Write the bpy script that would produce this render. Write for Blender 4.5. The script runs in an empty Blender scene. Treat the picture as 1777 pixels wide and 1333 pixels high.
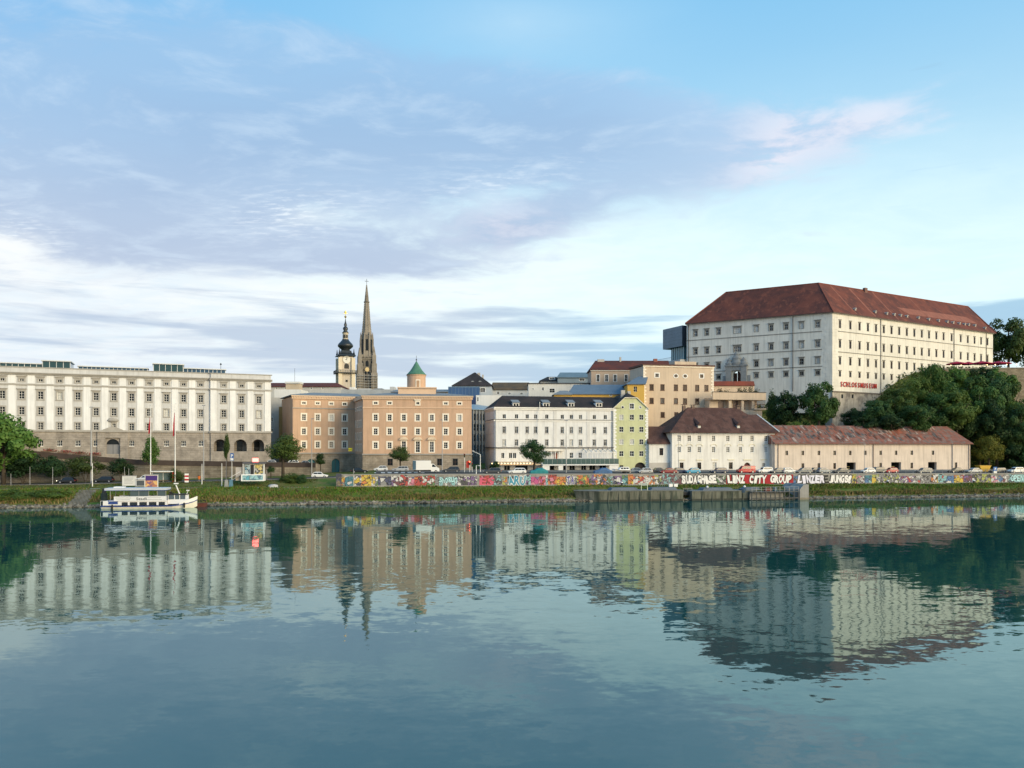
import bpy, math, random
import numpy as np
from mathutils import Vector
random.seed(7)
SC = bpy.context.scene
COL = SC.collection
R = math.radians
# ---------------------------------------------------------------- camera, light, exposure
F, CX, HY, CH = 1382.0, 888.5, 775.0, 13.0        # focal length and horizon of the photograph, camera height in metres
cam = bpy.data.cameras.new('camera'); camo = bpy.data.objects.new('camera', cam); COL.objects.link(camo)
cam.sensor_width = 36; cam.lens = 28.0; cam.shift_y = (HY - 666.5) / 1777.0
cam.clip_start = 0.5; cam.clip_end = 9000
camo.location = (0, 0, CH); camo.rotation_euler = (R(90), 0, 0)
SC.camera = camo
SUN_EL, SUN_AZ = 15.0, 128.0                        # azimuth clockwise from the view direction (+Y): behind the camera, to the right
sun = bpy.data.lights.new('sun', 'SUN'); suno = bpy.data.objects.new('sun', sun); COL.objects.link(suno)
sun.energy = 3.0; sun.angle = R(42); sun.color = (1.0, 0.79, 0.48)
sd = Vector((math.sin(R(SUN_AZ)) * math.cos(R(SUN_EL)), math.cos(R(SUN_AZ)) * math.cos(R(SUN_EL)), math.sin(R(SUN_EL))))
suno.rotation_euler = sd.to_track_quat('Z', 'Y').to_euler()
SC.view_settings.view_transform = 'Standard'; SC.view_settings.look = 'None'
SC.view_settings.exposure = 0.62; SC.view_settings.gamma = 1.0; SC.view_settings.use_curve_mapping = False
SC.cycles.use_denoising = True; SC.cycles.max_bounces = 6; SC.cycles.diffuse_bounces = 3; SC.cycles.glossy_bounces = 4
SC.cycles.transparent_max_bounces = 8; SC.cycles.caustics_reflective = False; SC.cycles.caustics_refractive = False

class NT:
    """small node-graph helper"""
    def __init__(s, tree): s.t = tree; tree.nodes.clear()
    def n(s, typ, ins=None, **props):
        nd = s.t.nodes.new(typ)
        for k, v in props.items(): setattr(nd, k, v)
        for k, v in (ins or {}).items(): s.set(nd.inputs[k], v)
        return nd
    def set(s, sock, v):
        if isinstance(v, bpy.types.NodeSocket): s.t.links.new(v, sock)
        elif isinstance(v, bpy.types.Node): s.t.links.new(v.outputs[0], sock)
        else:
            if hasattr(sock.default_value, '__len__') and not isinstance(v, (tuple, list)): v = (v,) * len(sock.default_value)
            if hasattr(sock.default_value, '__len__') and len(sock.default_value) == 4 and len(v) == 3: v = tuple(v) + (1,)
            sock.default_value = v
    def m(s, op, a, b=0.0, c=0.0, clamp=False):
        nd = s.t.nodes.new('ShaderNodeMath'); nd.operation = op; nd.use_clamp = clamp
        s.set(nd.inputs[0], a); s.set(nd.inputs[1], b); s.set(nd.inputs[2], c)
        return nd.outputs[0]
    def vm(s, op, a, b=(0, 0, 0)):
        nd = s.t.nodes.new('ShaderNodeVectorMath'); nd.operation = op
        s.set(nd.inputs[0], a); s.set(nd.inputs[1], b)
        return nd.outputs[0]
    def mix(s, f, a, b, blend='MIX'):
        nd = s.t.nodes.new('ShaderNodeMix'); nd.data_type = 'RGBA'; nd.blend_type = blend
        s.set(nd.inputs[0], f); s.set(nd.inputs[6], a); s.set(nd.inputs[7], b)
        return nd.outputs[2]
    def ss(s, x, lo, hi, a=0.0, b=1.0, kind='SMOOTHSTEP'):
        nd = s.t.nodes.new('ShaderNodeMapRange'); nd.interpolation_type = kind
        s.set(nd.inputs['Value'], x); nd.inputs['From Min'].default_value = lo; nd.inputs['From Max'].default_value = hi
        nd.inputs['To Min'].default_value = a; nd.inputs['To Max'].default_value = b
        return nd.outputs[0]
    def noise(s, vec, scale, detail=4.0, rough=0.55, dist=0.0, out=0):
        nd = s.n('ShaderNodeTexNoise', {'Vector': vec, 'Scale': scale, 'Detail': detail, 'Roughness': rough, 'Distortion': dist})
        return nd.outputs[out]
    def mapv(s, vec, scale=(1, 1, 1), loc=(0, 0, 0), rot=(0, 0, 0)):
        return s.n('ShaderNodeMapping', {'Vector': vec, 'Scale': scale, 'Location': loc, 'Rotation': rot}).outputs[0]
def srgb(r, g, b):
    f = lambda c: (c / 12.92 if c <= 0.04045 else ((c + 0.055) / 1.055) ** 2.4)
    return (f(r / 255), f(g / 255), f(b / 255))

# ---------------------------------------------------------------- sky
W = bpy.data.worlds.new('World'); SC.world = W; W.use_nodes = True
nt = NT(W.node_tree)
sky = nt.n('ShaderNodeTexSky', sky_type='NISHITA', sun_disc=False, sun_elevation=R(SUN_EL), sun_rotation=R(SUN_AZ), air_density=1.0, dust_density=0.6, ozone_density=2.0)
dirv = nt.n('ShaderNodeTexCoord').outputs['Generated']
sp = nt.n('ShaderNodeSeparateXYZ', {0: dirv}); dx, dy, dz = sp.outputs
az = nt.m('ARCTAN2', dx, dy); el = nt.m('ARCSINE', dz)
ev = nt.n('ShaderNodeCombineXYZ', {0: az, 1: el, 2: 0.0}).outputs[0]
W.cycles.sampling_method = 'MANUAL'; W.cycles.sample_map_resolution = 512
def azel(px, py):
    a = math.atan((px - CX) / F); return a, math.atan((HY - py) / F * math.cos(a))
def blob(px, py, wx, wy, tilt=0.0, amp=1.0):
    """soft elliptical patch of sky at a compass direction; sizes in thousandths of a radian"""
    a0, e0 = azel(px, py)
    mp = nt.n('ShaderNodeMapping', {'Vector': ev, 'Location': (a0, e0, 0), 'Rotation': (0, 0, R(tilt)), 'Scale': (wx * .0021, wy * .0021, 1)}, vector_type='TEXTURE')
    g_ = nt.n('ShaderNodeTexGradient', {'Vector': mp}, gradient_type='QUADRATIC_SPHERE')
    return nt.m('MULTIPLY', g_.outputs['Fac'], amp)
def add(*xs):
    o = xs[0]
    for x in xs[1:]: o = nt.m('ADD', o, x)
    return o
zz = nt.m('ADD', nt.m('MAXIMUM', dz, 0.0), 0.10)
pl = nt.n('ShaderNodeCombineXYZ', {0: nt.m('DIVIDE', dx, zz), 1: nt.m('DIVIDE', dy, zz), 2: 0.0}).outputs[0]     # a cloud deck seen in perspective
warp = nt.vm('SCALE', nt.noise(pl, 1.3, 3, .5, out=1)); warp.node.inputs['Scale'].default_value = 0.5
plw = nt.vm('ADD', pl, warp)
big = nt.noise(nt.mapv(plw, (0.55, 0.9, 1), rot=(0, 0, R(24))), 1.35, 6, .56)
fine = nt.noise(nt.mapv(plw, (1.0, 1.35, 1), rot=(0, 0, R(28))), 4.2, 6, .62)
fleck = nt.noise(nt.mapv(pl, (1.0, 2.2, 1), rot=(0, 0, R(-12))), 17.0, 4, .6)
# layer 1: the broad lavender bank, upper left to right of centre
cov = add(blob(280, 330, 500, 160, 12, .80), blob(120, 440, 300, 60, 4, .42), blob(600, 170, 400, 100, 12, .36), blob(1000, 215, 300, 66, 4, .78), blob(1450, 225, 240, 48, 4, .80), blob(620, 455, 160, 26, -5, .55), blob(900, 395, 80, 24, 14, .75),
          blob(530, 375, 130, 34, 9, -.42), blob(900, 330, 110, 24, 9, -.25), blob(15, 430, 60, 30, 0, -.6), blob(930, 10, 330, 75, 0, -.8), blob(1560, 60, 300, 90, 4, -.5), blob(420, 515, 330, 34, 2, -.75), blob(250, 90, 360, 90, 6, .30))
d1 = nt.m('ADD', cov, nt.m('MULTIPLY', nt.m('SUBTRACT', big, .5), 1.5))
d1 = nt.m('ADD', d1, nt.m('MULTIPLY', nt.m('SUBTRACT', fine, .5), .85))
m1 = nt.ss(d1, .16, .60)
# layer 2: thin streaks of stratus low over the city
st_n = nt.noise(nt.mapv(ev, (4.2, 46, 1), loc=(3.1, 0.4, 0), rot=(0, 0, R(-1.5))), 1.0, 5, .55, .25)
band = add(blob(560, 600, 420, 52, -2, .66), blob(1150, 610, 300, 38, 1, .55), blob(300, 555, 260, 40, -3, .35), blob(1760, 550, 120, 30, 0, .75), blob(850, 535, 160, 22, 0, .35), blob(1340, 540, 190, 26, 2, .12))
m2 = nt.ss(nt.m('ADD', band, nt.m('MULTIPLY', nt.m('SUBTRACT', st_n, .5), 2.0)), .30, .72)
# a pale veil over the lower sky
veil = nt.ss(el, R(22), R(9.0), 0.0, .80)
veil = nt.m('ADD', veil, add(blob(900, 430, 420, 100, 4, .40), blob(1480, 300, 400, 150, 0, .10), blob(520, 372, 100, 30, 8, .35), blob(20, 420, 70, 40, 0, .45), blob(900, 40, 160, 50, 0, .25)))
veil = nt.m('MULTIPLY', veil, nt.ss(fine, .2, .75, .75, 1.1), clamp=True)
base = nt.mix(1.0, sky.outputs[0], (0.105, 0.105, 0.105), 'MULTIPLY')
tint = nt.mix(nt.ss(el, R(2), R(34)), (.62, .83, .88), (.195, .505, .80))          # clean upper air
base = nt.mix(.86, base, tint)
left = nt.ss(az, -.10, -.62); base = nt.mix(nt.m('MULTIPLY', left, .55), base, (.17, .38, .69))
c = nt.mix(veil, base, nt.mix(nt.ss(az, -.45, .45), (.79, .82, .83), (.70, .87, .90)))
c = nt.mix(nt.m('MULTIPLY', nt.ss(el, R(8.5), R(1.0)), .35), c, (.77, .74, .72))
pink = nt.m('ADD', blob(1345, 270, 60, 40, 30, .9), nt.m('ADD', blob(1520, 195, 120, 40, 0, .8), nt.m('ADD', blob(1640, 225, 90, 22, 0, .7), blob(880, 395, 70, 25, 0, .5))))
lav = nt.mix(nt.ss(el, R(9), R(27)), (.40, .475, .615), (.285, .47, .69))
cloudc = nt.mix(nt.m('MULTIPLY', pink, nt.ss(fine, .36, .58), clamp=True), lav, (.80, .71, .76))
cloudc = nt.mix(nt.ss(az, .0, .5), cloudc, nt.mix(.35, cloudc, (.62, .72, .84)))
cloudc = nt.mix(nt.ss(d1, .55, 1.25, 0, .28), cloudc, (.25, .345, .53))
cloudc = nt.mix(nt.ss(fine, .45, .70, 0, .40), cloudc, (.58, .70, .82))
ripple = nt.m('MULTIPLY', add(blob(510, 372, 75, 26, 8, .9), blob(15, 430, 55, 36, 0, 1.0), blob(860, 318, 110, 22, 8, .5)), nt.ss(fleck, .46, .68), clamp=True)
cloudc = nt.mix(nt.m('MULTIPLY', ripple, .8), cloudc, (.82, .88, .92))
c = nt.mix(nt.m('MULTIPLY', m1, .88), c, cloudc)
c = nt.mix(nt.m('MULTIPLY', m2, .80), c, nt.mix(nt.ss(az, -.1, .2), (.40, .49, .62), (.28, .47, .64)))
bg = nt.n('ShaderNodeBackground', {'Color': c, 'Strength': .80})
nt.n('ShaderNodeOutputWorld', {0: bg})

# ---------------------------------------------------------------- materials
MATS = {}
def mat(name, col, rough=.8, var=.12, scale=.35, streak=0.0, bump=0.0, bscale=6.0, metal=0.0, spec=.35, col2=None, f2=(.45, .65), s2=1.0, emit=0.0, island=0.0, island_col=None, detail=5, stretch=(1, 1, 1)):
    if name in MATS: return MATS[name]
    m_ = bpy.data.materials.new(name); m_.use_nodes = True; g = NT(m_.node_tree)
    pos = g.n('ShaderNodeNewGeometry').outputs['Position']
    c_ = tuple(col)
    if col2 is not None:
        c_ = g.mix(g.ss(g.noise(g.mapv(pos, stretch), s2, 6, .6), f2[0], f2[1]), col, col2)
    if var:
        v = g.ss(g.noise(pos, scale, detail, .6), .25, .75, 1 - var, 1 + var, 'LINEAR')
        c_ = g.mix(1.0, c_, g.n('ShaderNodeCombineColor', {0: v, 1: v, 2: v}).outputs[0], 'MULTIPLY')
    if streak:
        v = g.ss(g.noise(g.mapv(pos, (1.6, 1.6, .10)), 1.0, 5, .6), .42, .75, 1.0, 1 - streak)
        c_ = g.mix(1.0, c_, g.n('ShaderNodeCombineColor', {0: v, 1: v, 2: v}).outputs[0], 'MULTIPLY')
    if island:
        rnd = g.n('ShaderNodeNewGeometry').outputs['Random Per Island']
        v = g.ss(rnd, 0, 1, 1 - island, 1 + island, 'LINEAR')
        c_ = g.mix(1.0, c_, g.n('ShaderNodeCombineColor', {0: v, 1: v, 2: v}).outputs[0], 'MULTIPLY')
        if island_col is not None: c_ = g.mix(g.ss(rnd, .62, .70), c_, island_col)
    b = g.n('ShaderNodeBsdfPrincipled', {'Base Color': c_, 'Roughness': rough, 'Metallic': metal, 'Specular IOR Level': spec})
    if emit: g.set(b.inputs['Emission Color'], tuple(col)); b.inputs['Emission Strength'].default_value = emit
    if bump:
        bp = g.n('ShaderNodeBump', {'Height': g.noise(pos, bscale, 4, .6), 'Strength': .6, 'Distance': bump}); g.set(b.inputs['Normal'], bp)
    g.n('ShaderNodeOutputMaterial', {0: b}); MATS[name] = m_
    return m_
def leafmat(name, c1, c2, c3):
    if name in MATS: return MATS[name]
    m_ = bpy.data.materials.new(name); m_.use_nodes = True; g = NT(m_.node_tree)
    geo = g.n('ShaderNodeNewGeometry'); oi = g.n('ShaderNodeObjectInfo').outputs['Random']
    c_ = g.mix(g.ss(g.noise(geo.outputs['Position'], .45, 3, .5), .35, .65), c1, c2)
    c_ = g.mix(g.ss(geo.outputs['Random Per Island'], .55, 1.0, 0, .8), c_, c3)
    o2 = g.m('FRACT', g.m('MULTIPLY', oi, 7.31)); c_ = g.mix(g.ss(o2, .55, .95, 0, .45), c_, (.105, .125, .024)); c_ = g.mix(g.ss(o2, .35, .0, 0, .5), c_, (.014, .046, .022))
    v = g.ss(oi, 0, 1, .60, 1.15, 'LINEAR')
    c_ = g.mix(1.0, c_, g.n('ShaderNodeCombineColor', {0: v, 1: v, 2: g.m('MULTIPLY', v, .95)}).outputs[0], 'MULTIPLY')
    b = g.n('ShaderNodeBsdfPrincipled', {'Base Color': c_, 'Roughness': .6, 'Specular IOR Level': .25})
    tr = g.n('ShaderNodeBsdfTranslucent', {'Color': c_})
    mx = g.n('ShaderNodeMixShader', {0: .32}); g.set(mx.inputs[1], b); g.set(mx.inputs[2], tr)
    g.n('ShaderNodeOutputMaterial', {0: mx}); MATS[name] = m_
    return m_

# ---------------------------------------------------------------- mesh helpers
class MB:
    def __init__(s): s.v = []; s.f = []; s.mi = []; s.m = 0
    def face(s, *pts):
        i = len(s.v); s.v += [tuple(p) for p in pts]; s.f.append(tuple(range(i, i + len(pts)))); s.mi.append(s.m); return s
    def box(s, x0, x1, y0, y1, z0, z1):
        i = len(s.v)
        s.v += [(x0, y0, z0), (x1, y0, z0), (x1, y1, z0), (x0, y1, z0), (x0, y0, z1), (x1, y0, z1), (x1, y1, z1), (x0, y1, z1)]
        for q in ((0, 3, 2, 1), (4, 5, 6, 7), (0, 1, 5, 4), (1, 2, 6, 5), (2, 3, 7, 6), (3, 0, 4, 7)):
            s.f.append(tuple(i + k for k in q)); s.mi.append(s.m)
        return s
    def rings(s, rings, close=True, cap=True):
        """loft through rings of equal vertex count"""
        i = len(s.v); n = len(rings[0])
        for r in rings: s.v += [tuple(p) for p in r]
        for k in range(len(rings) - 1):
            for j in range(n if close else n - 1):
                a = i + k * n + j; b = i + k * n + (j + 1) % n
                s.f.append((a, b, b + n, a + n)); s.mi.append(s.m)
        if cap:
            s.f.append(tuple(i + j for j in reversed(range(n)))); s.f.append(tuple(i + (len(rings) - 1) * n + j for j in range(n))); s.mi += [s.m, s.m]
        return s
    def lathe(s, prof, n=16, c=(0, 0, 0), rot=0.0, cap=True, sq=1.0):
        return s.rings([[(c[0] + r * math.cos(rot + 2 * math.pi * k / n), c[1] + sq * r * math.sin(rot + 2 * math.pi * k / n), c[2] + z) for k in range(n)] for r, z in prof], cap=cap)
    def tube(s, pts, rad, n=6):
        pts = [Vector(p) for p in pts]; rr = rad if hasattr(rad, '__len__') else [rad] * len(pts); rings = []
        for k, p in enumerate(pts):
            d = (pts[min(k + 1, len(pts) - 1)] - pts[max(k - 1, 0)]).normalized()
            a = d.cross(Vector((0, 0, 1)) if abs(d.z) < .95 else Vector((1, 0, 0))).normalized(); b = d.cross(a)
            rings.append([p + (a * math.cos(2 * math.pi * j / n) + b * math.sin(2 * math.pi * j / n)) * rr[k] for j in range(n)])
        return s.rings(rings)
    def prism(s, poly, y0, y1):
        """polygon in the x-z plane pushed from y0 to y1"""
        return s.rings([[(x, y0, z) for x, z in poly], [(x, y1, z) for x, z in poly]])
    def prismz(s, poly, z0, z1):
        return s.rings([[(x, y, z0) for x, y in poly], [(x, y, z1) for x, y in poly]])
    def mesh(s, name, mats):
        me = bpy.data.meshes.new(name); me.from_pydata(s.v, [], s.f)
        for m_ in (mats if isinstance(mats, (list, tuple)) else [mats]): me.materials.append(m_)
        if max(s.mi or [0]): me.polygons.foreach_set('material_index', s.mi)
        return me
def link(name, data, parent=None, loc=(0, 0, 0), rz=0.0, scale=None):
    o = bpy.data.objects.new(name, data); COL.objects.link(o)
    o.location = loc; o.rotation_euler = (0, 0, rz)
    if scale is not None: o.scale = scale if hasattr(scale, '__len__') else (scale,) * 3
    if parent is not None: o.parent = parent
    return o
def ob(name, mb, mats, parent=None, loc=(0, 0, 0), rz=0.0, smooth=False, label=None):
    me = mb.mesh(name, mats) if isinstance(mb, MB) else mb
    if smooth: me.polygons.foreach_set('use_smooth', [True] * len(me.polygons))
    o = link(name, me, parent, loc, rz)
    if label: o['label'] = label
    return o
def tag(o, label, cat, group=None):
    o['label'] = label; o['category'] = cat
    if group: o['group'] = group
    return o
def thing(name, label, cat, loc=(0, 0, 0), rz=0.0, group=None):
    return tag(link(name, None, None, loc, rz), label, cat, group)
def struct(o, kind='structure'): o['kind'] = kind; return o

# ---------------------------------------------------------------- the lie of the land: s runs along the bank, t inland from the waterline
SL, BY = 0.167, 184.7; K = math.sqrt(1 + SL * SL); UX, UY = 1 / K, SL / K; BANK = math.atan2(UY, UX)
def st(s, t): return (s * UX - t * UY, BY + s * UY + t * UX)
def tost(x, y): y -= BY; return (x * UX + y * UY, -x * UY + y * UX)
def pxt(px, t):
    u = (px - CX) / F; Y = (BY + t * K) / (1 - SL * u); return (u * Y, Y)
def atY(px, Y): return ((px - CX) / F * Y, Y)
def zpy(py, Y): return CH + (HY - py) / F * Y
def sOf(px, t): return tost(*pxt(px, t))[0]
SW = sOf(593, 12)                                    # where the graffiti wall begins
def z_path(s): return 3.28 - .0023 * s
def z_wall(s): return 6.09 - .0041 * s
def z_road(s): return float(np.interp(s, [-170, -108, -52, SW - 1, SW + 8, 400], [3.7, 3.97, 4.86, 5.25, z_wall(SW) - .06, z_wall(400) - .06]))
def smooth(x): x = min(max(x, 0), 1); return x * x * (3 - 2 * x)
def gh(s, t):
    p, r = z_path(s), z_road(s)
    if t <= 0: return max(-3.0, t * .6)
    if t <= 2: return t * .45
    if t <= 9.6: return .9 + (p - .9) * smooth((t - 2) / 7.6) ** .8
    if t <= 12.1: return p
    if s > SW: z = r if t >= 12.35 else p + (r - p) * (t - 12.1) / .25
    else: z = p + (r - p) * smooth((t - 12.1) / 8)
    hill = float(np.interp(s, [55, 82, 118, 150, 175, 260], [6, 17, 24, 34, 37, 40]))
    far = 6.5 * smooth((t - 70) / 60) + 6 * smooth((t - 140) / 400)
    if s > 55: return z + (hill * smooth((t - 66) / 34)) * smooth((s - 55) / 25) + far * (1 - smooth((s - 55) / 25))
    return z + far
def gxy(x, y): return gh(*tost(x, y))
# ---------------------------------------------------------------- water
def water_material():
    m_ = bpy.data.materials.new('river_water'); m_.use_nodes = True; g = NT(m_.node_tree)
    pos = g.n('ShaderNodeNewGeometry').outputs['Position']
    calm = g.ss(g.noise(g.mapv(pos, (.008, .022, 1)), 1.0, 3, .5), .36, .66, .28, 1.15)            # smooth and ruffled patches
    def slope(scale, k, stretch=1.0, detail=2):
        n_ = g.noise(g.mapv(pos, (scale / stretch, scale, 1)), 1.0, detail, .5, out=1)
        v = g.vm('MULTIPLY', g.vm('SUBTRACT', n_, (.5, .5, .5)), (k * .55, k, 0))
        return v
    v = g.vm('ADD', g.vm('ADD', slope(.80, .068, 2.0), slope(2.6, .046, 1.6)), slope(.16, .022, 2.4))
    sc_ = g.n('ShaderNodeVectorMath', {0: v}, operation='SCALE'); g.set(sc_.inputs['Scale'], calm)
    nrm = g.vm('NORMALIZE', g.vm('ADD', sc_.outputs[0], (0, 0, 1)))
    body = g.n('ShaderNodeBsdfDiffuse', {'Color': (.010, .066, .064)})
    gl_ = g.n('ShaderNodeBsdfGlossy', {'Color': (.80, .96, .97), 'Roughness': .03, 'Normal': nrm})
    b = g.n('ShaderNodeMixShader', {0: g.n('ShaderNodeFresnel', {'IOR': 1.85, 'Normal': nrm}).outputs[0]}); g.set(b.inputs[1], body); g.set(b.inputs[2], gl_)
    g.n('ShaderNodeOutputMaterial', {0: b})
    return m_
w = MB(); w.face((-3000, -400, 0), (3000, -400, 0), (3000, BY + 500.9, 0), (-3000, BY - 501, 0))
w = MB(); a_, b_ = st(-2500, 3), st(2500, 3); w.face((-3000, -600, 0), (3000, -600, 0), (*b_, 0), (*a_, 0))
struct(ob('water', w, water_material()))

# ---------------------------------------------------------------- ground
def ground_material():
    m_ = bpy.data.materials.new('ground_soil'); m_.use_nodes = True; g = NT(m_.node_tree)
    pos = g.n('ShaderNodeNewGeometry').outputs['Position']; z = g.n('ShaderNodeSeparateXYZ', {0: pos}).outputs[2]
    grass = g.mix(g.ss(g.noise(pos, .5, 6, .65), .35, .65), (.07, .13, .025), (.15, .135, .05))
    stone = g.mix(g.ss(g.noise(pos, 1.5, 4, .6), .4, .6), (.10, .095, .08), (.22, .20, .17))
    c_ = g.mix(g.ss(g.m('ADD', z, g.m('MULTIPLY', g.noise(pos, .8, 4), .5)), .35, .95), stone, grass)
    b = g.n('ShaderNodeBsdfPrincipled', {'Base Color': c_, 'Roughness': .95, 'Specular IOR Level': .1})
    g.n('ShaderNodeOutputMaterial', {0: b})
    return m_
ss_ = sorted(set([-2500, -1200, -700, -450] + [x for x in range(-320, 330, 8)] + [450, 700, 1200, 2500] + [SW - .2, SW + .05]))
tt_ = [-8, -3, -1, 0, .7, 1.4, 2, 3, 4, 5, 6, 7, 8, 9, 9.6, 11, 12.1, 12.35, 14, 16, 18, 20, 23, 26, 30, 35, 40, 46, 52, 58, 62, 66, 70, 74, 78, 82, 86, 90, 94, 98, 104, 112, 125, 140, 170, 220, 300, 420, 700, 1500, 4000]
me = bpy.data.meshes.new('ground')
vs = []
rg = random.Random(3)
for t in tt_:
    for s in ss_:
        j = rg.uniform(-.12, .12) if 0 < t < 9 else 0
        vs.append((*st(s, t), gh(s, t) + j))
nS = len(ss_)
me.from_pydata(vs, [], [(k * nS + i, k * nS + i + 1, (k + 1) * nS + i + 1, (k + 1) * nS + i) for k in range(len(tt_) - 1) for i in range(nS - 1)])
me.materials.append(ground_material()); me.polygons.foreach_set('use_smooth', [True] * len(me.polygons))
struct(link('ground', me))
def strip(name, s0, s1, t0, t1, m_, dz, zf=None, step=6):
    n = max(1, int((s1 - s0) / step)); b = MB(); rows = []
    tl = t0 if hasattr(t0, '__len__') else [t0, t1]
    for i in range(n + 1):
        s = s0 + (s1 - s0) * i / n; rows.append([(*st(s, t), (zf(s) if zf else gh(s, t)) + dz) for t in tl])
    b.rings(rows, close=False, cap=False)
    return struct(ob(name, b, m_))
asph = mat('asphalt', (.085, .083, .082), .95, .2, .5, spec=.03)
pave = mat('pavement_slabs', (.20, .19, .175), .95, .15, .8, spec=.03)
gravel = mat('gravel_path', (.36, .33, .27), .95, .15, 1.2, spec=.1)
strip('path', -330, 330, 9.9, 11.7, gravel, .02)
strip('riverside_road', SW + 8, 330, 15.2, 33, asph, .03)
strip('lower_road', -330, SW - .5, [20.4, 23, 26, 29, 32], 0, asph, .03)
strip('forecourt', SW + 8, 330, 33.2, 60, pave, .035)
kerb = mat('kerb_stone', (.20, .195, .185), .95, spec=.05)
for nm, s0, s1, t0 in (('kerb', SW + 8, 330, 14.8), ('kerb', -330, SW - 1, 19.9)):
    b = MB(); n = 60; rows = []
    for i in range(n + 1):
        s = s0 + (s1 - s0) * i / n; z = gh(s, t0 + .3)
        rows.append([(*st(s, t0), z - .3), (*st(s, t0), z + .14), (*st(s, t0 + .3), z + .14), (*st(s, t0 + .3), z - .3)])
    b.rings(rows); struct(ob(nm, b, kerb))
# zebra crossing by the left end of the wall
cw = thing('zebra_crossing', 'white striped zebra crossing on the road above the left end of the graffiti wall', 'crossing', (*st(SW + 14, 27), gh(SW + 14, 27)), BANK)
for i in range(8): ob('stripe', MB().box(-6.4 + i * 1.7, -5.4 + i * 1.7, -2.4, 2.4, .045, .05), mat('road_paint', (.75, .75, .73), .7, .1), cw)

# ---------------------------------------------------------------- rip-rap and bank vegetation (uncountable)
def scatter_rocks():
    rg = np.random.default_rng(5); V = []; Fc = []
    n = 6200
    ss = rg.uniform(-150, 175, n); tt = np.abs(rg.normal(.35, .42, n)); sz = rg.uniform(.12, .34, n) * (1 + (rg.random(n) > .93) * .6)
    ico = [(0, 0, 1), (.89, 0, .45), (.28, .85, .45), (-.72, .53, .45), (-.72, -.53, .45), (.28, -.85, .45), (.72, .53, -.45), (-.28, .85, -.45), (-.89, 0, -.45), (-.28, -.85, -.45), (.72, -.53, -.45), (0, 0, -1)]
    fi = [(0, 1, 2), (0, 2, 3), (0, 3, 4), (0, 4, 5), (0, 5, 1), (1, 6, 2), (2, 7, 3), (3, 8, 4), (4, 9, 5), (5, 10, 1), (6, 7, 2), (7, 8, 3), (8, 9, 4), (9, 10, 5), (10, 6, 1), (6, 11, 7), (7, 11, 8), (8, 11, 9), (9, 11, 10), (10, 11, 6)]
    for s, t, z in zip(ss, tt, sz):
        x, y = st(s, t); b = len(V); h = gh(s, t); j = rg.uniform(.65, 1.3, (12, 3))
        for (a, c, d), q in zip(ico, j): V.append((x + a * z * q[0] * 1.2, y + c * z * q[1], h + d * z * .7 * q[2] + .08))
        Fc += [(b + i, b + k, b + l) for i, k, l in fi]
    me = bpy.data.meshes.new('riprap'); me.from_pydata(V, [], Fc)
    me.materials.append(mat('riprap_stone', (.16, .145, .12), .95, .35, .7, island=.65, spec=.15)); return me
o = struct(link('riprap', scatter_rocks()), 'stuff'); tag(o, 'band of loose grey rip-rap stones along the waterline', 'stones')
def grass_mesh(name, n, s_rng, t_rng, hgt, m_, seed, skip=None):
    rg = np.random.default_rng(seed); V = []; Fc = []
    for _ in range(n):
        s = rg.uniform(*s_rng); t = rg.uniform(*t_rng)
        if skip and skip(s, t): continue
        x, y = st(s, t); z = gh(s, t) - .05
        h = rg.uniform(*hgt) * (.75 + .5 * math.sin(s * .23) * math.sin(s * .071 + t)); a = rg.uniform(0, 3.14); wd = rg.uniform(.07, .2)
        lx, ly = rg.normal(0, .16, 2); i = len(V)
        V += [(x - wd * math.cos(a), y - wd * math.sin(a), z), (x + wd * math.cos(a), y + wd * math.sin(a), z), (x + lx, y + ly, z + max(.12, h))]
        Fc.append((i, i + 1, i + 2))
    me = bpy.data.meshes.new(name); me.from_pydata(V, [], Fc); me.materials.append(m_); return me
ramp_s = sOf(146, 5)
def no_ramp(s, t): return abs(s - ramp_s - (t - 5) * .15) < 1.1 + (9 - t) * .1
gm = mat('bank_grass', (.085, .175, .022), .9, .25, .12, island=.35, island_col=(.17, .14, .05), spec=.1, col2=(.17, .17, .045), f2=(.50, .66), s2=.14)
o = struct(link('grass', grass_mesh('grass', 62000, (-150, 175), (2.0, 9.7), (.25, .62), gm, 11, no_ramp)), 'stuff'); tag(o, 'rough green and straw coloured grass on the river bank slope', 'grass')
dm = mat('dry_grass', (.23, .17, .075), .9, .25, .2, island=.35, island_col=(.10, .12, .03), spec=.1)
o = struct(link('dry_grass', grass_mesh('dry_grass', 16000, (-150, 175), (1.7, 4.6), (.4, 1.0), dm, 12, no_ramp)), 'stuff'); tag(o, 'fringe of dry straw coloured reeds just above the stones', 'grass')
lm = mat('lawn_grass', (.06, .09, .025), .9, .25, .15, island=.3, island_col=(.15, .125, .05), spec=.1)
o = struct(link('lawn', grass_mesh('lawn', 15000, (-150, SW - 6), (11.9, 19.6), (.12, .3), lm, 13)), 'stuff'); tag(o, 'worn lawn between the gravel path and the lower road', 'grass')
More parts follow.
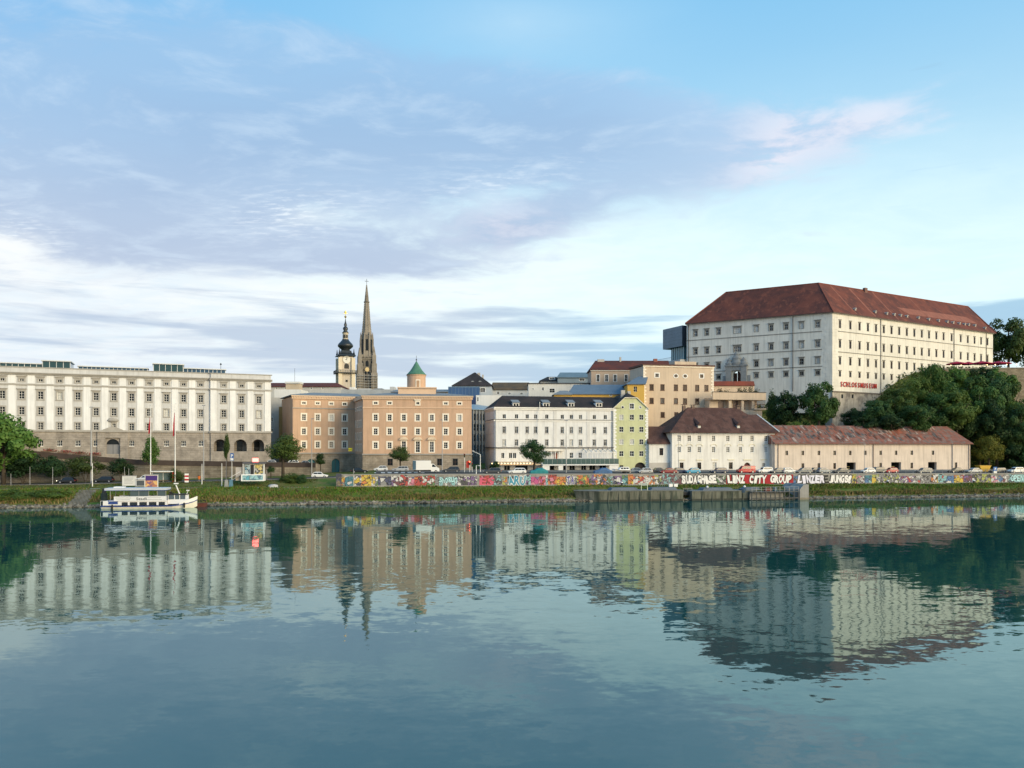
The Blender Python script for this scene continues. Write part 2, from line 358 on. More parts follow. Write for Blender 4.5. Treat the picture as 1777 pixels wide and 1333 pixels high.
# cobbled slipway down to the water at the left
sl = thing('stone_slipway', 'pale cobbled slipway running down the grassy bank left of the white boat', 'slipway', (*st(ramp_s, 5), gh(ramp_s, 5)), BANK)
rg = random.Random(9); x0, y0 = st(ramp_s, 5)
stone_m = mat('slipway_stone', (.15, .138, .112), .95, .35, .6, spec=.05)
q = MB()
q.rings([[(-2.0 + k * 3.7, t - 5, gh(ramp_s, t) - gh(ramp_s, 5) + .06) for k in (0, 1)] for t in (.4, 2, 4, 6, 8.2)], close=False, cap=False)
ob('bedding', q, mat('slipway_mortar', (.09, .085, .065), .95), sl)
for r_ in range(11):
    for k in range(5):
        t = .7 + r_ * .68; w_ = rg.uniform(.30, .37); h_ = rg.uniform(.26, .31); xx = -1.75 + k * .74 + (r_ % 2) * .3
        b = MB(); b.rings([[(xx - w_, t - 5 - h_, .0), (xx + w_, t - 5 - h_, .0), (xx + w_, t - 5 + h_, .25), (xx - w_, t - 5 + h_, .25)], [(xx - w_ * .8, t - 5 - h_ * .8, .12), (xx + w_ * .8, t - 5 - h_ * .8, .12), (xx + w_ * .8, t - 5 + h_ * .8, .37), (xx - w_ * .8, t - 5 + h_ * .8, .37)]])
        ob('cobble', b, stone_m, sl, (0, 0, gh(ramp_s, t) - gh(ramp_s, 5) - .05))
# ---------------------------------------------------------------- facades
class Fac:
    """a vertical facade from one ground point to another, left to right; local x along it, y into the house, z up (absolute height)"""
    def __init__(s, root, p0, p1):
        s.root = root; s.p0 = Vector(p0[:2]); s.p1 = Vector(p1[:2]); d = s.p1 - s.p0; s.L = d.length; s.d = d / s.L
        s.ang = math.atan2(s.d.y, s.d.x); s.nrm = Vector((s.d.y, -s.d.x)); s.holes = []; s.arches = []
        s.loc = (s.p0.x - root.location.x, s.p0.y - root.location.y, -root.location.z)
    def Y(s, px): u = (px - CX) / F; return s.nrm.dot(s.p0) / (s.nrm.x * u + s.nrm.y)
    def u(s, px): Y = s.Y(px); return (Vector(((px - CX) / F * Y, Y)) - s.p0).dot(s.d)
    def z(s, px, py): return CH + (HY - py) / F * s.Y(px)
    def mpp(s, px): return s.Y(px) / F
    def part(s, name, mb, mats, **k): return ob(name, mb, mats, s.root, s.loc, s.ang, **k)
    def inst(s, name, me, x, z, y=0.0, label=None):
        c, sn = math.cos(s.ang), math.sin(s.ang)
        o = link(name, me, s.root, (s.loc[0] + x * c - y * sn, s.loc[1] + x * sn + y * c, s.loc[2] + z), s.ang)
        if label: o['label'] = label
        return o
def building(name, label, cat, fac_pts, z0, group=None):
    p = fac_pts[0]; return thing(name, label, cat, (p[0], p[1], z0), 0.0, group)
WM = {}
GL = dict(dark=lambda: mat('window_glass_dark', (.010, .012, .014), .10, 0, spec=.22), mid=lambda: mat('window_glass_curtained', (.07, .07, .072), .2, .3, 1.5, spec=.3),
          light=lambda: mat('window_glass_blind', (.42, .42, .40), .3, .2, 2.0, spec=.5), brown=lambda: mat('window_glass_brown', (.035, .022, .018), .15, .2, 1.0, spec=.2), blue=lambda: mat('window_glass_blue', (.03, .07, .12), .12, .1, .3, spec=.3))
def window(f, x, z, w, h, sur=None, sw=.22, proj=.07, frame=None, nx=2, nz=2, hood=0, sill=True, glass=None, dep=.28, arch=False, split=None, name='window', rnd=(.80, .95), fw=.058):
    """one window: surround (the part), frame and pane (sub-parts); also cuts the hole"""
    if glass is None:
        r_ = random.random(); glass = 'dark' if r_ < rnd[0] else 'mid' if r_ < rnd[1] else 'light'
    (f.arches if arch else f.holes).append((x - w / 2, z - h / 2, x + w / 2, z + h / 2, dep))
    key = (round(w, 2), round(h, 2), sur.name if sur else '', sw, proj, frame.name, nx, nz, hood, sill, dep, arch, split, fw)
    if key not in WM:
        a = MB()
        if sur:
            if arch:
                pts_o = [(-w / 2 - sw, -h / 2)] + [(-(w / 2 + sw) * math.cos(k * math.pi / 10), h / 2 - w / 2 + (w / 2 + sw) * math.sin(k * math.pi / 10)) for k in range(11)] + [(w / 2 + sw, -h / 2)]
                pts_i = [(-w / 2, -h / 2)] + [(-(w / 2) * math.cos(k * math.pi / 10), h / 2 - w / 2 + (w / 2) * math.sin(k * math.pi / 10)) for k in range(11)] + [(w / 2, -h / 2)]
                for k in range(12):
                    o1, o2, i1, i2 = pts_o[k], pts_o[k + 1], pts_i[k], pts_i[k + 1]
                    a.rings([[(o1[0], -proj, o1[1]), (o2[0], -proj, o2[1]), (i2[0], -proj, i2[1]), (i1[0], -proj, i1[1])], [(o1[0], .02, o1[1]), (o2[0], .02, o2[1]), (i2[0], .02, i2[1]), (i1[0], .02, i1[1])]])
            else:
                a.box(-w / 2 - sw, -w / 2, -proj, .02, -h / 2 - sw * .6, h / 2 + sw); a.box(w / 2, w / 2 + sw, -proj, .02, -h / 2 - sw * .6, h / 2 + sw)
                a.box(-w / 2, w / 2, -proj, .02, h / 2, h / 2 + sw); a.box(-w / 2, w / 2, -proj, .02, -h / 2 - sw * .6, -h / 2)
        if sill: a.box(-w / 2 - sw - .06, w / 2 + sw + .06, -proj - .09, .02, -h / 2 - sw * .6 - .13, -h / 2 - sw * .6 - .002)
        if hood:
            z1 = h / 2 + sw + .22
            a.box(-w / 2 - sw - .10, w / 2 + sw + .10, -proj - .06, .02, h / 2 + sw + .002, z1); a.box(-w / 2 - sw - .24, w / 2 + sw + .24, -proj - .22, .02, z1 + .002, z1 + hood)
        b = MB(); y0, y1 = dep * .55, dep * .55 + .07
        b.box(-w / 2, -w / 2 + fw, y0, y1, -h / 2, h / 2); b.box(w / 2 - fw, w / 2, y0, y1, -h / 2, h / 2)
        b.box(-w / 2 + fw, w / 2 - fw, y0, y1, -h / 2, -h / 2 + fw)
        if not arch: b.box(-w / 2 + fw, w / 2 - fw, y0, y1, h / 2 - fw, h / 2)
        for i in range(1, nx): c_ = -w / 2 + w * i / nx; b.box(c_ - fw * .55, c_ + fw * .55, y0 - .004, y1 - .01, -h / 2 + fw, h / 2 - fw)
        zs = [(-h / 2 + h * split)] if split else [-h / 2 + h * k / nz for k in range(1, nz)]
        for c_ in zs: b.box(-w / 2 + fw, w / 2 - fw, y0 - .008, y1 - .014, c_ - fw * .5, c_ + fw * .5)
        p = MB(); yp = dep * .82
        p.face((-w / 2 - .02, yp, -h / 2 - .02), (w / 2 + .02, yp, -h / 2 - .02), (w / 2 + .02, yp, h / 2 + .02), (-w / 2 - .02, yp, h / 2 + .02))
        WM[key] = (a.mesh('window', sur or frame) if a.v else None, b.mesh('frame', frame), p, {})
    am, bm_, p, pc = WM[key]
    if glass not in pc: pc[glass] = p.mesh('pane', GL[glass]())
    if am: wo = f.inst(name, am, x, z); link('frame', bm_, wo)
    else: wo = f.inst(name, bm_, x, z)
    link('pane', pc[glass], wo)
    return wo
def wall(f, z0, z1, m_, x0=0.0, x1=None, depth=None, name='wall', top=True, poly=None, label=None):
    """front with real openings; with depth, the sides, back and top too; poly = gable outline points above z1"""
    x1 = f.L if x1 is None else x1; b = MB()
    hs = [h for h in f.holes + f.arches if h[0] < x1 and h[2] > x0 and h[1] < z1 and h[3] > z0]
    xs = sorted({x0, x1} | {round(v, 4) for h in hs for v in (h[0], h[2]) if x0 < v < x1}); zs = sorted({z0, z1} | {round(v, 4) for h in hs for v in (h[1], h[3]) if z0 < v < z1})
    for i in range(len(xs) - 1):
        for k in range(len(zs) - 1):
            cx_, cz_ = (xs[i] + xs[i + 1]) / 2, (zs[k] + zs[k + 1]) / 2
            if not any(h[0] < cx_ < h[2] and h[1] < cz_ < h[3] for h in hs):
                b.face((xs[i], 0, zs[k]), (xs[i + 1], 0, zs[k]), (xs[i + 1], 0, zs[k + 1]), (xs[i], 0, zs[k + 1]))
    for h in hs:
        a, c, e, g, d = h
        if h in f.arches:
            r_ = (e - a) / 2; zc = g - r_; mx = (a + e) / 2; arc = [(mx - r_ * math.cos(k * math.pi / 14), zc + r_ * math.sin(k * math.pi / 14)) for k in range(15)]
            for k in range(14):
                p, q = arc[k], arc[k + 1]; cn = (a, g) if k < 7 else (e, g)
                b.face((cn[0], 0, cn[1]), (p[0], 0, p[1]), (q[0], 0, q[1])); b.face((p[0], 0, p[1]), (p[0], d, p[1]), (q[0], d, q[1]), (q[0], 0, q[1]))
            g2 = zc
        else: g2 = g; b.face((a, 0, g), (e, 0, g), (e, d, g), (a, d, g))
        b.face((a, 0, c), (a, d, c), (a, d, g2), (a, 0, g2)); b.face((e, 0, c), (e, 0, g2), (e, d, g2), (e, d, c)); b.face((a, 0, c), (e, 0, c), (e, d, c), (a, d, c))
    if depth:
        D = depth; b.face((x0, D, z0), (x0, 0, z0), (x0, 0, z1), (x0, D, z1)); b.face((x1, 0, z0), (x1, D, z0), (x1, D, z1), (x1, 0, z1)); b.face((x1, D, z0), (x0, D, z0), (x0, D, z1), (x1, D, z1))
        if top: b.face((x0, 0, z1), (x1, 0, z1), (x1, D, z1), (x0, D, z1))
    return f.part(name, b, m_, label=label)
def boxes(f, name, m_, lst, label=None):
    b = MB()
    for q in lst: b.box(*q)
    return f.part(name, b, m_, label=label)
def roof(f, m_, x0, x1, y0, y1, z0, rx0, rx1, zr, ry=None, name='roof', th=.22, label=None):
    """hipped or gabled roof over a rectangle, with an eave edge"""
    ry = (y0 + y1) / 2 if ry is None else ry; b = MB()
    A, B_, C_, D_ = (x0, y0, z0), (x1, y0, z0), (x1, y1, z0), (x0, y1, z0); R0, R1 = (rx0, ry, zr), (rx1, ry, zr)
    b.face(A, B_, R1, R0); b.face(C_, D_, R0, R1); b.face(D_, A, R0); b.face(B_, C_, R1)
    for p, q in ((A, B_), (B_, C_), (C_, D_), (D_, A)): b.face((p[0], p[1], p[2] - th), (q[0], q[1], q[2] - th), q, p)
    b.face(*[(p[0], p[1], p[2] - th) for p in (D_, C_, B_, A)])
    return f.part(name, b, m_, label=label)
def roofmat(name, c1, c2, c3=None, row=2.6, streak=.25, s2=.25):
    """clay tile roof: courses in fine relief, mottled colour"""
    if name in MATS: return MATS[name]
    m_ = bpy.data.materials.new(name); m_.use_nodes = True; g = NT(m_.node_tree)
    pos = g.n('ShaderNodeNewGeometry').outputs['Position']
    c_ = g.mix(g.ss(g.noise(pos, s2, 6, .62), .38, .64), c1, c2)
    if c3: c_ = g.mix(g.ss(g.noise(g.mapv(pos, (.55, .55, .09)), 1.0, 5, .6), .50, .70), c_, c3)
    v = g.ss(g.noise(g.mapv(pos, (3.0, 3.0, 5.0)), 1.0, 3, .7), .25, .75, 1 - streak, 1 + streak, 'LINEAR')
    c_ = g.mix(1.0, c_, g.n('ShaderNodeCombineColor', {0: v, 1: v, 2: v}).outputs[0], 'MULTIPLY')
    z = g.n('ShaderNodeSeparateXYZ', {0: pos}).outputs[2]
    saw = g.m('FRACT', g.m('MULTIPLY', z, row))
    bp = g.n('ShaderNodeBump', {'Height': g.m('ADD', saw, g.noise(pos, 4.0, 3)), 'Strength': .5, 'Distance': .06})
    b = g.n('ShaderNodeBsdfPrincipled', {'Base Color': c_, 'Roughness': .85, 'Specular IOR Level': .2, 'Normal': bp})
    g.n('ShaderNodeOutputMaterial', {0: b}); MATS[name] = m_
    return m_
def stonemat(name, c1, c2, bw=1.1, bh=.5):
    """coursed ashlar for stretches too far away to tell the blocks apart"""
    if name in MATS: return MATS[name]
    m_ = bpy.data.materials.new(name); m_.use_nodes = True; g = NT(m_.node_tree)
    tc = g.n('ShaderNodeTexCoord').outputs['Object']; sp_ = g.n('ShaderNodeSeparateXYZ', {0: tc}).outputs
    xz = g.n('ShaderNodeCombineXYZ', {0: sp_[0], 1: sp_[2], 2: 0.0})
    br = g.n('ShaderNodeTexBrick', {'Vector': xz, 'Color1': c1, 'Color2': c2, 'Mortar': tuple(x * .72 for x in c1), 'Scale': 1.0, 'Mortar Size': .03, 'Brick Width': bw, 'Row Height': bh, 'Bias': 0.0})
    pos = g.n('ShaderNodeNewGeometry').outputs['Position']
    v = g.ss(g.noise(pos, .5, 6, .65), .28, .72, .6, 1.3, 'LINEAR')
    c_ = g.mix(1.0, br.outputs[0], g.n('ShaderNodeCombineColor', {0: v, 1: v, 2: v}).outputs[0], 'MULTIPLY')
    bp = g.n('ShaderNodeBump', {'Height': br.outputs[1], 'Strength': .6, 'Distance': .05}); bp.invert = True
    b = g.n('ShaderNodeBsdfPrincipled', {'Base Color': c_, 'Roughness': .9, 'Specular IOR Level': .15, 'Normal': bp})
    g.n('ShaderNodeOutputMaterial', {0: b}); MATS[name] = m_
    return m_
white_f = mat('white_window_frame', (.78, .78, .76), .6, .05)
brown_f = mat('brown_window_frame', (.09, .045, .03), .6, .1)
iron = mat('dark_iron', (.03, .032, .035), .6, .1, spec=.4)
lead = mat('grey_sheet_metal', (.20, .22, .24), .75, .2, .6, spec=.2)

# ---------------------------------------------------------------- 1: long white building at the left
p1 = atY(470, 238.0); m1_ = .42; Yq = lambda px: 238.0 * (1 + .303 * m1_) / (1 - m1_ * (px - CX) / F)
P0 = atY(-70, Yq(-70)); root = thing('riverside_palace', 'long white four storey building with grey stone ground floor and glass rooftop structures', 'building', (*P0, 8.0))
f = Fac(root, P0, p1)
wl = mat('palace_plaster', (.52, .525, .53), .9, .10, .3, .18); pilm = mat('palace_pilaster_plaster', (.71, .72, .73), .9, .08, .4, .16)
grey_t = mat('palace_trim_stone', (.33, .315, .29), .85, .15, .8); plin = stonemat('palace_rusticated_stone', (.33, .30, .265), (.30, .27, .24), 2.6, .62)
zb, zp, zs_, zc, zt = f.z(470, 783) - 4, f.z(470, 750), f.z(470, 678), f.z(470, 662), f.z(470, 652)
colsA = [-29, 4, 37.6, 70.4, 103.5, 135, 166.6, 197.6, 228.4, 258.5, 288.8, 318.5, 348.3]; colsB = [388.3, 419.2, 449.3]
pav = f.u(365.5)
k = f.mpp(335)
f2 = Fac(root, tuple(f.p0 + f.d * pav + f.nrm * .5), tuple(f.p1 + f.nrm * .5))
def rowz(py): return f.z(103.5, py)
for ff, cols in ((f, colsA), (f2, colsB)):
    for px in cols:
        x = ff.u(px)
        window(ff, x, rowz(686.8), 7.4 * k, 12.3 * k, grey_t, .34, .08, white_f, 2, 3, hood=.16)
        window(ff, x, rowz(713.8), 7.4 * k, 12.0 * k, grey_t, .32, .07, white_f, 2, 3)
        if px == 197.6: window(ff, x, rowz(739), 5.2 * k, 9 * k, grey_t, .3, .1, white_f, 2, 3, hood=.12)
        else: window(ff, x, rowz(739.8), 7.4 * k, 11.6 * k, grey_t, .30, .07, white_f, 2, 3, sill=False)
        window(ff, x, rowz(661.2), 6.0 * k, 4.2 * k, grey_t, .42, .09, white_f, 2, 1, hood=.1, sill=False)
        if ff is f and px != 197.6: window(ff, x, rowz(769.2), 7.6 * k, 9.4 * k, None, 0, .03, white_f, 3, 2, sill=True)
x = f.u(196); wA = 19.5 * k; zA0, zA1 = f.z(196, 788), f.z(196, 762)
f.arches.append((x - wA / 2, zA0, x + wA / 2, zA1, .7))
dm_ = mat('portal_door', (.20, .205, .22), .7, .1)
gate = boxes(f, 'door', dm_, [(x - wA / 2, x - .04, .55, .62, zA0, zA1 - wA / 2 + .1), (x + .04, x + wA / 2, .55, .62, zA0, zA1 - wA / 2 + .1)])
ob('fanlight', MB().face((x - wA / 2, .66, zA0), (x + wA / 2, .66, zA0), (x + wA / 2, .66, zA1), (x - wA / 2, .66, zA1)), GL['dark'](), gate)
for px in (382, 417.5, 447.8):
    x2 = f2.u(px); w2 = 21 * k; f2.arches.append((x2 - w2 / 2, f2.z(px, 783.5), x2 + w2 / 2, f2.z(px, 762.5), 1.2))
    b = MB(); b.box(x2 - w2 / 2 - .1, x2 + w2 / 2 + .1, 3.6, 3.7, f2.z(px, 783.5) - .1, f2.z(px, 761)); b.box(x2 - w2 / 2 - .3, x2 - w2 / 2 - .1, 1.25, 3.7, f2.z(px, 783.5) - .1, f2.z(px, 761)); b.box(x2 + w2 / 2 + .1, x2 + w2 / 2 + .3, 1.25, 3.7, f2.z(px, 783.5) - .1, f2.z(px, 761))
    b.box(x2 - w2 / 2 - .3, x2 + w2 / 2 + .3, 1.25, 3.7, f2.z(px, 761), f2.z(px, 761) + .1)
    lg = f2.part('loggia', b, plin)
    ob('doorway', MB().box(x2 - .8, x2 + .8, 3.5, 3.58, f2.z(px, 783.5), f2.z(px, 783.5) + 3), GL['dark'](), lg)
    b = MB(); b.box(x2 - w2 / 2, x2 + w2 / 2, .4, .46, f2.z(px, 783.5) + 1.0, f2.z(px, 783.5) + 1.07)
    for i in range(9): xx = x2 - w2 / 2 + w2 * (i + .5) / 9; b.box(xx - .02, xx + .02, .41, .45, f2.z(px, 783.5), f2.z(px, 783.5) + 1.0)
    f2.part('railing', b, iron)
wall(f, zp, zt, wl, 0, pav, 22)
wall(f2, zp, zt, wl, 0, f2.L, 23)
wall(f, zb, zp - .002, plin, 0, pav, 22, 'ground_floor_wall'); wall(f2, zb, zp - .002, plin, 0, f2.L, 23, 'ground_floor_wall')
def pils(ff, xs, w_, zA, zB, m_, pr=.12):
    me = MB().box(-w_ / 2, w_ / 2, -pr, .02, zA, zB).mesh('pilaster', m_)
    for x_ in xs: ff.inst('pilaster', me, x_, 0)
for ff, cols in ((f, colsA + [356.5]), (f2, [372.0] + colsB + [465])):
    mids = [(cols[i] + cols[i + 1]) / 2 for i in range(len(cols) - 1)]
    if ff is f2: mids = [370.5, 404.2, 434.5, 464.5]
    else: mids = mids[:-1]
    us = [ff.u(p) for p in mids]
    pils(ff, us, 10.2 * k, zp + .25, zs_ - .3, pilm); pils(ff, us, 10.2 * k, zs_ + .22, zc - .25, pilm, .10)
for ff in (f, f2):
    e0 = -.35 if ff is f2 else 0; e1 = ff.L + .35 if ff is f2 else pav - .36
    boxes(ff, 'cornice', grey_t, [(e0, e1, -.75, .02, zc + .15, zc + .42), (e0, e1, -.45, .02, zc - .2, zc + .148)])
    boxes(ff, 'string_course', grey_t, [(e0, e1, -.22, .02, zs_ - .28, zs_ + .12)])
    boxes(ff, 'plinth_course', grey_t, [(e0, e1, -.28, .02, zp - .3, zp + .16)])
    boxes(ff, 'coping', grey_t, [(e0, e1, -.18, .6, zt + .002, zt + .22)])
xm = f.u(196)
pd = MB(); pd.prism([(xm - 24 * k, rowz(749.5)), (xm + 24 * k, rowz(749.5)), (xm, rowz(738.5))], -.75, -.29); f.part('pediment', pd, grey_t)
boxes(f, 'portal_surround', plin, [(xm - 23 * k, xm - 11 * k, -.5, .02, zb, zp - .32), (xm + 11 * k, xm + 23 * k, -.5, .02, zb, zp - .32), (xm - 11 * k, xm + 11 * k, -.5, .02, zA1 + .3, zp - .32)])
pd = MB(); pd.lathe([(1.0, -.3), (1.45, .0), (1.0, .6), (.2, .8)], 12, (xm, -.25, rowz(729)), sq=.35); f.part('crest', pd, grey_t)
# roof structures
tealg = GL['blue']()
gdark = mat('teal_glass', (.012, .045, .05), .08, .1, .5, spec=.6)
def glassbox(px0, px1, pyt, pyb, m_, n, label, y0=3.0, dp=9.0, cap=None):
    x0, x1 = f.u(px0), f.u(px1); z1 = f.z((px0 + px1) / 2, pyt); z0 = zt - .1
    g_ = boxes(f, 'rooftop_pavilion', m_, [(x0, x1, y0, y0 + dp, z0, z1)], label)
    b = MB()
    for i in range(n + 1): xx = x0 + (x1 - x0) * i / n; b.box(xx - .07, xx + .07, y0 - .06, y0 - .002, z0, z1 - .02)
    b.box(x0 - .3, x1 + .3, y0 - .5, y0 + dp + .3, z1 + .002, z1 + .25); o_ = ob('mullion_frame', b, cap or mat('pale_metal_frame', (.55, .56, .55), .5), g_)
glassbox(-60, 71, 628.5, 640, gdark, 12, 'low dark glass rooftop pavilion'); glassbox(71.5, 120, 626, 642, gdark, 4, 'taller glass rooftop pavilion with flat roof', 2.4, 8)
glassbox(134, 255, 636.5, 644, tealg, 16, 'blue glass rooftop screen', 3, 5); glassbox(266, 318, 631.5, 646, gdark, 5, 'glass rooftop cabin', 2.4, 8); glassbox(318.5, 392, 639.5, 648, tealg, 10, 'blue glass rooftop gallery', 3, 7)
x_ = f.u(385); b = MB(); b.tube([(x_, 6, zt), (x_, 6, f.z(385, 627))], .07); b.lathe([(.05, -.3), (.3, 0), (.05, .4)], 8, (x_, 6, f.z(385, 629))); f.part('roof_mast', b, iron)
# retaining wall and terrace in front of it
rA, rB = atY(-70, Yq(-70) - 14), atY(548, 226)
rt = thing('retaining_wall', 'long sloping stone retaining wall with dark parapet below the white palace', 'wall', (*rA, 0)); fr = Fac(rt, rA, rB)
prof = [(px, fr.z(px, py)) for px, py in ((-70, 774), (60, 783), (240, 798), (400, 801), (547.5, 803))]
ups = [(fr.u(px), z) for px, z in prof]
b = MB(); b.prism([(0, 2.5), (fr.L, 4)] + [(x, z - 1.35) for x, z in reversed(ups)], 0, 1.0); fr.part('wall', b, stonemat('retaining_ashlar', (.185, .16, .13), (.235, .21, .17), 1.9, .6))
b = MB(); b.prism([(x, z - 1.348) for x, z in ups] + [(x, z) for x, z in reversed(ups)], -.12, .6); fr.part('parapet', b, mat('dark_parapet', (.055, .042, .038), .9, .3, .5))
tb = MB()
for (xa, za), (xb, zb_) in zip(ups[:-1], ups[1:]): tb.face((xa, .5, za - 1.1), (xb, .5, zb_ - 1.1), (xb, 60, zb_ - .9), (xa, 60, za - .9))
struct(ob('upper_street', tb, asph, None, (*rA, 0), fr.ang))
# flower troughs on the terrace
fl = mat('red_flowers', (.30, .05, .045), .8, .4, 3, island=.5, island_col=(.05, .10, .03)); rg2 = np.random.default_rng(4)
for i, px in enumerate((84, 112, 138, 163)):
    tr = thing('flower_trough', ('leftmost', 'second from left', 'third from left', 'rightmost')[i] + ' of four red flower troughs on the wall below the white palace', 'planter', (0, 0, 0), 0, 'flower troughs on the retaining wall')
    zt_ = float(np.interp(fr.u(px), [u for u, _ in ups], [z for _, z in ups])); c0 = fr.p0 + fr.d * fr.u(px) - fr.nrm * .3; tr.location = (c0.x, c0.y, zt_); tr.rotation_euler = (0, 0, fr.ang)
    ob('trough', MB().box(-1.7, 1.7, -.25, .25, 0, .35), mat('trough_wood', (.12, .08, .06), .9), tr)
    b = MB()
    for _ in range(260):
        c = rg2.normal(0, 1, 3) * (.85, .2, .17) + (0, 0, .55); d = rg2.normal(0, .11, (3, 3)); b.face(*[tuple(c + q) for q in d])
    ob('flowers', b, fl, tr)

# ---------------------------------------------------------------- 2: apricot customs-house block, left wing and main block
ap = mat('apricot_plaster', (.53, .355, .245), .9, .11, .3, .18); apd = mat('apricot_trim_plaster', (.62, .45, .32), .9, .06); cream = mat('cream_surround', (.80, .73, .62), .85, .06)
rub = stonemat('rough_base_stone', (.30, .25, .195), (.36, .31, .25), 1.4, .55)
M0, M1 = atY(630, 231.5), atY(818.5, 235); L0, L1 = atY(508, 238.5), atY(616, 246.5)
root = thing('apricot_building', 'long apricot four storey building with cream window surrounds and green capped turret', 'building', (*L0, 5.0))
fm = Fac(root, M0, M1); fl_ = Fac(root, L0, L1)
k = fm.mpp(725)
cols = [651.8, 676.1, 700.8, 725, 749.2, 773.4, 797.3]; colsL = [527.4, 551.3, 574.9, 598.2]
zt = fm.z(725, 689); zo = fm.z(725, 788); ztL = fl_.z(560, 689); zoL = fl_.z(560, 786)
for px in cols:
    x = fm.u(px); z = lambda py: fm.z(725, py)
    window(fm, x, z(725), 6.6 * k, 10.4 * k, cream, .42, .06, white_f, 2, 3, sill=False); window(fm, x, z(749), 6.6 * k, 10.4 * k, cream, .42, .06, white_f, 2, 3, sill=False)
    if 695 < px < 755:
        window(fm, x, z(775.5), 7.0 * k, 19.0 * k if px < 730 else 18 * k, cream, .34, .06, white_f, 2, 4, sill=False)
        b = MB(); b.prism([(x + 7 * k * math.cos(a), z(762.5) + 4.4 * k * math.sin(a)) for a in [math.pi * i / 10 for i in range(11)]], -.55, .02)
        b.prism([(x - 8 * k, z(763.4)), (x + 8 * k, z(763.4)), (x + 8 * k, z(762.5)), (x - 8 * k, z(762.5))], -.65, .02); fm.part('shell_hood', b, mat('hood_stucco', (.62, .50, .37), .85, .25, 1.2))
    else: window(fm, x, z(773), 6.6 * k, 10.4 * k, cream, .42, .06, white_f, 2, 3, sill=False)
    if px in (651.8, 676.1, 773.4, 797.3): window(fm, x, z(700), 6.4 * k, 3.8 * k, cream, .34, .06, white_f, 2, 1, sill=False)
    if px == 725: window(fm, x, z(700), 5.5 * k, 4.4 * k, cream, .3, .1, white_f, 2, 1, hood=.2)
for px in colsL:
    x = fl_.u(px); z = lambda py: fl_.z(560, py); kk = fl_.mpp(560)
    for py in (724.8, 749, 772): window(fl_, x, z(py), 6.4 * kk, 10.2 * kk, cream, .42, .06, white_f, 2, 3, sill=False)
    window(fl_, x, z(700.3), 6.2 * kk, 3.8 * kk, cream, .34, .06, white_f, 2, 1, sill=False)
teal_d = mat('teal_gate', (.01, .10, .13), .6, .15)
for px, w_ in ((540, 15.5), (582.5, 14)):
    x = fl_.u(px); kk = fl_.mpp(560); z1 = fl_.z(560, 796.5); fl_.arches.append((x - w_ / 2 * kk, 4.5, x + w_ / 2 * kk, z1, .6))
    g_ = boxes(fl_, 'gate', teal_d, [(x - w_ / 2 * kk, x + w_ / 2 * kk, .5, .58, 4.5, z1)], 'teal arched gate')
    ob('gate_strap', MB().box(x - .05, x + .05, .44, .5, 4.5, z1), iron, g_)
for px in (677, 763, 790):
    window(fm, fm.u(px), fm.z(725, 802), 1.5, 2.0, mat('base_lintel', (.27, .24, .2), .9), .25, .05, brown_f, 2, 2, glass='dark')
wall(fm, zo, zt, ap, 0, fm.L, 26); wall(fl_, zoL, ztL, ap, 0, fl_.L + 2, 20)
wall(fm, 4.5, zo - .002, rub, -.12, fm.L + .12, 26, 'stone_base'); wall(fl_, 4.5, zoL - .002, rub, -.12, fl_.L + 2, 20, 'stone_base')
for ff, zt__, zo__, lst in ((fm, zt, zo, (725, 708)), (fl_, ztL, zoL, (560, 709))):
    boxes(ff, 'cornice', apd, [(-.5, ff.L + .5 if ff is fm else ff.L, -.55, .02, zt__ - .05, zt__ + .28), (-.3, ff.L + .3 if ff is fm else ff.L, -.3, .02, zt__ - .75, zt__ - .052)])
    md = MB().box(-.13, .13, -.48, -.302, -.45, -.06).mesh('dentil', apd)
    n_ = int(ff.L / .75)
    for i in range(n_): ff.inst('dentil', md, .4 + i * .75, zt__)
    zz_ = ff.z(*lst); boxes(ff, 'string_course', apd if ff is fm else grey_t, [(-.1, ff.L + (.1 if ff is fm else 0), -.16, .02, zz_ - .13, zz_ + .15)])
    boxes(ff, 'base_course', grey_t, [(-.25, ff.L + (.25 if ff is fm else 0), -.3, .02, zo__ - .25, zo__ + .1)])
roof(fl_, lead, -.5, fl_.L + 3, -.55, 20.4, ztL + .5, 8, fl_.L + 3, ztL + 1.9, name='roof'); roof(fm, lead, -.5, fm.L + .5, -.5, 26.5, zt + .5, 10, fm.L - 10, zt + 2.2)
# shaded windows on the inner return of the main block
fs = Fac(root, atY(615.3, 246.6), tuple(fm.p0 - fm.d * .02))
for i in range(4):
    for py in (712, 735, 757, 777): window(fs, 2.4 + i * 3.4, fm.z(725, py) - (0 if py > 712 else -.6), 1.1, 1.9 if py > 712 else .9, cream, .25, .05, white_f, 2, 2, sill=False)
b = MB(); b.face((0, 0, zt + .3), (fs.L, 0, zt + .3), (fs.L, 14, zt + .3)); fs.part('return_roof', b, lead)
boxes(fs, 'return_cornice', apd, [(0, fs.L - .6, -.4, .02, zt - .7, zt + .29)])
wall(fs, 4.5, zo - .002, rub, 0, fs.L - .1, name='stone_base')
wall(fs, zo, zt - .702, mat('apricot_return_plaster', (.50, .35, .25), .9, .08, .3, .12), 0, fs.L - .01)
